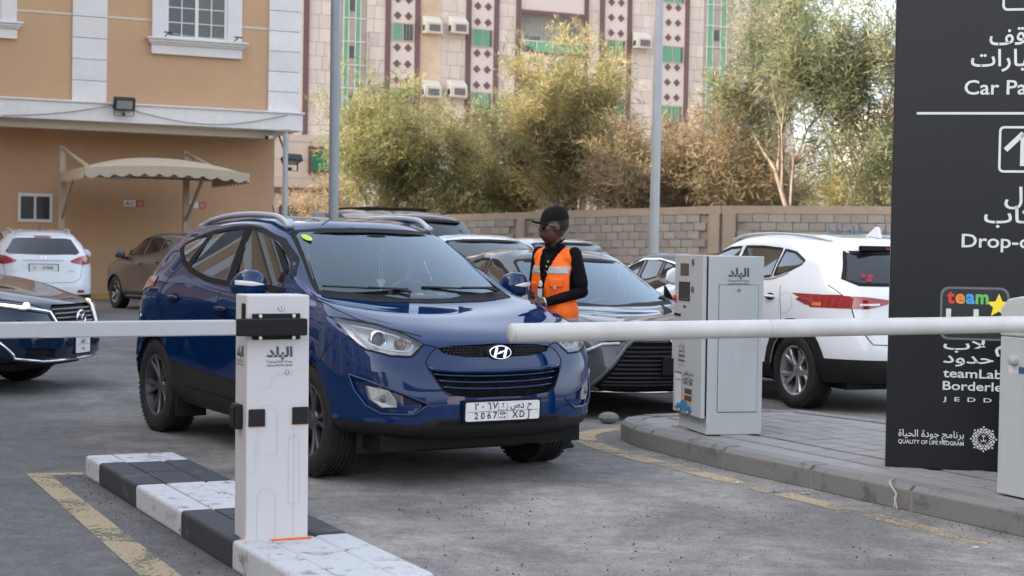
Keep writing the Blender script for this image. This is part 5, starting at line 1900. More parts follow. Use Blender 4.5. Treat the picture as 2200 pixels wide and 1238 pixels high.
# ================================================================== BARRIERS, TICKET MACHINE, SIGN, POSTS
mat('box_white', (0.56, 0.55, 0.555), 0.45, var=.03, scale=3, col2=(.58, .55, .53), c2amt=.25, c2scale=1.5)
mat('box_pale', (0.44, 0.47, 0.475), 0.45, var=.03, scale=3, col2=(.46, .47, .46), c2amt=.3, c2scale=1.5)
mat('arm_grey', (0.43, 0.445, 0.46), 0.35, .15, var=.05, col2=(.42, .42, .42), c2amt=.3, c2scale=2)
mat('arm_white', (0.55, 0.55, 0.54), 0.38, var=.04, col2=(.40, .375, .34), c2amt=.45, c2scale=5)
mat('black_steel', (.009, .009, .010), .5, var=.2, bump=.1, bscale=200, spec=.22)
mat('black_rubber', (.014, .0145, .016), .6, var=.2, spec=.25)
mat('orange_seal', (.75, .12, .02), .6, var=.2)
mat('logo_grey', (.075, .085, .09), .6, var=.05)
mat('line_grey', (.40, .41, .42), .6, var=.05)
mat('bolt', (.6, .6, .6), .3, .9)
mat('sign_dark', (.0052, .0063, .0098), .34, var=.12, scale=2, col2=(.008, .009, .012), c2amt=.4, c2scale=1, spec=.35)
mat('sign_white', (.62, .63, .64), .5, var=.05)
X3, Y3 = Vector((1, 0, 0)), Vector((0, 1, 0))
def logo(mb, o, ux, uy, w_):
    """the place name in heavy square lettering, with two small lines under it"""
    put_text(mb, arabic('البلد'), .5 * w_, o, ux, uy, bold=.045, width=w_)
    put_text(mb, arabic('جدة التاريخية'), .13 * w_, o - uy * (.22 * w_), ux, uy, bold=.02, width=w_)
    put_text(mb, 'ALBALAD HISTORIC JEDDAH', .1 * w_, o - uy * (.36 * w_), ux, uy, bold=.015, width=w_)
def arch_print(mb, o, ux, uy, w_, h_, t=.0016):
    P = [(-w_ / 2, 0), (-w_ / 2, h_ - w_ / 2)] + [(-w_ / 2 * math.cos(a), h_ - w_ / 2 + w_ / 2 * math.sin(a)) for a in [math.pi * k / 12 for k in range(1, 12)]] + [(w_ / 2, h_ - w_ / 2), (w_ / 2, 0), (-w_ / 2, 0), (-w_ / 2, 0)]
    segs(mb, o, ux, uy, P, t)
def segs(mb, o, ux, uy, P, t=.0016):
    for i in range(len(P) - 1):
        a, b = Vector(P[i]), Vector(P[i + 1])
        if (b - a).length < 1e-6:
            continue
        d = (b - a).normalized()
        nn = Vector((-d.y, d.x)) * t / 2
        q = [a + nn, a - nn, b - nn, b + nn]
        mb.quad(*[o + ux * p.x + uy * p.y for p in q])
# ---- left barrier -----------------------------------------------------------
bx = Vector((-1.145, 6.90, .128)) + E1 * .141 + E2 * .10
lb = empty('barrier_gate', bx, A24, 'white barrier box with its black clamp and square arm on the painted island', 'barrier')
lb.rotation_euler = (0, math.radians(-.5), A24)
W_, D_, H_ = .282, .20, 1.083
MB().box((0, 0, H_ / 2), (W_, D_, H_)).build('housing', MATS['box_white'], lb, bevel=.006)
mb = MB()
for a, b, c_, d in ((-W_ / 2 - .012, -D_ / 2 - .012, W_ / 2 + .012, -D_ / 2 + .0), (-W_ / 2 - .012, -D_ / 2, -W_ / 2, D_ / 2)):
    mb.box2((a, b, -.004), (c_, d, .006))
mb.build('base_seal', MATS['orange_seal'], lb)
F = Vector((-W_ / 2, -D_ / 2, 0))                 # front face, lower left corner
cl_ = MB().box2((.022 - W_ / 2, -D_ / 2 - .012, .888), (.237 - W_ / 2, -D_ / 2 - .0005, 1.002)).build('clamp_plate', MATS['black_steel'], lb, bevel=.003)
MB().box2((-.062 - W_ / 2, -D_ / 2 - .075, .908), (.252 - W_ / 2, -D_ / 2 - .013, .982)).build('arm_clamp', MATS['black_steel'], lb, bevel=.006)
for x in (.055, .205):
    for z in (.896, .992):
        MB().lathe([(0, -.010), (.008, -.010), (.009, -.006), (.009, 0)], 10, 'y', (x - W_ / 2, -D_ / 2 - .0125, z)).build('bolt', MATS['bolt'], cl_)
arm = MB().box2((-3.4, -D_ / 2 - .070, .912), (-.063 - W_ / 2, -D_ / 2 - .018, .978))
arm.build('arm', MATS['arm_grey'], lb, bevel=.006)
for x0 in (-1.02, -1.9):
    mb = MB().add([(x0, -D_ / 2 - .0715, .914), (x0 + .09, -D_ / 2 - .0715, .914), (x0 + .12, -D_ / 2 - .0715, .976), (x0 + .03, -D_ / 2 - .0715, .976)], [(0, 1, 2, 3)])
    mb.build('reflective_band', mat('arm_band', (.42, .425, .45), .4), lb)
def pad(parent, x0, x1, z0, z1, y):
    p = MB().box2((x0 - W_ / 2, y - .012, z0), (x1 - W_ / 2, y - .0005, z1)).build('black_pad', MATS['black_rubber'], parent, bevel=.005)
    mb = MB().box2((x0 - W_ / 2 - .001, y - .003, z0 - .003), (x1 - W_ / 2 + .002, y - .0003, z0 + .02))
    mb.build('seal', MATS['orange_seal'], p)
pad(lb, .008, .082, .508, .584, -D_ / 2)
pad(lb, .205, .278, .512, .588, -D_ / 2)
sd = MB().box2((-W_ / 2 - .035, -.045, .49), (-W_ / 2 - .0005, .045, .60)).build('photocell', MATS['black_rubber'], lb, bevel=.008)
MB().box2((-W_ / 2 - .042, -.035, .50), (-W_ / 2 - .034, .035, .59)).build('photocell_face', MATS['black_steel'], sd, bevel=.004)
MB().box2((-W_ / 2 - .006, -.075, .965), (-W_ / 2 - .0004, -.025, 1.045)).build('slot', MATS['black_steel'], lb)
for x, z in ((.186, .742), (.152, 1.026)):
    k_ = MB().lathe([(0, -.007), (.011, -.007), (.013, -.004), (.013, 0)], 14, 'y', (x - W_ / 2, -D_ / 2, z)).build('lock', MATS['bolt'], lb)
    MB().box((x - W_ / 2, -D_ / 2 - .0075, z), (.003, .001, .011)).build('keyhole', MATS['black_steel'], k_)
mb = MB()
logo(mb, F + Vector((.088, -.0015, .812)), X3, UP, .118)
mb.build('lettering', MATS['logo_grey'], lb)
mb = MB()
logo(mb, Vector((-W_ / 2 - .0015, .075, .812)), -Y3, UP, .118)
mb.build('lettering', MATS['logo_grey'], lb)
mb = MB()
o = F + Vector((0, -.0012, 0))
arch_print(mb, o + X3 * .09, X3, UP, .082, .23)
arch_print(mb, o + X3 * .095 + UP * .38, X3, UP, .085, .22)
arch_print(mb, o + X3 * .215 + UP * .16, X3, UP, .05, .3)
segs(mb, o, X3, UP, [(.02, .66), (.11, .68), (.11, .72), (.18, .74), (.27, .76)])
segs(mb, o, X3, UP, [(.005, .30), (.04, .30), (.04, .44)])
segs(mb, o, X3, UP, [(.214, .02), (.214, .5)])
mb.build('line_print', MATS['line_grey'], lb)
# ---- right barrier ----------------------------------------------------------
rb0 = Vector((2.676, 8.645, .148))                  # far left corner of the box
W2, D2, H2 = .38, .30, .86
rbc = rb0 + E1 * W2 / 2 - E2 * D2 / 2
rb = empty('barrier_gate', rbc, A24, 'pale barrier box with domed lid and round arm before the dark sign', 'barrier')
MB().box((0, 0, H2 / 2), (W2, D2, H2)).build('housing', MATS['box_pale'], rb, bevel=.006)
mb = MB()
prof = [(-D2 / 2 - .004, H2 + .001), (-D2 / 2 - .004, H2 + .15), (-D2 / 2 + .05, H2 + .205), (0, H2 + .222), (D2 / 2 - .05, H2 + .205), (D2 / 2 + .004, H2 + .15), (D2 / 2 + .004, H2 + .001)]
mb.prism([(-W2 / 2 - .004, y, z) for y, z in prof], (W2 + .008, 0, 0))
fixn(mb.build('lid', MATS['box_pale'], rb, bevel=.012, seg=3))
LX = -W2 / 2                                        # left side, toward the lane
MB().lathe([(0, -.035), (.022, -.035), (.026, -.030), (.028, 0)], 20, 'x', (LX, D2 / 2 - .12, .735)).build('knob', MATS['line_grey'], rb, smooth=True)
st = MB().box2((LX - .0016, D2 / 2 - .27, .665), (LX - .0004, D2 / 2 - .07, .705)).build('sticker', MATS['sign_white'], rb)
MB().box2((LX - .0026, D2 / 2 - .265, .667), (LX - .0017, D2 / 2 - .15, .703)).build('sticker_panel', mat('sticker_blue', (.04, .08, .2), .5), st)
mb = MB()
for y, w_, h_ in ((.05, .06, .32), (.15, .07, .40), (.25, .06, .36)):
    arch_print(mb, Vector((LX - .0012, D2 / 2 - y, .05)), -Y3, UP, w_, h_)
    arch_print(mb, Vector((LX - .0012, D2 / 2 - y, .45)), -Y3, UP, w_, h_ * .45)
mb.build('line_print', MATS['line_grey'], rb)
# the arm: round tube from a clamp on the front of the box
r0 = Vector((0.004, 7.03, 1.059)) - rbc
tip = Vector((r0.dot(E1), r0.dot(E2), r0.z))
root = Vector((.25, tip.y, .952))
dirv = (root - tip).normalized()
mb = MB().tube([tip, tip + dirv * .004, root], [.040, .0434, .0434], 20)
MBo = mb.build('arm', MATS['arm_white'], rb)
smooth_by_angle(MBo.data, 30)
MB().tube([tip - dirv * .012, tip - dirv * .004, tip - dirv * .0005], [.034, .042, .0444], 20).build('arm_cap', MATS['arm_white'], MBo, smooth=True)
MB().tube([tip + dirv * 1.34, tip + dirv * 1.344], .0441, 20).build('arm_joint', MATS['line_grey'], MBo)
MB().box((root.x - .02, -D2 / 2 - .05, root.z), (.22, .098, .13)).build('arm_clamp', MATS['black_steel'], rb, bevel=.01)
# ---- ticket machine -----------------------------------------------------------
kr = math.radians(13)
k0 = Vector((1.389, 11.14, .148))
kx, ky = Vector((math.cos(kr), math.sin(kr), 0)), Vector((-math.sin(kr), math.cos(kr), 0))
KW, KD, KHt = .415, .60, 1.265
km = empty('ticket_machine', k0 + kx * KW / 2 + ky * KD / 2, kr, 'pale grey ticket machine cabinet with a screen and printed line drawings on the paved island', 'ticket machine')
km.rotation_euler = (0, math.radians(-.3), kr)
MB().box((0, 0, KHt / 2), (KW, KD, KHt)).build('cabinet', MATS['box_pale'], km, bevel=.006)
fx = -KW / 2
fp = MB().box2((fx - .042, -KD / 2 + .004, .115), (fx - .012, KD / 2 + .01, KHt + .004)).build('front_panel', MATS['box_pale'], km, bevel=.005)
MB().box2((fx - .011, -KD / 2 + .006, .13), (fx - .0005, KD / 2 - .006, KHt - .004)).build('panel_gasket', MATS['black_rubber'], km)
fx -= .0425
def kp(y, z):      # y: 0 at the near corner .. .6 at the far end
    return Vector((fx - .0012, -KD / 2 + y, z))
def kbox(y0, y1, z0, z1, name, m, parent=fp, t=.003):
    o = MB().box2((fx - t, -KD / 2 + y0, z0), (fx - .0004, -KD / 2 + y1, z1)).build(name, m, km)
    return o
kbox(.30, .48, 1.12, 1.206, 'display', mat('display_dark', (.06, .05, .045), .15))
kbox(.27, .51, .935, 1.073, 'ticket_recess', MATS['room_dark'] if 'room_dark' in MATS else MATS['black_steel'])
kbox(.29, .45, .940, .955, 'recess_sill', MATS['line_grey'])
for y, z in ((.21, 1.216), (.21, 1.02)):
    MB().lathe([(0, -.004), (.024, -.004), (.026, 0)], 16, 'x', kp(y, z)).build('speaker_hole', MATS['logo_grey'], km)
MB().lathe([(0, -.010), (.022, -.010), (.026, -.006), (.026, 0)], 16, 'x', kp(.585, .949)).build('help_button', mat('button_red', (.6, .02, .02), .35), km, smooth=True)
kbox(.46, .60, .822, .838, 'card_slot', MATS['black_steel'], t=.006)
kbox(.36, .40, .885, .900, 'camera_hole', MATS['black_steel'])
# printed poster on the lower half (the code square stays blank)
mat('print_blue', (.03, .22, .44), .5)
mat('print_orange', (.80, .36, .05), .5)
mat('print_yellow', (.85, .68, .04), .5)
pt = MB()
pt.poly([kp(y, z) for y, z in rrect(.49, .275, .17, .27, .02)])
ph = pt.build('phone_print', mat('print_ink', (.05, .055, .06), .5), km)
pt = MB().poly([kp(y, z) - X3 * .0012 for y, z in rrect(.49, .275, .155, .25, .015)])
pt.build('phone_screen', mat('print_paper', (.64, .66, .66), .5), ph)
MB().poly([kp(y, z) - X3 * .0012 for y, z in ((.40, .18), (.25, .18), (.22, .27), (.36, .285))]).build('orange_print', MATS['print_orange'], km)
for z in (.285, .235):
    MB().poly([kp(y, z_) - X3 * .0024 for y, z_ in rrect(.27, z, .15, .038, .006)]).build('badge_print', MATS['print_ink'], km)
cb = MB()
cb.poly([kp(y, z) - X3 * .0036 for y, z in ((.53, .145), (.52, .175), (.44, .185), (.40, .215), (.30, .215), (.27, .185), (.20, .175), (.19, .145), (.22, .135), (.50, .135))])
cbo = cb.build('car_print', MATS['print_blue'], km)
for y in (.45, .26):
    MB().poly([kp(y + .035 * math.cos(a), .138 + .024 * math.sin(a)) - X3 * .0048 for a in [2 * math.pi * k / 14 for k in range(14)]]).build('wheel_print', MATS['print_ink'], cbo)
    MB().poly([kp(y + .018 * math.cos(a), .138 + .012 * math.sin(a)) - X3 * .006 for a in [2 * math.pi * k / 14 for k in range(14)]]).build('hub_print', MATS['print_paper'], cbo)
mb = MB()
for i, t in enumerate((arabic('اختصر الطابور'), arabic('وحمل التطبيق'), 'SAVE TIME')):
    put_text(mb, t, .04, kp(.375, .40 - .035 * i), -Y3, UP, width=.20 if i < 2 else .19, bold=.015)
put_text(mb, 'SCAN ME', .025, kp(.55, .345) - X3 * .002, -Y3, UP, width=.11)
mb.build('lettering', MATS['print_ink'], km)
mb = MB()
put_text(mb, 'Lab', .07, kp(.50, .655), -Y3, UP, width=.13, bold=.03)
for i, t in enumerate((arabic('تيم لاب'), arabic('بلا حدود'), 'teamLab', 'Borderless')):
    put_text(mb, t, .036, kp(.50, .595 - .036 * i), -Y3, UP, width=.14, bold=.02)
put_text(mb, 'J E D D A H', .022, kp(.50, .455), -Y3, UP, width=.13)
put_text(mb, 'team', .05, kp(.50, .715), -Y3, UP, width=.12, bold=.02)
mb.build('lettering', MATS['print_ink'], km)
MB().poly([kp(.36 + .045 * math.cos(a) * q, .668 + .030 * math.sin(a) * q) - X3 * .0012 for k in range(10) for a, q in ((math.pi / 2 + math.pi * k / 5, 1 if k % 2 == 0 else .42),)]).build('star_print', MATS['print_yellow'], km)
# right side: service door, logo, line drawing
door = MB().box2((-KW / 2 + .08, -KD / 2 - .007, .163), (-KW / 2 + .372, -KD / 2 - .0005, 1.058)).build('service_door', MATS['box_pale'], km, bevel=.002)
mb = MB()
d0 = Vector((-KW / 2, -KD / 2 - .0012, 0))
segs(mb, d0, X3, UP, [(.078, .160), (.374, .160), (.374, 1.061), (.078, 1.061), (.078, .160)], .004)
mb.build('door_gap', MATS['logo_grey'], door)
MB().lathe([(0, -.012), (.012, -.012), (.015, -.007), (.015, 0)], 14, 'y', d0 + Vector((.223, 0, 1.025))).build('lock', MATS['bolt'], door)
mb = MB()
logo(mb, d0 + Vector((.142, -.001, 1.122)), X3, UP, .16)
mb.build('lettering', MATS['logo_grey'], km)
mb = MB()
o = d0 + Vector((0, -.007, 0))
for x, z, w_, h_ in ((.13, .40, .07, .22), (.22, .40, .07, .25), (.30, .42, .04, .20), (.13, .18, .06, .16), (.22, .18, .06, .18), (.12, .72, .03, .15)):
    arch_print(mb, o + X3 * x + UP * z, X3, UP, w_, h_)
segs(mb, o, X3, UP, [(.10, .70), (.25, .76), (.25, .80), (.37, .85)])
segs(mb, o, X3, UP, [(.25, .62), (.37, .68)])
segs(mb, o, X3, UP, [(.15, .90), (.20, .95), (.37, .99)])
for k in range(9):
    segs(mb, o, X3, UP, [(.20 + .018 * k, .78 + .007 * k), (.20 + .018 * k, .92 + .006 * k)], .0012)
for k in range(6):
    segs(mb, o, X3, UP, [(.27, .58 + .02 * k), (.36, .62 + .02 * k)], .0012)
mb.build('line_print', MATS['line_grey'], km)
MB().box2((fx - .006, KD / 2 + .012, .50), (fx + .01, KD / 2 + .03, .70)).build('side_handle', MATS['box_pale'], km)
# ---- dark direction sign ---------------------------------------------------------
sx = Vector((.977, -.212, 0)).normalized()
so = Vector((2.299, 9.636, .146))
SW, SH, SD = 1.58, 3.4, .16
sg_ = empty('direction_sign', so + sx * SW / 2, math.atan2(sx.y, sx.x), 'tall dark direction sign with white Arabic and English lettering on the paved island', 'sign')
MB().box((0, SD / 2, SH / 2), (SW, SD, SH)).build('board', MATS['sign_dark'], sg_, bevel=.004)
S_ = Vector((-SW / 2, -.0016, 0))
def sp_(a, b, k=0):
    return S_ + X3 * a + UP * b - Y3 * .0012 * k
mb = MB()
def wt(t, x, z, size, width=None, bold=.012, align='LEFT', k=0):
    q = MB()
    put_text(q, t, size, sp_(x, z, k), X3, UP, bold=bold, width=width, align=align)
    q.build('lettering', MATS['sign_white'], sg_)['kind'] = 'stuff'
wt(arabic('مواقف'), .547, 2.565, .145, .37)
wt(arabic('السيارات'), .443, 2.437, .14, .53)
wt('Car Parking', .409, 2.268, .122, .63)
mb.quad(sp_(.135, 2.147), sp_(1.42, 2.147), sp_(1.42, 2.162), sp_(.135, 2.162))
def frame(x0, x1, z0, z1, t=.014):
    a, b = rrect((x0 + x1) / 2, (z0 + z1) / 2, x1 - x0, z1 - z0, .03), rrect((x0 + x1) / 2, (z0 + z1) / 2, x1 - x0 - 2 * t, z1 - z0 - 2 * t, .018)
    n = len(a)
    mb.add([sp_(*p) for p in a] + [sp_(*p) for p in b], [(i, (i + 1) % n, n + (i + 1) % n, n + i) for i in range(n)])
frame(.615, .895, 1.80, 2.078)
frame(.615, .895, 2.766, 3.045)
for zo in (0, .965):
    segs(mb, sp_(0, 0), X3, UP, [(.755, 1.84 + zo), (.755, 2.03 + zo)], .03)
    segs(mb, sp_(0, 0), X3, UP, [(.655, 1.935 + zo), (.755, 2.035 + zo)], .03)
    segs(mb, sp_(0, 0), X3, UP, [(.755, 2.035 + zo), (.855, 1.935 + zo)], .03)
wt(arabic('نزول'), .657, 1.615, .14, .29)
wt(arabic('الركاب'), .542, 1.50, .14, .43)
wt('Drop-off', .416, 1.350, .115, .48)
wt(arabic('تيم لاب'), .325, .732, .09, .50, .014)
wt(arabic('بلا حدود'), .325, .650, .09, .46, .014)
wt('teamLab', .327, .562, .075, .345, .014)
wt('Borderless', .327, .486, .075, .42, .014)
wt('J  E  D  D  A  H', .330, .418, .036, .46, .012)
wt(arabic('برنامج جودة الحياة'), .073, .194, .06, .385, .008)
wt('QUALITY OF LIFE PROGRAM', .073, .150, .034, .385, .012)
mb.build('arrow_sign', MATS['sign_white'], sg_)
mb = MB()
# round emblem of small tiles with a palm and crossed swords
ec = (.572, .195)
for ring, (rad, nn, q) in enumerate(((.066, 24, .007), (.054, 24, .0075), (.043, 20, .006), (.034, 16, .004))):
    for k in range(nn):
        a = 2 * math.pi * (k + .5 * (ring % 2)) / nn
        rr_ = rad * (1 + (.10 * math.cos(8 * a) if ring < 2 else 0))
        c_ = (ec[0] + rr_ * math.cos(a), ec[1] + rr_ * math.sin(a))
        P = [(c_[0] + q * math.cos(a + t), c_[1] + q * math.sin(a + t)) for t in (math.pi / 4, 3 * math.pi / 4, 5 * math.pi / 4, 7 * math.pi / 4)]
        mb.quad(*[sp_(*p) for p in P])
mb.quad(sp_(ec[0] - .002, ec[1] - .008), sp_(ec[0] + .002, ec[1] - .008), sp_(ec[0] + .002, ec[1] + .016), sp_(ec[0] - .002, ec[1] + .016))
mb.poly([sp_(ec[0] + .012 * math.cos(a), ec[1] + .016 + .007 * math.sin(a)) for a in [math.pi * k / 8 for k in range(9)]])
segs(mb, sp_(0, 0), X3, UP, [(ec[0] - .018, ec[1] - .018), (ec[0], ec[1] - .012), (ec[0] + .018, ec[1] - .004)], .003)
segs(mb, sp_(0, 0), X3, UP, [(ec[0] + .018, ec[1] - .018), (ec[0], ec[1] - .012), (ec[0] - .018, ec[1] - .004)], .003)
mb.build('emblem', MATS['sign_white'], sg_)['kind'] = 'stuff'
# coloured exhibition logo
def sl(name, m, t, x, z, size, width, bold=.03, k=1):
    b = MB()
    put_text(b, t, size, sp_(x, z, k), X3, UP, bold=bold, width=width)
    return b.build(name, m, sg_)
b = MB().poly([sp_(p[0], p[1]) for p in rrect(.50, .95, .40, .32, .05)])
b.build('logo_outline', mat('logo_halo', (.13, .135, .15), .5), sg_)
b = MB().poly([sp_(p[0], p[1], 1) for p in rrect(.50, .95, .375, .295, .045)])
b.build('logo_ground', MATS['ink'], sg_)
for t, x, wd, cnm, cc_ in (('t', .338, .045, 'logo_red', (.60, .035, .03)), ('e', .388, .056, 'logo_orange', (.75, .24, .03)), ('a', .448, .054, 'logo_blue', (.05, .30, .62)), ('m', .505, .075, 'logo_green', (.12, .45, .09))):
    sl('logo_letter', mat(cnm, cc_, .4), t, x, 1.012, .115, wd, .035, 2)
sl('logo_letter', MATS['sign_white'], 'L', .335, .845, .18, .075, .05, 2)
sl('logo_letter', MATS['sign_white'], 'a', .415, .845, .15, .075, .05, 2)
sl('logo_letter', MATS['sign_white'], 'b', .495, .845, .18, .08, .05, 2)
MB().poly([sp_(.640 + .075 * math.cos(a) * q, 1.0 + .075 * math.sin(a) * q, 2) for k in range(10) for a, q in ((math.pi / 2 + math.pi * k / 5, 1 if k % 2 == 0 else .45),)]).build('logo_star', MATS['print_yellow'], sg_)
# ---- lamp posts -------------------------------------------------------------------
mat('galvanised', (0.235, 0.265, 0.30), 0.5, .45, var=.10, scale=4, col2=(.3, .32, .33), c2amt=.4, c2scale=1.5)
mat('galvanised_light', (0.36, 0.375, 0.385), 0.5, .4, var=.10, scale=4)
def lamp_post(x, y, h, r0_, r1, lean, label, m, box):
    p = empty('lamp_post', (x, y, 0), 0, label, 'lamp post', 'lamp posts in the lot')
    p.rotation_euler = (0, lean, 0)
    mb = MB().lathe([(r0_, 0), (r1, h)], 12)
    MB_ = mb.build('pole', m, p, smooth=True)
    MB().box((0, 0, .012), (.42, .42, .024)).build('base_plate', m, p)
    if box:
        MB().box((-.17, 0, 1.62), (.16, .16, .48)).build('switch_box', m, p, bevel=.01)
    MB().tube([(0, 0, h - .1), (.4, 0, h + .15), (1.2, 0, h + .3)], .045, 8).build('lamp_arm', m, p, smooth=True)
    MB().box((1.5, 0, h + .3), (.7, .28, .12), top=(.8, .7)).build('lamp_head', m, p, bevel=.02)
lamp_post(-2.26, 20, 8.5, .066, .055, math.radians(-.35), 'slim blue grey lamp post rising behind the blue car', MATS['galvanised'], True)
lamp_post(2.49, 28, 9, .092, .070, math.radians(0.1), 'pale grey lamp post in front of the block wall', MATS['galvanised_light'], False)
p = empty('steel_post', (-4.62, 32, 0), 0, 'thin pale steel post standing at the right corner of the tan house', 'post')
MB().lathe([(.055, 0), (.055, 3.72)], 10).build('pole', MATS['galvanised_light'], p, smooth=True)
MB().box((0, 0, 3.74), (.16, .16, .04)).build('post_cap', MATS['galvanised_light'], p)
# ------------------------------------------------------------------ the other cars
def ip(x, xs, ys):
    return float(np.interp(x, xs, ys))
def simple_car(name, ctrl, loc, rz, label, paint, dlo=None, wind=None, rear_glass=None, lamps=(), tails=(), xs=(0, -2.64), R=.352, zc=.352, glass='dark_glass', clad=None, rails=None, style='five', rimmat='rim_silver', group=None, nc=6, nr=5, extra=None, arch_r=.385, mir=(-.60, .86, 1.13), handles=((-1.33, .985), (-2.235, 1.03)), cab=True, shut=True, screen='screen_glass', mir_lamp=False):
    c = Car(name, ctrl, loc, rz, label, 'car', group, nc, nr)
    if wind:
        c.window(wind, 'front', 'windscreen', MATS[screen], lim=-1.6)
        c.ribbon(wind, 'front', .03, MATS['car_black'], 'windscreen_seal', off=.002, closed=True)
    for sg in (1, -1):
        for k, pl in (dlo or {}).items():
            c.window(pl, 'side', k, MATS[glass], sg)
            c.ribbon(pl, 'side', .022, MATS['car_black'], 'window_trim', sg, .003, closed=True)
    if rear_glass:
        c.window(rear_glass, 'rear', 'rear_window', MATS[glass], lim=-2.2)
        c.ribbon(rear_glass, 'rear', .03, MATS['car_black'], 'rear_seal', off=.002, closed=True)
    c.arches(xs, zc, arch_r, .36, .9)
    for sg in (1, -1):
        for pl in lamps:
            q = [(p[0] * sg, p[1]) for p in pl]
            fs = c.cut(q, 'front', lim=.1)
            lens = c.take(fs, 'headlight', MATS['lamp_lens'], keep=True, off=.001)
            c.take(fs, 'lamp_bowl', MATS['lamp_dark'], parent=lens, recess=(-.05, 0, 0))
            c.ribbon(q, 'front', .012, MATS['car_black'], 'lamp_seal', off=.003, closed=True, parent=lens)
        for mode, pl, m in tails:
            q = [(p[0] * (sg if mode == 'rear' else 1), p[1]) for p in pl]
            fs = c.cut(q, mode, sg, None if mode == 'rear' else .5)
            c.take(fs, 'tail_light', MATS[m], off=.004)
        if clad:
            for mode, pl, lim in clad:
                q = [(p[0] * (sg if mode != 'side' else 1), p[1]) for p in pl]
                c.take(c.cut(q, mode, sg, lim), 'cladding', MATS['car_trim'], off=.003)
        if shut:
            x1, x2 = handles[0][0] - .17, handles[1][0] - .20
            for xx in (x1, x2):
                c.ribbon([(xx + .06, handles[0][1] + .15), (xx, handles[0][1] - .05), (xx - .02, .60), (xx, .40)], 'side', .008, MATS['car_black'], 'panel_gap', sg, .0015)
        for hx, hz in handles:
            door_handle(c, sg, hx, hz, paint)
        if mir:
            mirror(c, sg, *mir, paint, mir_lamp)
        if rails:
            roof_rail(c, sg, rails, MATS['rail_silver'], .016)
    if extra:
        extra(c)
    if cab:
        cabin(c, cab[0], cab[1]) if isinstance(cab, tuple) else cabin(c)
    else:
        mb = MB().box(((xs[0] + xs[1]) / 2, 0, .5), (xs[0] - xs[1] + 1.0, 1.4, .5))
        c.add(mb, 'underbody', MATS['car_black'])
    c.wheels(xs, .785, zc, R, .225, style, MATS[rimmat])
    c.finish(paint)
    return c
def warped(poly, fx, fz):
    return [(fx(p[0]), fz(p[1])) for p in poly]
# ---- white car parked nose-in by the tan house: the same model, seen from behind
UAE = [('t', '67020', .075, .07, -.027, .02), ('t', '\u062f\u0628\u064a', .03, -.17, .006, .01), ('t', 'DUBAI', .02, -.17, -.02, .01)]
def place_plate_rear(c, z, lines, w_=.50, h_=.12, off=.014):
    plate(c, 'rear', 0, z, w_, h_, lines, off=off)
wh = ix35('white_suv', (-9.86, 32.35, 0), math.radians(111), 'white SUV parked nose-in by the tan house, its tailgate to the camera', WHITE, hi=False, glass='dark_glass', rimmat='rim_silver', nc=6, nr=5)
plq = Car.__new__(Car)
plq.root = wh.root
plq.bvh = wh.bvh
place_plate_rear(plq, .93, UAE)
mb = MB()
p_, n_ = plq.hit('rear', 0, .86)
put_text(mb, 'TUCSON', .045, Vector((p_.x - .004, .66, .86)), Vector((0, -1, 0)), UP, bold=.01)
put_text(mb, 'LIMITED', .040, Vector((p_.x - .004, -.42, .86)), Vector((0, -1, 0)), UP, bold=.01)
mb.build('lettering', MATS['rail_silver'], wh.root)['kind'] = 'stuff'
# ---- grey car beside it
GD = {k: [(a * 1.02, b) for a, b in v] for k, v in DLO.items()}
def shinyline(c):
    for sg in (1, -1):
        c.ribbon([(-.55, .30), (-2.25, .33)], 'side', .03, MATS['rail_silver'], 'sill_strip', sg, .006)
        p, n = c.hit('side', .33, .80, sg)
        c.add(MB().box(p, (.06, .012, .035)), 'side_marker', MATS['lamp_red'])
simple_car('grey_suv', warp(SUV, fx=lambda x, y, z: x * 1.02), (-7.85, 34.7, 0), math.radians(126), 'grey SUV with dark windows parked under the cloth carport', GREY, dlo=GD, wind=WIND, rear_glass=[(-.55, 1.18), (.55, 1.18), (.5, 1.45), (-.5, 1.45)], tails=[('rear', [(.50, 1.02), (.86, 1.02), (.86, 1.15), (.50, 1.12)], 'lamp_red')], xs=(0, -2.69), rimmat='rim_grey', extra=shinyline, mir=(-.55, .86, 1.13), clad=[('side', [(-.30, .40), (-2.4, .40), (-2.4, .1), (-.30, .1)], .5)])
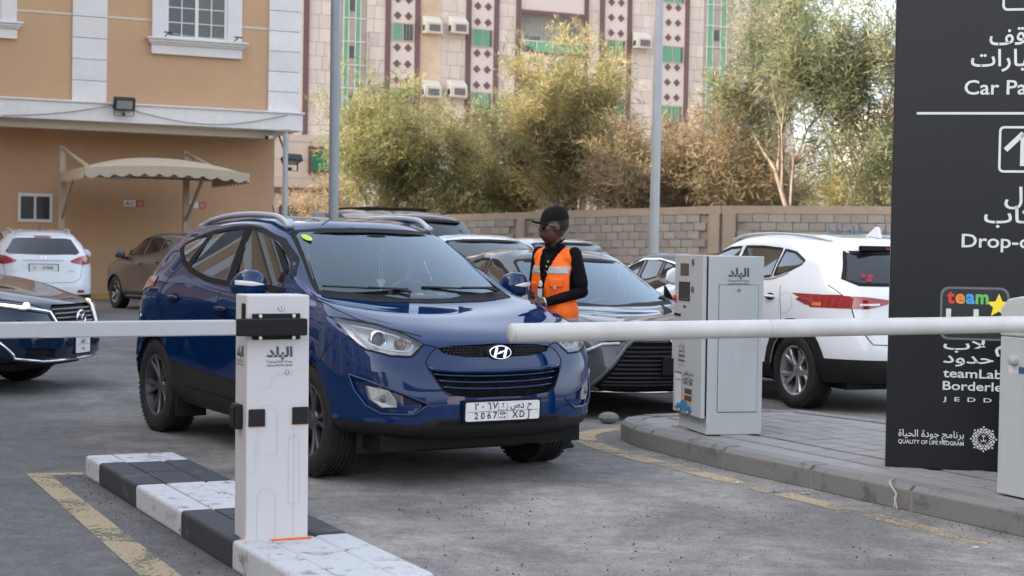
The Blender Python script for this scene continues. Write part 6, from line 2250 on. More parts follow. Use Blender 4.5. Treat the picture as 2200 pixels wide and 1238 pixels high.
# ---- navy car nosing in from the left
NV = warp(SUV, fx=lambda x, y, z: x * 1.08 + (.06 if x > .5 else 0), fy=lambda x, y, z: y * 1.06, fz=lambda x, y, z: z * .965)
def navy_front(c):
    g = c.take(c.cut([(-.46, .80), (-.41, .62), (-.25, .55), (.25, .55), (.41, .62), (.46, .80), (.40, .83), (-.40, .83)], 'front'), 'grille', MATS['car_black'], recess=(-.05, 0, 0))
    for k in range(6):
        z = .58 + k * .042
        hw = .35 + k * .016
        c.add(MB().tube(c.path([(y * hw, z) for y in np.linspace(-1, 1, 7)], 'front', off=-.015), .010, 6), 'grille_bar', MATS['lamp_dark'], parent=g)
    c.add(MB().tube(c.path([(-.74, .80), (-.50, .76), (-.44, .61), (-.26, .535), (.26, .535), (.44, .61), (.50, .76), (.74, .80)], 'front', off=.006), .020, 8), 'grille_surround', MATS['chrome'], smooth=True)
    p, n = c.hit('front', 0, .69)
    o = p + Vector((.03, 0, 0))
    em = MB().tube([o + Vector((0, .095 * math.cos(a), .075 * math.sin(a))) for a in [2 * math.pi * k / 24 for k in range(25)]], .011, 6, cap=False)
    em.tube([o + Vector((0, y, z)) for y, z in ((-.085, .03), (-.03, .035), (0, -.01), (.03, .035), (.085, .03))], .010, 6)
    c.add(em, 'emblem', MATS['chrome'], smooth=True)
    for sg in (1, -1):
        c.add(MB().tube(c.path([(.92 * sg, .50), (.84 * sg, .345), (.62 * sg, .315), (.0, .31)], 'front', off=.008), .014, 6), 'bumper_trim', MATS['chrome'], smooth=True)
        q = [(p_[0] * sg, p_[1]) for p_ in ((.80, .44), (.80, .36), (.50, .34), (.50, .42))]
        c.take(c.cut(q, 'front', lim=.2), 'side_intake', MATS['car_black'], recess=(-.03, 0, 0))
        P = c.path([(.60 * sg, .795), (.76 * sg, .82), (.88 * sg, .845)], 'front', off=-.008)
        c.add(MB().tube(P, .012, 6), 'running_light', mat('drl_on', (.9, .9, .8), .3, emit=(1, .97, .78), estr=.6))
        P = c.path([(.70 * sg, .836)], 'front', off=-.01)
        c.add(MB().ell(P[0], (.03, .04, .03), 12, 8), 'projector', MATS['drl_on'])
    plate(c, 'front', 0, .44, .32, .16, [('t', '6051', .055, 0, .01, .0), ('t', 'KSA', .04, 0, -.055, .0), ('bar', -.15, -.001, .15, .001)], off=.02)
simple_car('navy_car', NV, (-5.12, 15.4, 0), math.radians(-8), 'dark navy car with lit headlight and chrome trim entering at the left edge', NAVY, dlo={k: [(a * 1.08, b) for a, b in v] for k, v in DLO.items()}, wind=[(a * 1.04, b) for a, b in WIND], lamps=[[(.95, .90), (.62, .825), (.54, .785), (.60, .76), (.80, .785), (.93, .825)]], xs=(0, -2.93), R=.375, zc=.375, arch_r=.41, extra=navy_front, clad=[('front', [(0, .295), (1.1, .295), (1.1, .1), (0, .1)], .1)], mir=(-.62, .92, 1.13))
# ---- white car parked behind the ticket machine, tail to the camera
def tuc_rear(c):
    c.take(c.cut([(-1, .50), (1, .50), (1, .1), (-1, .1)], 'rear', lim=-2.92), 'rear_bumper_trim', MATS['car_trim'], off=.004)
    for sg in (1, -1):
        # arch cladding
        for x in (0, -2.64):
            P = [(x + .44 * math.cos(a), .352 + .44 * math.sin(a)) for a in [math.radians(-18 + 216 * k / 20) for k in range(21)]]
            c.ribbon([p for p in P if p[1] > .2], 'side', .10, MATS['car_trim'], 'arch_cladding', sg, .006)
        c.ribbon([(-2.72, .60), (-2.80, .52)], 'side', .02, MATS['car_trim'], 'arch_joint', sg, .004)
        # lamp: orange lower half, white insert
        c.ribbon([(-3.03, .985), (-2.92, .985)], 'side', .03, MATS['lamp_orange'], 'tail_insert', sg, .009)
        c.ribbon([(.50 * sg, .995), (.66 * sg, .99)], 'rear', .018, MATS['lamp_white'], 'tail_insert', off=.009)
        # fuel flap
        c.ribbon([(-2.50 + .11 * math.cos(a) * (1 if abs(math.cos(a)) < .9 else 1), .98 + .10 * math.sin(a)) for a in [2 * math.pi * k / 20 for k in range(20)]], 'side', .006, MATS['line_grey'], 'fuel_flap', sg, .002, closed=True)
        c.ribbon([(a * sg, b) for a, b in ((.80, 1.16), (.72, 1.0), (.70, .80), (.60, .64), (0, .62))], 'rear', .008, MATS['car_black'], 'panel_gap', off=.002)
        c.ribbon([(-.62, 1.14), (-1.4, 1.155), (-2.2, 1.20), (-2.42, 1.26)], 'side', .02, MATS['chrome'], 'belt_trim', sg, .005)
        mb = MB().prism([c.hit('rear', y * sg, z)[0] + Vector((-.008, 0, 0)) for y, z in ((.88, .46), (.60, .40), (.20, .38), (.20, .34), (.62, .35), (.86, .41))], (.015, 0, 0))
        c.add(mb, 'silver_valance', MATS['rail_silver'])
    mb = MB()
    p, n = c.hit('rear', .55, .84)
    put_text(mb, 'TUCSON', .055, Vector((p.x - .012, .70, .83)), Vector((0, -1, 0)), UP, bold=.012)
    c.add(mb, 'lettering', MATS['rail_silver'])
    fin = MB().prism([(-2.50, -.015, 1.62), (-2.72, -.015, 1.60), (-2.70, -.008, 1.70), (-2.66, -.008, 1.71)], (0, .03, 0))
    c.add(fin, 'roof_fin', WHITE, bevel=.006)
    st_ = MB()
    for y, z in ((.52, 1.215), (.55, 1.25), (.49, 1.25)):
        P = c.hit('rear', y, z)[0]
        st_.box(P + Vector((-.006, 0, 0)), (.002, .05, .03))
    c.add(st_, 'red_sticker', mat('sticker_red', (.55, .03, .06), .5))
    p, n = c.hit('rear', 0, 1.50)
    c.add(MB().box(p, (.05, .9, .05)), 'brake_light_housing', MATS['car_black'], bevel=.01)
    c.add(MB().box(p + Vector((-.02, 0, .0)), (.02, .36, .022)), 'brake_light', MATS['lamp_red'])
TD = {'front_door_glass': [(-1.335, 1.175), (-1.375, 1.50), (-1.15, 1.488), (-.90, 1.42), (-.60, 1.262), (-.56, 1.165)],
      'rear_door_glass': [(-1.42, 1.18), (-1.45, 1.505), (-1.75, 1.505), (-2.10, 1.485), (-2.15, 1.225), (-1.8, 1.19)],
      'quarter_glass': [(-2.19, 1.23), (-2.15, 1.478), (-2.35, 1.45), (-2.58, 1.375), (-2.56, 1.34), (-2.38, 1.26)]}
simple_car('white_suv', SUV, (2.40, 17.50, 0), math.radians(113.5), 'white SUV parked behind the ticket machine, red tail light toward the dark sign', WHITE, dlo=TD, wind=WIND, rear_glass=[(-.62, 1.17), (.62, 1.17), (.70, 1.22), (.55, 1.46), (-.55, 1.46), (-.70, 1.22)], tails=[('rear', [(.40, 1.035), (.42, 1.0), (.60, .955), (.895, .955), (.895, 1.075), (.60, 1.06)], 'lamp_red'), ('side', [(-2.66, 1.02), (-2.82, .975), (-3.2, .955), (-3.2, 1.075), (-2.80, 1.07)], 'lamp_red')], glass='tint_glass', rails=[(-.98, .55, 1.565), (-1.1, .56, 1.60), (-1.6, .565, 1.635), (-2.1, .56, 1.625), (-2.5, .53, 1.59), (-2.66, .52, 1.56)], extra=tuc_rear, clad=[('side', [(-.30, .40), (-2.3, .40), (-2.3, .1), (-.30, .1)], .5)], style='five', nc=8, nr=6)
# ---- sedans
SEDZ = ([0, .33, .60, .85, 1.0, 1.13, 1.64], [0, .28, .52, .76, .87, .955, 1.435])
def sed_grid():
    out = []
    for ri, r in enumerate(SUV):
        row = []
        for ci, (x, y, z) in enumerate(r):
            z2 = ip(z, *SEDZ)
            if ri >= 8:
                x2 = ip(x, [-3.2, -2.6, -.9, -.06], [-3.25, -2.45, -1.28, -.30])
                if ci >= 9:
                    z2 = z2 - .045 * (ri == 8)
            else:
                x2 = ip(x, [-3.54, -2.64, -1.3, 0, .86], [-3.95, -2.87, -1.45, 0, .99])
                if ri == 7:
                    x2 = ip(x, [-3.29, -2.58, -1.5, -.14, .40], [-3.36, -2.75, -1.6, -.22, .45])
                    if ci >= 9:
                        z2 = ip(ci, [9, 13], [.99, 1.03])
                if ri == 6 and ci >= 9:
                    x2 = ip(ci, [9, 10, 11, 13], [-2.85, -3.35, -3.66, -3.74])
                    z2 = ip(ci, [9, 13], [.95, 1.04])
                if ri == 5 and ci >= 9:
                    z2 = ip(ci, [9, 13], [.90, .99])
            row.append((x2, y * 1.0, z2))
        out.append(row)
    return out
SED = sed_grid()
def sfx(x):
    return ip(x, [-3.2, -2.6, -.9, -.06], [-3.25, -2.45, -1.28, -.30])
def sfz(z):
    return ip(z, *SEDZ)
SD = {k: warped(v, sfx, sfz) for k, v in DLO.items()}
SW_ = [(a, sfz(b)) for a, b in WIND]
def avalon_front(c):
    S2 = (1, -1)
    g = c.take(c.cut([(-.46, .62), (-.40, .665), (.40, .665), (.46, .62), (.72, .30), (.60, .235), (-.60, .235), (-.72, .30)], 'front'), 'grille', MATS['car_black'], recess=(-.05, 0, 0))
    for k in range(11):
        z = .255 + k * .037
        hw = ip(z, [.24, .30, .62, .66], [.60, .69, .46, .40]) - .01
        c.add(MB().tube(c.path([(y * hw, z) for y in np.linspace(-1, 1, 9)], 'front', off=-.018), .011, 6), 'grille_bar', MATS['car_trim'], parent=g)
    c.add(MB().tube(c.path([(-.60, .225), (-.74, .30), (-.47, .635), (-.40, .68), (.40, .68), (.47, .635), (.74, .30), (.60, .225)], 'front', off=.004), .012, 6), 'grille_surround', MATS['lamp_dark'], smooth=True)
    for sg in S2:
        q = [(p[0] * sg, p[1]) for p in ((.885, .52), (.895, .30), (.78, .27), (.755, .31), (.80, .48))]
        pk = c.take(c.cut(q, 'front', lim=.1), 'side_intake', MATS['car_black'], recess=(-.04, 0, 0))
        for k in range(5):
            z = .30 + k * .04
            c.add(MB().tube(c.path([(.79 * sg, z), (.88 * sg, z + .01)], 'front', off=-.008), .006, 6), 'intake_slat', MATS['car_trim'], parent=pk)
        P = c.path([(.82 * sg, .325)], 'front', off=.0)
        c.add(MB().ell(P[0], (.02, .05, .028), 14, 8), 'fog_lamp', MATS['lamp_white'], parent=pk, smooth=True)
        c.add(MB().tube(c.path([(.52 * sg, .655), (.66 * sg, .645), (.80 * sg, .575), (.88 * sg, .50)], 'front', off=.006), .014, 8), 'cheek_trim', MATS['rail_silver'], smooth=True)
        c.add(MB().tube(c.path([(.0, .205), (.6 * sg, .20), (.88 * sg, .215)], 'front', off=.006), .012, 6), 'splitter', MATS['chrome'], smooth=True)
        c.ribbon([(.80, .50 * sg), (.55, .66 * sg), (.2, .74 * sg), (-.1, .76 * sg)], 'top', .008, MATS['car_black'], 'panel_gap', off=.0015)
    p, n = c.hit('front', 0, .47)
    c.add(MB().box(p + Vector((.01, 0, 0)), (.012, .34, .16)), 'plate_panel', MATS['car_black'], bevel=.005)
    em = MB().tube([c.hit('front', 0, .70)[0] + Vector((.02, .08 * math.cos(a), .05 * math.sin(a))) for a in [2 * math.pi * k / 24 for k in range(25)]], .009, 6, cap=False)
    c.add(em, 'emblem', MATS['chrome'])
    P = c.path([(-.55, sfz(1.145)), (0, sfz(1.14)), (.5, sfz(1.15))], 'front', off=.02, step=.1)
SLAMP = [(.84, .775), (.62, .735), (.50, .70), (.47, .675), (.60, .672), (.80, .70), (.86, .735)]
simple_car('steel_sedan', SED, (1.05, 14.3, 0), math.radians(-67), 'dark silver sedan with a wide slatted grille facing the ticket machine', SILVER, dlo=SD, wind=SW_, rear_glass=[(-.55, 1.06), (.55, 1.06), (.48, 1.30), (-.48, 1.30)], lamps=[SLAMP], xs=(0, -2.87), R=.34, zc=.34, arch_r=.375, extra=avalon_front, mir=(-.70, .86, .97), handles=((-1.45, .83), (-2.45, .86)), clad=None, glass='tint_glass', nc=8, nr=6, cab=(.80, -.30))
# ---- background cars, mostly hidden
BIG = warp(SUV, fx=lambda x, y, z: x * 1.15, fy=lambda x, y, z: y * 1.08, fz=lambda x, y, z: z * 1.19)
BD = {k: [(a * 1.15, b * 1.19) for a, b in v] for k, v in DLO.items()}
BLACK = paint_mat('black_paint', (.012, .012, .013), dust=.12, metal=.2, rough=.3)
RG = [(-.80, 1.0 * 1.19), (.80, 1.0 * 1.19), (.80, 1.2 * 1.19), (.64, 1.50 * 1.19), (-.64, 1.50 * 1.19), (-.80, 1.2 * 1.19)]
def blk_tail(c):
    c.take(c.cut([(-.80, 1.10 * 1.19), (.80, 1.10 * 1.19), (.74, 1.50 * 1.19), (-.74, 1.50 * 1.19)], 'rear', lim=-2.9), 'tailgate_panel', MATS['dark_glass'], off=.0) if False else None
    mb = MB().box((-1.9, 0, 1.64 * 1.19), (1.3, .9, .05))
    c.add(mb, 'roof_rack', MATS['car_black'], bevel=.02)
simple_car('blackened_suv', BIG, (-2.75, 24.0, 0), math.radians(117), 'large white SUV blackened all over for its shaded rear, with a roof rack behind the blue car roof', BLACK, dlo=BD, wind=[(a * 1.08, b * 1.19) for a, b in WIND], rear_glass=RG, xs=(0, -3.04), R=.40, zc=.40, arch_r=.44, extra=blk_tail, mir=(-.69, .93, 1.35), handles=((-1.5, 1.18), (-2.55, 1.22)), nc=4, nr=4, cab=False)  # white SUV in black paint, standing in for its shaded, dark-glassed rear
simple_car('white_pickup', warp(SUV, fz=lambda x, y, z: z * .99), (.1, 19.9, 0), math.radians(-62), 'white car with dark windscreen behind the blue car mirror', WHITE, dlo=DLO, wind=WIND, xs=(0, -2.64), nc=4, nr=4, cab=False, glass='dark_glass', screen='tint_glass')
simple_car('silver_car', warp(SUV, fz=lambda x, y, z: z * .985), (1.25, 23.4, 0), math.radians(-64), 'pale silver car roof behind the attendant in front of the wall', SILVER if False else paint_mat('pale_silver', (.45, .46, .47), dust=.1, metal=.5, rough=.35), dlo=DLO, wind=WIND, xs=(0, -2.64), nc=4, nr=4, cab=False, screen='tint_glass')
simple_car('black_sedan', SED, (1.75, 25.2, 0), math.radians(120), 'black sedan with chrome window line left of the ticket machine', BLACK, dlo=SD, wind=SW_, rear_glass=[(-.55, 1.06), (.55, 1.06), (.48, 1.30), (-.48, 1.30)], xs=(0, -2.87), R=.34, zc=.34, arch_r=.375, mir=(-.70, .86, .97), handles=((-1.45, .83), (-2.45, .86)), nc=4, nr=4, cab=False, extra=lambda c: [c.ribbon([(-.6, .99), (-1.2, 1.19), (-1.6, 1.325), (-2.0, 1.33), (-2.5, 1.25), (-2.9, 1.08)], 'side', .02, MATS['chrome'], 'window_chrome', sg, .008) for sg in (1, -1)])
# ================================================================== PEOPLE
mat('skin_dark', (0.082, 0.038, 0.024), 0.36, var=.15, scale=30, spec=.5)
mat('skin_light', (0.58, 0.40, 0.31), 0.5, var=.08, scale=30)
mat('cloth_black', (0.0045, 0.0045, 0.0055), 0.85, var=.3, scale=12, bump=.3, bscale=18, spec=.15)
mat('sleeve_black', (0.0035, 0.0035, 0.006), 0.8, var=.3, spec=.15)
mat('hair_black', (0.006, 0.005, 0.005), 0.7, bump=.8, bscale=120)
mat('lips', (0.11, 0.040, 0.032), 0.45)
mat('vest_orange', (1.0, 0.150, 0.004), 0.7, var=.08, scale=9, bump=.5, bscale=9)
mat('vest_pocket', (1.0, 0.13, 0.015), 0.35, var=.1, scale=9)
mat('reflective_grey', (0.40, 0.40, 0.40), 0.5, .1, var=.06)
mat('piping', (0.06, 0.055, 0.06), 0.7)
mat('lens_black', (0.006, 0.006, 0.007), 0.08, var=.0)
mat('gold', (0.6, 0.42, 0.15), 0.3, 1.0)
def cap(mb, p0, r0, p1, r1, n=12):
    """tapered capsule"""
    a, b = Vector(p0), Vector(p1)
    t = (b - a).normalized()
    P, R = [], []
    for k in range(5):
        q = math.pi / 2 * (1 - k / 4)
        P.append(a - t * r0 * math.sin(q))
        R.append(max(.0005, r0 * math.cos(q)))
    for k in range(5):
        q = math.pi / 2 * k / 4
        P.append(b + t * r1 * math.sin(q))
        R.append(max(.0005, r1 * math.cos(q)))
    mb.tube(P, R, n)
    return mb
def fuse(mb, name, m, parent, voxel=.01, smooth=4, keep=None, solid=0.0):
    """merge overlapping volumes into one continuous skin"""
    me = mb.mesh('tmp', m)
    o = bpy.data.objects.new('tmp', me)
    TMP.collection.objects.link(o)
    r = o.modifiers.new('r', 'REMESH')
    r.mode = 'VOXEL'
    r.voxel_size = voxel
    s_ = o.modifiers.new('s', 'SMOOTH')
    s_.iterations = smooth
    s_.factor = .5
    vl = TMP.view_layers[0]
    vl.update()
    dg = vl.depsgraph
    out = bpy.data.meshes.new_from_object(o.evaluated_get(dg))
    bpy.data.objects.remove(o)
    out.name = name
    if not out.materials:
        out.materials.append(m)
    if keep:
        bm = bmesh.new()
        bm.from_mesh(out)
        bmesh.ops.delete(bm, geom=[f for f in bm.faces if not keep(f.calc_center_median())], context='FACES')
        bm.to_mesh(out)
        bm.free()
    out.polygons.foreach_set('use_smooth', [True] * len(out.polygons))
    ob = link(name, out, parent)
    if solid:
        sm = ob.modifiers.new('solid', 'SOLIDIFY')
        sm.thickness = solid
        sm.offset = 1
    return ob
def hand(mb, wrist, dirv, palm_n, curl=.6, s=1.0, thumb=1):
    """palm with five unequal bent fingers and a thumb off its side"""
    w_, d, n = Vector(wrist), Vector(dirv).normalized(), Vector(palm_n).normalized()
    side = d.cross(n).normalized()
    c = w_ + d * .05 * s
    M = Matrix((d, side, n)).transposed()
    mb.ell(c, (.052 * s, .040 * s, .016 * s), 14, 8, M)
    for k, (off, ln) in enumerate(((-.030, .068), (-.010, .078), (.010, .073), (.029, .058))):
        p = c + d * .045 * s + side * off * s
        dd = d.copy()
        r = .0092 * s
        for j, f in enumerate((.45, .32, .23)):
            dd = (dd + n * curl * (.45 + .35 * j)).normalized()
            q = p + dd * ln * f * s
            cap(mb, p, r, q, r * .92, 8)
            p, r = q, r * .92
    p = w_ + d * .025 * s - side * .030 * s * thumb
    dd = (d * .6 - side * .6 * thumb + n * .35).normalized()
    q = p + dd * .04 * s
    cap(mb, p, .012 * s, q, .0105 * s, 8)
    cap(mb, q, .0105 * s, q + (dd + d * .7 + n * .3).normalized() * .032 * s, .009 * s, 8)
# ---- parking attendant -------------------------------------------------------
at = empty('person', (.315, 11.52, 0), math.radians(-134), 'person in an orange high-visibility vest, black cap and sunglasses, hands clasped, beside the blue car', 'person')
at.scale = (.95, .95, 1.0)
LS, RS = (-.01, .185, 1.405), (-.01, -.185, 1.405)
LE, RE = (-.045, .238, 1.135), (-.03, -.240, 1.135)
LWr, RWr = (.205, .075, 1.052), (.205, -.055, 1.045)
HC = Vector((.035, 0, 1.60))               # head centre
hr = math.radians(20)                       # head turned a little to the left of the body... toward the driver
HM = Matrix.Rotation(math.radians(-34), 3, 'Z') * 1.08
def hp(x, y, z):
    return HC + HM @ Vector((x, y, z))
b = MB()
b.ell(hp(-.012, 0, .022), (.094, .073, .100), 20, 14, HM)
b.ell(hp(.022, 0, -.035), (.066, .058, .080), 18, 12, HM)
cap(b, hp(.035, 0, -.085), .034, hp(.055, 0, -.082), .026)
b.ell(hp(.060, .0, -.058), (.034, .036, .030), 14, 10, HM)
b.ell(hp(.074, 0, .020), (.018, .045, .018), 12, 8, HM)
cap(b, hp(.078, 0, .012), .010, hp(.096, 0, -.022), .0135)
b.ell(hp(.088, .012, -.026), (.011, .009, .008), 10, 6, HM)
b.ell(hp(.088, -.012, -.026), (.011, .009, .008), 10, 6, HM)
b.ell(hp(.084, 0, -.048), (.013, .026, .0075), 12, 8, HM)
b.ell(hp(.082, 0, -.060), (.013, .023, .0085), 12, 8, HM)
for sg in (1, -1):
    b.ell(hp(-.012, sg * .076, -.006), (.017, .009, .030), 12, 8, HM)
    b.ell(hp(.045, sg * .038, -.015), (.03, .022, .03), 12, 8, HM)
cap(b, (-.012, 0, 1.40), .058, (.005, 0, 1.545), .052)
cap(b, (-.015, -.05, 1.15), .085, (-.015, -.05, 1.34), .075)
cap(b, (-.015, .05, 1.15), .085, (-.015, .05, 1.34), .075)
cap(b, (0, 0, .95), .095, (0, 0, 1.1), .095)
for S, E, Wr in ((LS, LE, LWr), (RS, RE, RWr)):
    cap(b, (-.01, 0, 1.37), .045, S, .034)
    cap(b, S, .036, E, .034)
    cap(b, E, .036, Wr, .026)
for sg in (1, -1):
    cap(b, (0, sg * .085, .95), .085, (.01, sg * .095, .50), .055)
    cap(b, (.01, sg * .095, .50), .054, (-.02, sg * .10, .10), .038)
    cap(b, (-.02, sg * .10, .05), .035, (.14, sg * .115, .035), .030)
hand(b, LWr, (.80, -.55, -.08), (-.45, -.75, -.25), .55, 1.0, thumb=1)
hand(b, RWr, (.85, .45, -.05), (-.35, .75, -.35), .40, 1.0, thumb=-1)
fuse(b, 'body', MATS['skin_dark'], at, .0065, 3)
# lips and eyes
MB().ell(hp(.0965, 0, -.047), (.006, .023, .006), 12, 6, HM).build('upper_lip', MATS['lips'], at, smooth=True)
MB().ell(hp(.0945, 0, -.060), (.007, .021, .008), 12, 6, HM).build('lower_lip', MATS['lips'], at, smooth=True)
# hair
h = MB().ell(hp(-.014, 0, .028), (.100, .079, .098), 20, 14, HM)
fuse(h, 'hair', MATS['hair_black'], at, .008, 2, keep=lambda c: (HM.transposed() @ (c - HC)).z > (-.03 if (HM.transposed() @ (c - HC)).x < -.02 else .045))
# cap
cp_ = MB()
n1 = 20
vs_ = []
prof = [(0, .128), (.035, .126), (.065, .114), (.088, .088), (.099, .055), (.103, .030)]
for r, z in prof:
    for k in range(n1):
        a = 2 * math.pi * k / n1
        vs_.append(hp(-.008 + 1.03 * r * math.cos(a), .86 * r * math.sin(a), z + .012 - .012 * math.cos(a) * (r / .1)))
cp_.add(vs_, [(i * n1 + k, i * n1 + (k + 1) % n1, (i + 1) * n1 + (k + 1) % n1, (i + 1) * n1 + k) for i in range(len(prof) - 1) for k in range(n1)])
cp_.ell(hp(-.008, 0, .139), (.008, .008, .004), 8, 4)
vz = []
for k in range(11):
    a = math.radians(-62 + 124 * k / 10)
    rin = Vector((-.008 + .104 * math.cos(a), .088 * math.sin(a)))
    rout = Vector((.006 + .152 * math.cos(a) ** .8, .080 * math.sin(a)))
    z0 = .030 - .004
    dz = -.020 * (math.sin(a)) ** 2
    vz += [hp(rin.x, rin.y, z0 + dz * .6 + .006), hp(rout.x, rout.y, z0 + .012 + dz), hp(rout.x, rout.y, z0 + .006 + dz), hp(rin.x, rin.y, z0 + dz * .6 - .001)]
capo = cp_.build('cap', mat('cap_black', (.005, .005, .0065), .85, spec=.2, var=.2, bump=.2, bscale=60), at, smooth=True)
v_ = MB().add(vz, [q for k in range(10) for q in ((4 * k, 4 * k + 4, 4 * k + 5, 4 * k + 1), (4 * k + 1, 4 * k + 5, 4 * k + 6, 4 * k + 2), (4 * k + 2, 4 * k + 6, 4 * k + 7, 4 * k + 3))])
v_.build('visor', MATS['cap_black'], capo)
# sunglasses
sgm = MB()
for sg in (1, -1):
    P = [hp(.091 - .012 * abs(y_) / .03 * (1 if y_ * sg > 0 else 0) - .008, sg * .033 + y_, .004 + z_) for y_, z_ in [(.027 * math.cos(a), .022 * math.sin(a) - .004 * abs(math.sin(a))) for a in [2 * math.pi * k / 14 for k in range(14)]]]
    sgm.prism(P, HM @ Vector((.004, 0, 0)))
gl_ = sgm.build('sunglasses', MATS['lens_black'], at)
fr_ = MB().tube([hp(.092, -.012, .012), hp(.098, 0, .014), hp(.092, .012, .012)], .002, 6)
for sg in (1, -1):
    fr_.tube([hp(.078, sg * .060, .012), hp(.03, sg * .074, .012), hp(-.02, sg * .080, .008)], .002, 6)
    fr_.tube([hp(.090, sg * .008, .022), hp(.090, sg * .035, .025), hp(.078, sg * .061, .018)], .002, 6)
fr_.build('glasses_frame', MATS['gold'], gl_)
# black polo shirt with short wide sleeves, long under-sleeves
s_ = MB()
cap(s_, (-.012, -.13, 1.385), .062, (-.012, .13, 1.385), .062)
s_.ell((-.005, 0, 1.20), (.125, .185, .24), 20, 14)
s_.ell((0, 0, .97), (.122, .172, .17), 20, 12)
cap(s_, (-.012, 0, 1.42), .072, (-.012, 0, 1.450), .064)
for S, E in ((LS, LE), (RS, RE)):
    e = Vector(S).lerp(Vector(E), .78)
    cap(s_, S, .054, e, .058)
fuse(s_, 'shirt', MATS['cloth_black'], at, .009, 4)
for S, E, Wr in ((LS, LE, LWr), (RS, RE, RWr)):
    u = MB()
    cap(u, Vector(S).lerp(Vector(E), .6), .048, E, .046)
    cap(u, E, .046, Vector(E).lerp(Vector(Wr), .93), .033)
    fuse(u, 'under_sleeve', MATS['sleeve_black'], at, .007, 3)
for sg in (1, -1):
    cl2 = MB().prism([(.050, 0, 1.432), (.066, sg * .045, 1.425), (.040, sg * .075, 1.475), (-.03, sg * .072, 1.515), (.028, sg * .035, 1.485)], (.008, 0, .004))
    fixn(cl2.build('collar', MATS['cloth_black'], at))
# trousers and shoes
t_ = MB()
t_.ell((0, 0, .93), (.122, .170, .13), 18, 12)
for sg in (1, -1):
    cap(t_, (0, sg * .085, .90), .098, (.01, sg * .097, .50), .078)
    cap(t_, (.01, sg * .097, .50), .078, (-.015, sg * .10, .12), .068)
fuse(t_, 'trousers', MATS['cloth_black'], at, .012, 4)
for sg in (1, -1):
    f_ = MB()
    cap(f_, (-.04, sg * .10, .05), .048, (.15, sg * .115, .042), .042)
    f_.box((.05, sg * .108, .012), (.27, .09, .024))
    fuse(f_, 'shoe', MATS['black_rubber'], at, .01, 2)
# vest: open in front over the shirt, with bands, pockets and piping
def vest_geo(g):
    v = MB()
    cap(v, (-.012, -.135, 1.372), .076 + g, (-.012, .135, 1.372), .076 + g)
    v.ell((-.003, 0, 1.20), (.142 + g, .212 + g, .265), 24, 16)
    cap(v, (.004, -.06, .98), .140 + g, (.004, .06, .98), .140 + g)
    cap(v, (.004, -.055, .84), .145 + g, (.004, .055, .84), .145 + g)
    return v
def vneck(c, pad=0.0):
    if c.z < .80:
        return False
    if abs(c.y) > (.190 if c.z < 1.34 else .205) - pad and c.z > 1.12:
        return False                                    # arm holes
    if c.x > 0 and abs(c.y) < max(0.0, (c.z - 1.14) * .33) - pad and c.z > 1.14:
        return False                                    # V opening
    if c.z > 1.405 and abs(c.y) < .085:
        return False                                    # neck
    return True
vest = fuse(vest_geo(0), 'vest', MATS['vest_orange'], at, .008, 4, keep=vneck, solid=.004)
for z0, z1 in ((1.262, 1.312), (.885, .940)):
    fuse(vest_geo(.0055), 'reflective_band', MATS['reflective_grey'], vest, .008, 4, keep=lambda c: vneck(c, .004) and z0 < c.z < z1, solid=.002)
def on_vest(y, z, off=.006):
    """front of the vest at (y, z)"""
    if not hasattr(on_vest, 'bvh'):
        bm = bmesh.new()
        bm.from_mesh(vest.data)
        on_vest.bvh = BVHTree.FromBMesh(bm)
        bm.free()
    p, n, i, d = on_vest.bvh.ray_cast(Vector((1, y, z)), Vector((-1, 0, 0)))
    if p is None:
        p, n, i, d = on_vest.bvh.find_nearest(Vector((.12, y, z)))
    if n.x < 0:
        n = -n
    return p + n * off
def patch(pts_y, pts_z, name, m, off, parent=vest):
    q = MB()
    N_, M_ = 6, 6
    y0, y1, z0, z1 = pts_y[0], pts_y[1], pts_z[0], pts_z[1]
    q.add([on_vest(y0 + (y1 - y0) * i / N_, z0 + (z1 - z0) * j / M_, off) for j in range(M_ + 1) for i in range(N_ + 1)], [(j * (N_ + 1) + i, j * (N_ + 1) + i + 1, (j + 1) * (N_ + 1) + i + 1, (j + 1) * (N_ + 1) + i) for j in range(M_) for i in range(N_)])
    o = q.build(name, m, parent, smooth=True)
    sm = o.modifiers.new('solid', 'SOLIDIFY')
    sm.thickness = .006
    return o
pk = patch((.065, .155), (1.085, 1.20), 'chest_pocket', MATS['vest_pocket'], .010)
patch((.062, .158), (1.165, 1.225), 'pocket_flap', MATS['vest_orange'], .016, pk)
patch((.100, .116), (1.150, 1.172), 'pocket_tab', MATS['reflective_grey'], .020, pk)
patch((-.155, -.075), (1.085, 1.20), 'chest_pocket', MATS['vest_pocket'], .010)
patch((.05, .16), (.955, 1.055), 'waist_pocket', MATS['vest_orange'], .008)
def vline(pts, r=.004, off=.006):
    P = []
    for i in range(len(pts) - 1):
        a, b_ = Vector(pts[i]), Vector(pts[i + 1])
        for k in range(6):
            q = a.lerp(b_, k / 6)
            P.append(on_vest(q.x, q.y, off))
    P.append(on_vest(pts[-1][0], pts[-1][1], off))
    MB().tube(P, r, 5).build('piping', MATS['piping'], vest)
vline([(.083, 1.395), (.050, 1.29), (.004, 1.145), (.004, .81)])
vline([(-.083, 1.395), (-.050, 1.29), (-.004, 1.145)])
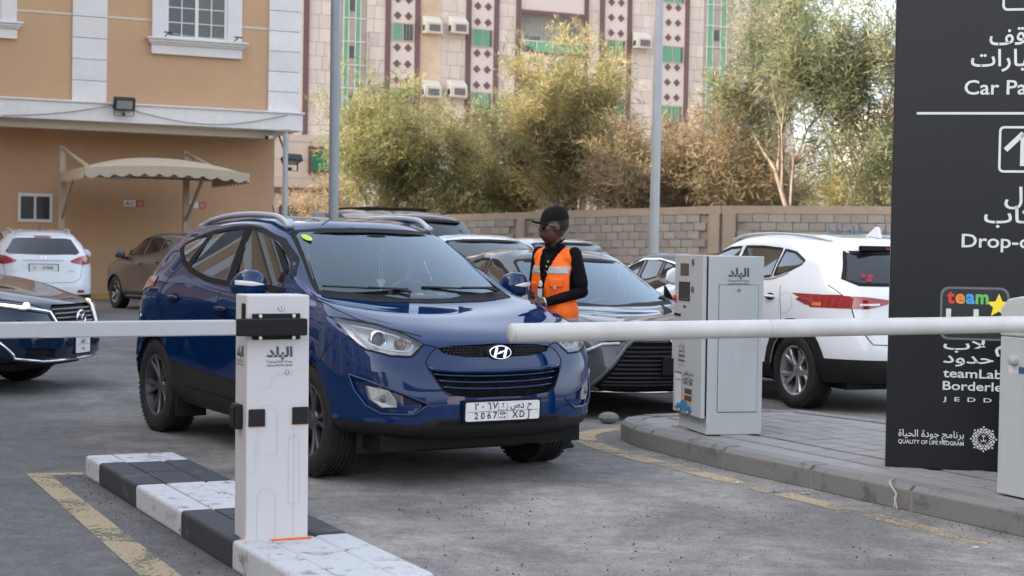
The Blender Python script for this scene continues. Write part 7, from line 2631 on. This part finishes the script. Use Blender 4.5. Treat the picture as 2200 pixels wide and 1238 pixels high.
# lanyard with badge, watch, pins
ly = MB()
for sg in (1, -1):
    ly.tube([(-.03, sg * .075, 1.47), (.07, sg * .070, 1.43), (.128, sg * .035, 1.33), (.150, sg * .006, 1.20), (.155, 0, 1.17)], .006, 5)
lyo = ly.build('lanyard', MATS['sleeve_black'], at)
MB().box((.168, 0, 1.105), (.008, .062, .12)).build('badge_holder', MATS['black_rubber'], lyo, bevel=.003)
MB().box((.1735, 0, 1.108), (.003, .046, .088)).build('badge_card', mat('card_white', (.55, .60, .66), .4), lyo)
MB().ell((.168, 0, 1.185), (.005, .020, .026), 16, 8).build('badge_button', MATS['card_white'], lyo, smooth=True)
for y, z in ((.045, 1.345), (.028, 1.31), (.022, 1.28), (.010, 1.25)):
    MB().ell((.135, y, z), (.006, .009, .009), 8, 6).build('pin', MATS['gold'], lyo)
wv_ = (Vector(LWr) - Vector(LE)).normalized()
wc = Vector(LWr) - wv_ * .005
wa = wv_.cross(UP).normalized()
wb_ = wv_.cross(wa)
wt_ = MB().tube([wc + (wa * math.cos(a) + wb_ * math.sin(a)) * .036 for a in [2 * math.pi * k / 20 for k in range(21)]], .0075, 6, cap=False)
wo_ = wt_.build('watch', MATS['bolt'], at, smooth=True)
MB().ell(wc + (wa * .7 + wb_ * .7).normalized() * .040, (.018, .018, .018), 12, 8).build('watch_face', MATS['bolt'], wo_, smooth=True)
# ---- driver behind the windscreen ----------------------------------------------
CARM = Matrix.Translation(CAR_O) @ Matrix.Rotation(CAR_RZ, 4, 'Z')
dr = empty('person', CARM @ Vector((-1.30, .41, .69)), CAR_RZ, 'person in a black headscarf and sunglasses at the wheel of the blue car', 'person')
D0 = Vector((-1.45, .36, .72))
def dp(x, y, z):
    return Vector((x, y, z)) - D0
DH = Matrix.Rotation(math.radians(52), 3, 'Z')
dc = Vector((-1.36, .375, 1.325)) - D0
def dh(x, y, z):
    return dc + DH @ Vector((x, y, z))
b = MB()
b.ell(dh(0, 0, .0), (.088, .070, .11), 18, 12, DH)
cap(b, dh(.078, 0, .015), .010, dh(.098, 0, -.020), .013)
b.ell(dh(.075, 0, -.05), (.020, .028, .018), 12, 8, DH)
b.ell(dh(.055, 0, -.085), (.030, .034, .026), 12, 8, DH)
cap(b, dp(-1.47, .36, 1.0), .11, dp(-1.42, .36, 1.12), .09)
cap(b, dp(-1.42, .365, 1.1), .05, dh(0, 0, -.08), .05)
for y0, y1 in ((.20, .26), (.53, .48)):
    cap(b, dp(-1.45, y0, 1.08), .045, dp(-1.25, y0 + (y0 - .36) * .35, .98), .038)
    cap(b, dp(-1.25, y0 + (y0 - .36) * .35, .98), .036, dp(-1.03, y1, 1.10), .026)
hand(b, dp(-1.03, .26, 1.10), (.85, .15, .35), (.35, .1, -.8), .7)
hand(b, dp(-1.03, .48, 1.10), (.85, -.15, .35), (.35, -.1, -.8), .7)
cap(b, dp(-1.45, .28, .80), .08, dp(-1.05, .27, .82), .06)
cap(b, dp(-1.45, .44, .80), .08, dp(-1.05, .45, .82), .06)
fuse(b, 'body', MATS['skin_light'], dr, .008, 3)
s_ = MB()
s_.ell(dh(-.015, 0, .012), (.108, .094, .132), 20, 14, DH)
cap(s_, dh(-.01, 0, -.09), .085, dp(-1.43, .36, 1.12), .125)
fuse(s_, 'headscarf', MATS['cloth_black'], dr, .008, 3, keep=lambda c: not ((DH.transposed() @ (c - dc)).x > .035 and abs((DH.transposed() @ (c - dc)).y) < .062 and -.105 < (DH.transposed() @ (c - dc)).z < .085))
s_ = MB()
s_.ell(dp(-1.47, .36, .98), (.16, .235, .24), 20, 14)
cap(s_, dp(-1.46, .22, 1.10), .08, dp(-1.46, .50, 1.10), .08)
for y0, y1 in ((.20, .26), (.53, .48)):
    cap(s_, dp(-1.45, y0, 1.08), .068, dp(-1.25, y0 + (y0 - .36) * .35, .98), .06)
    cap(s_, dp(-1.25, y0 + (y0 - .36) * .35, .98), .058, dp(-1.06, y1, 1.085), .045)
s_.ell(dp(-1.25, .36, .80), (.32, .20, .10), 16, 10)
fuse(s_, 'black_robe', MATS['cloth_black'], dr, .012, 4)
gm_ = MB()
for sg in (1, -1):
    P = [dh(.090, sg * .032 + .024 * math.cos(a), .018 + .022 * math.sin(a)) for a in [2 * math.pi * k / 14 for k in range(14)]]
    gm_.prism(P, DH @ Vector((.004, 0, 0)))
go_ = gm_.build('sunglasses', MATS['lens_black'], dr)
f_ = MB().tube([dh(.094, -.01, .022), dh(.097, .01, .022)], .002, 5)
for sg in (1, -1):
    f_.tube([dh(.090, sg * .055, .022), dh(.0, sg * .078, .018)], .0025, 5)
f_.build('glasses_frame', MATS['gold'], go_)
# ornament hanging from the mirror, sticker on the glass
om = empty('hanging_ornament', CARM @ Vector((-.72, 0, 1.27)), CAR_RZ, 'small pale ornament on two strings behind the windscreen', 'ornament')
mb = MB()
for y in (-.012, .012):
    mb.tube([(0, y, -.06), (0, y, .17)], .0018, 5)
mb.build('string', MATS['card_white'], om)
mb = MB().prism([(0, y, z) for y, z in ((-.03, -.06), (.03, -.06), (.03, -.085), (.018, -.09), (.018, -.125), (0, -.14), (-.018, -.125), (-.018, -.09), (-.03, -.085))], (.006, 0, 0))
mb.build('pendant', MATS['sign_white'], om)
im = MB().ell(Vector((-.80, 0, 1.475)), (.025, .12, .038), 16, 10)
mb_ = im.build('inside_mirror', MATS['car_black'], suv.root, smooth=True)
P = [suv.hit('front', -.515 + .026 * math.cos(a) * (1 + .08 * math.cos(9 * a)), 1.475 + .021 * math.sin(a) * (1 + .08 * math.cos(9 * a)))[0] + Vector((.014, 0, .010)) for a in [2 * math.pi * k / 36 for k in range(36)]]
MB().poly(P).build('round_sticker', mat('sticker_green', (.50, .62, .06), .6, var=.3, scale=60), suv.root)
# ================================================================== TREES, SMALL THINGS
def leaf_mat(name, cols):
    m, n, b, out = _nodes(name)
    at_ = nd(n, 'Attribute', attribute_name='tone')
    tc = nd(n, 'TexCoord')
    nz = nd(n, 'TexNoise', i_Scale=1.1, i_Detail=3.0)
    L(n, tc.outputs['Object'], nz.inputs['Vector'])
    ad = nd(n, 'Math', operation='MULTIPLY_ADD')
    L(n, nz.outputs['Fac'], ad.inputs[0])
    ad.inputs[1].default_value = .9
    L(n, at_.outputs['Fac'], ad.inputs[2])
    sb = nd(n, 'Math', operation='SUBTRACT')
    L(n, ad.outputs[0], sb.inputs[0])
    sb.inputs[1].default_value = .45
    rp = nd(n, 'ValToRGB')
    e = rp.color_ramp.elements
    e[0].position, e[0].color = 0.0, c4(cols[0])
    e[1].position, e[1].color = 1.0, c4(cols[-1])
    for i, c in enumerate(cols[1:-1]):
        x = e.new((i + 1) / (len(cols) - 1))
        x.color = c4(c)
    L(n, sb.outputs[0], rp.inputs[0])
    L(n, rp.outputs[0], b.inputs['Base Color'])
    b.inputs['Roughness'].default_value = .7
    b.inputs['Specular IOR Level'].default_value = .25
    tr = nd(n, 'BsdfTranslucent')
    L(n, rp.outputs[0], tr.inputs[0])
    mx = nd(n, 'MixShader')
    mx.inputs[0].default_value = .45
    L(n, b.outputs[0], mx.inputs[1])
    L(n, tr.outputs[0], mx.inputs[2])
    L(n, mx.outputs[0], out.inputs['Surface'])
    return m
LEAF = {'green': leaf_mat('leaf_green', [(0.081, 0.104, 0.044), (0.163, 0.179, 0.076), (0.281, 0.268, 0.116), (0.428, 0.365, 0.181)]),
        'olive': leaf_mat('leaf_olive', [(0.109, 0.109, 0.051), (0.223, 0.210, 0.092), (0.378, 0.327, 0.151), (0.499, 0.394, 0.222)]),
        'rust': leaf_mat('leaf_rust', [(0.126, 0.105, 0.060), (0.232, 0.190, 0.109), (0.360, 0.275, 0.166), (0.423, 0.320, 0.219)]),
        'blue': leaf_mat('leaf_blue', [(0.075, 0.098, 0.056), (0.153, 0.179, 0.097), (0.259, 0.267, 0.148), (0.406, 0.365, 0.213)])}
mat('bark', (.20, .155, .12), .9, var=.25, scale=6, bump=.5, bscale=30, col2=(.32, .27, .23), c2amt=.6, c2scale=3)
def tree(name, x, y, h, spread, kind, label, seed, trunks=2, leaves=30000, bare=0.0, base=.18, group='feathery trees behind the block wall', zmin=.25, ty=.7):
    rng = np.random.default_rng(seed)
    rnd = random.Random(seed)
    root = empty(name, (x, y, 0), 0, label, 'tree', group)
    tr = MB()
    tips = []
    def grow(p, d, ln, r, lev):
        n = 5
        P, R = [p], [r]
        q = p.copy()
        dd = d.copy()
        for i in range(n):
            dd = (dd + Vector((rnd.gauss(0, .16), rnd.gauss(0, .16), rnd.gauss(0.05, .10)))).normalized()
            q = q + dd * ln / n
            P.append(q.copy())
            R.append(r * (1 - .55 * (i + 1) / n))
        tr.tube(P, R, 6 if lev < 2 else 4, cap=False)
        if lev >= 2:
            for k in range(1, n + 1):
                tips.append((P[k], dd.copy(), lev))
        if lev >= 4:
            return
        nb_ = {0: 5, 1: 5, 2: 4, 3: 3}[lev]
        for k in range(nb_):
            t = rnd.uniform(.35, 1.0) if k else 1.0
            i = min(n - 1, int(t * n))
            bp = P[i].lerp(P[i + 1], t * n - i) if i < n else P[-1]
            a = rnd.uniform(0, 2 * math.pi)
            sp = {0: .55, 1: .6, 2: .75, 3: .9}[lev]
            nd_ = (dd + Vector((math.cos(a) * sp * spread / (h * .5), math.sin(a) * sp * ty * spread / (h * .5), rnd.uniform(-.15, .25)))).normalized()
            grow(bp, nd_, ln * rnd.uniform(.52, .78), R[i] * .62, lev + 1)
    for k in range(trunks):
        a = 2 * math.pi * k / max(1, trunks) + rnd.uniform(-.5, .5)
        lean = .30 if trunks > 1 else .08
        grow(Vector((rnd.uniform(-.15, .15), rnd.uniform(-.15, .15), 0)), Vector((math.cos(a) * lean, math.sin(a) * lean, 1)).normalized(), h * .40, .045 + .012 * h, 0)
    # scale so that the crown reaches the wanted height and spread
    T = np.array([tuple(t[0]) for t in tips])
    zs = h * .94 / np.percentile(T[:, 2], 99.5)
    sx = spread * .5 / max(.3, np.percentile(np.abs(T[:, 0]), 97))
    sxy = np.array([sx, sx * .9, zs])
    tr.v = [tuple(np.array(v) * sxy) for v in tr.v]
    tr.build('trunk', MATS['bark'], root, smooth=True)
    T = T * sxy
    keep = T[:, 2] > h * zmin * rng.uniform(.6, 1.4, len(T))
    T = T[keep]
    D = np.array([tuple(t[1]) for t in tips])[keep]
    if bare:
        kk = rng.random(len(T)) > bare
        T, D = T[kk], D[kk]
    # feathery plumes: slender leaf slivers gathered round a share of the twigs, drooping at the ends
    sel = rng.permutation(len(T))[:max(120, int(leaves / 62))]
    T, D = T[sel], D[sel]
    ncl = len(T)
    per = max(4, int(leaves / ncl))
    C = np.repeat(T, per, axis=0)
    Dv = np.repeat(D, per, axis=0) + np.repeat(rng.normal(0, .5, (ncl, 3)), per, axis=0)
    Dv /= np.linalg.norm(Dv, axis=1, keepdims=True)
    n = len(C)
    t = rng.normal(0, 1, n)[:, None]
    C = C + Dv * t * .30 + rng.normal(0, 1, (n, 3)) * .115 * (1.2 - .25 * np.abs(t)) * (0.75 + .06 * h)
    C[:, 2] -= .05 * (t[:, 0] ** 2)
    dirv = Dv * .7 + rng.normal(0, .55, (n, 3)) + np.array([0, 0, -.18])
    dirv /= np.linalg.norm(dirv, axis=1, keepdims=True)
    ln = rng.uniform(.14, .36, n)[:, None]
    side = np.cross(dirv, rng.normal(0, 1, (n, 3)))
    side /= np.linalg.norm(side, axis=1, keepdims=True)
    wd = rng.uniform(.008, .019, n)[:, None]
    v = np.empty((n, 4, 3))
    v[:, 0] = C - side * wd * .4
    v[:, 1] = C + dirv * ln * .5 + side * wd
    v[:, 2] = C + dirv * ln
    v[:, 3] = C + dirv * ln * .5 - side * wd
    v[..., 2] = np.maximum(v[..., 2], .05)
    me = bpy.data.meshes.new('crown')
    me.vertices.add(n * 4)
    me.vertices.foreach_set('co', v.reshape(-1))
    me.loops.add(n * 4)
    me.loops.foreach_set('vertex_index', np.arange(n * 4, dtype=np.int32))
    me.polygons.add(n)
    me.polygons.foreach_set('loop_start', np.arange(0, n * 4, 4, dtype=np.int32))
    me.polygons.foreach_set('loop_total', np.full(n, 4, dtype=np.int32))
    me.update(calc_edges=True)
    tone = np.repeat(rng.uniform(0, 1, ncl), per) * .55 + rng.uniform(0, .45, n)
    at_ = me.attributes.new('tone', 'FLOAT', 'FACE')
    at_.data.foreach_set('value', tone.astype(np.float32))
    me.materials.append(LEAF[kind])
    link('crown', me, root)
    return root
tree('feathery_tree', -3.2, 48, 7.0, 5.0, 'green', 'dense green tree left of the wall behind the blue car roof', 3, 3, 36000, zmin=.10)
tree('feathery_tree', -1.0, 50, 6.0, 4.0, 'olive', 'low grey green tree between the left tree and the tall central one', 8, 3, 25000, zmin=.10)
tree('feathery_tree', 1.75, 47, 8.0, 4.3, 'olive', 'tall yellow green tree in front of the balcony', 21, 2, 34000, zmin=.15)
tree('feathery_tree', 3.9, 45, 5.9, 3.2, 'rust', 'thin rust brown tree behind the right lamp post', 33, 3, 19000, bare=.25, zmin=.2)
tree('feathery_tree', 5.8, 44.5, 5.8, 3.4, 'rust', 'sparse reddish tree right of the right lamp post', 45, 3, 20000, bare=.15, zmin=.2)
tree('feathery_tree', 8.1, 42, 9.3, 4.6, 'blue', 'tallest grey green tree against the white sky', 57, 2, 40000, zmin=.22)
tree('feathery_tree', 10.0, 42, 6.3, 4.0, 'olive', 'olive tree at the edge of the dark sign', 68, 3, 32000, zmin=.15)
tree('feathery_tree', -6.1, 52, 4.1, 2.4, 'rust', 'small half bare tree between the two left posts', 77, 3, 5000, bare=.35, zmin=.25)
tree('feathery_tree', 7.0, 47, 5.2, 4.2, 'olive', 'low tree filling the gap behind the tallest tree', 91, 3, 25000, zmin=.1)
tree('feathery_tree', 13.2, 40.5, 6.6, 4.4, 'green', 'broad green tree hidden behind the dark sign', 104, 3, 30000, zmin=.12)
e_ = empty('far_building', (27, 74, 0), A24, 'distant pale block beyond the trees behind the dark sign', 'building')
MB().box((0, 0, 4), (22, 10, 8)).build('wall', MATS['apt_stone'], e_)
for k in range(7):
    for zf in range(2):
        MB().box((-9 + k * 3, -5.03, 2.4 + 3.2 * zf), (1.3, .1, 1.4)).build('window', MATS['pane_dark'], e_)
# the far side of the street, behind the camera: low blocks that show in the paint
for i, (x, y, w_, d_, h_, m_) in enumerate(((-34, -52, 22, 10, 7, 'tan_render'), (-4, -60, 26, 10, 5, 'apt_stone'), (26, -54, 20, 12, 9, 'tan_render'), (52, -30, 14, 20, 7, 'apt_stone'))):
    e_ = empty('street_building', (x, y, 0), 0, ['long tan block across the street', 'low pale block across the street', 'taller tan block across the street', 'pale corner block across the street'][i] + ' behind the camera', 'building')
    MB().box((0, 0, h_ / 2), (w_, d_, h_)).build('wall', MATS[m_], e_)
    MB().box((0, 0, h_ + .2), (w_ + .4, d_ + .4, .4)).build('parapet', MATS['white_stone'], e_)
    for k in range(int(w_ / 3.2)):
        for zf in range(int(h_ // 3)):
            MB().box((-w_ / 2 + 2 + k * 3.2, d_ / 2 + .03, 1.8 + 3 * zf), (1.4, .1, 1.4)).build('window', MATS['pane_dark'], e_)
# pebbles and crumbs swept along the kerbs
rng = np.random.default_rng(5)
pb = MB()
def crumbs(n, fn, smin=.002, smax=.007):
    for k in range(n):
        x, y = fn()
        s_ = float(rng.uniform(smin, smax)) * (1 if rng.random() > .06 else 1.8)
        a = rng.uniform(0, 6.28)
        q = [(x + s_ * math.cos(a + t) * rng.uniform(.6, 1), y + s_ * math.sin(a + t) * rng.uniform(.6, 1), .0) for t in (0, 2.1, 4.2)]
        q.append((x, y, s_ * rng.uniform(.5, 1.1)))
        pb.add(q, [(0, 1, 3), (1, 2, 3), (2, 0, 3)])
cc_ = [(float(rng.uniform(-.6, 2.4)), float(rng.uniform(5.9, 9.0))) for k in range(26)]
def clus():
    c = cc_[int(rng.integers(0, len(cc_)))]
    return c[0] + float(rng.normal(0, .16)), c[1] + float(rng.normal(0, .22))
crumbs(900, clus, .002, .008)
crumbs(300, lambda: (float(rng.uniform(-.6, 2.6)), float(rng.uniform(5.6, 9.2))), .003, .008)
crumbs(500, lambda: tuple((IA + ID * float(rng.uniform(0, 4)) - IN * abs(float(rng.normal(0, .12))))[:2]))
crumbs(500, lambda: tuple((Vector((1.015, 11.38)).lerp(Vector((3.0, 7.4)), float(rng.random())) - Vector((.89, .455)) * abs(float(rng.normal(0, .12))))[:2]))
crumbs(200, lambda: (float(rng.uniform(-4.5, -1.6)), float(rng.uniform(6.0, 11))))
tag(pb.build('gravel', mat('gravel_mat', (.07, .065, .06), .9, var=.4, scale=40)), 'loose dark gravel crumbs scattered over the lane', 'gravel', kind='stuff')
# litter
def litter(name, x, y, w_, d_, rz, m, label, cat, z=.003):
    mb = MB()
    N_ = 4
    vs_ = [((i / N_ - .5) * w_, (j / N_ - .5) * d_, .003 + .008 * math.sin(i * 1.3 + j * .9) ** 2) for j in range(N_ + 1) for i in range(N_ + 1)]
    mb.add(vs_, [(j * (N_ + 1) + i, j * (N_ + 1) + i + 1, (j + 1) * (N_ + 1) + i + 1, (j + 1) * (N_ + 1) + i) for j in range(N_) for i in range(N_)])
    o = mb.build(name, m, smooth=True)
    o.location = (x, y, z)
    o.rotation_euler = (0, 0, rz)
    tag(o, label, cat, 'litter on the lane')
paper = mat('paper_white', (.66, .66, .66), .7)
litter('paper_scrap', .365, 6.69, .075, .03, .1, paper, 'flat white paper scrap in the middle of the lane', 'paper')
litter('paper_scrap', .26, 6.58, .04, .02, .6, paper, 'tiny crumpled white scrap left of the flat paper scrap', 'paper')
litter('paper_scrap', 1.78, 9.42, .05, .03, .4, mat('foil', (.35, .33, .36), .3, .4), 'crumpled foil wrapper against the right kerb', 'wrapper')
litter('bottle_cap', 1.60, 9.47, .035, .022, .2, mat('cap_blue', (.10, .28, .55), .5), 'small blue scrap beside the foil wrapper at the right kerb', 'scrap')
litter('paper_scrap', 1.42, 9.80, .03, .02, 1.0, paper, 'little pale scrap left of the blue scrap by the kerb', 'paper')
litter('paper_scrap', 2.30, 7.75, .03, .02, .4, paper, 'white scrap at the right edge of the lane near the kerb', 'paper')
st_ = MB().tube([(2.22, 9.06, .156), (2.17, 8.97, .158), (2.155, 8.925, .150), (2.18, 8.86, .10), (2.17, 8.85, .05), (2.165, 8.84, .012), (2.18, 8.845, .02), (2.172, 8.87, .08)], .005, 6)
tag(st_.build('string', mat('string_white', (.42, .42, .38), .8), smooth=True), 'pale string hanging over the edge of the right kerb', 'string')
rk = MB().ell((.82, 13.1, .05), (.09, .06, .05), 9, 6)
tag(rk.build('rock', MATS['kerb_concrete']), 'loose lump of grey concrete left of the paved island', 'stone')
bpy.data.scenes.remove(TMP)
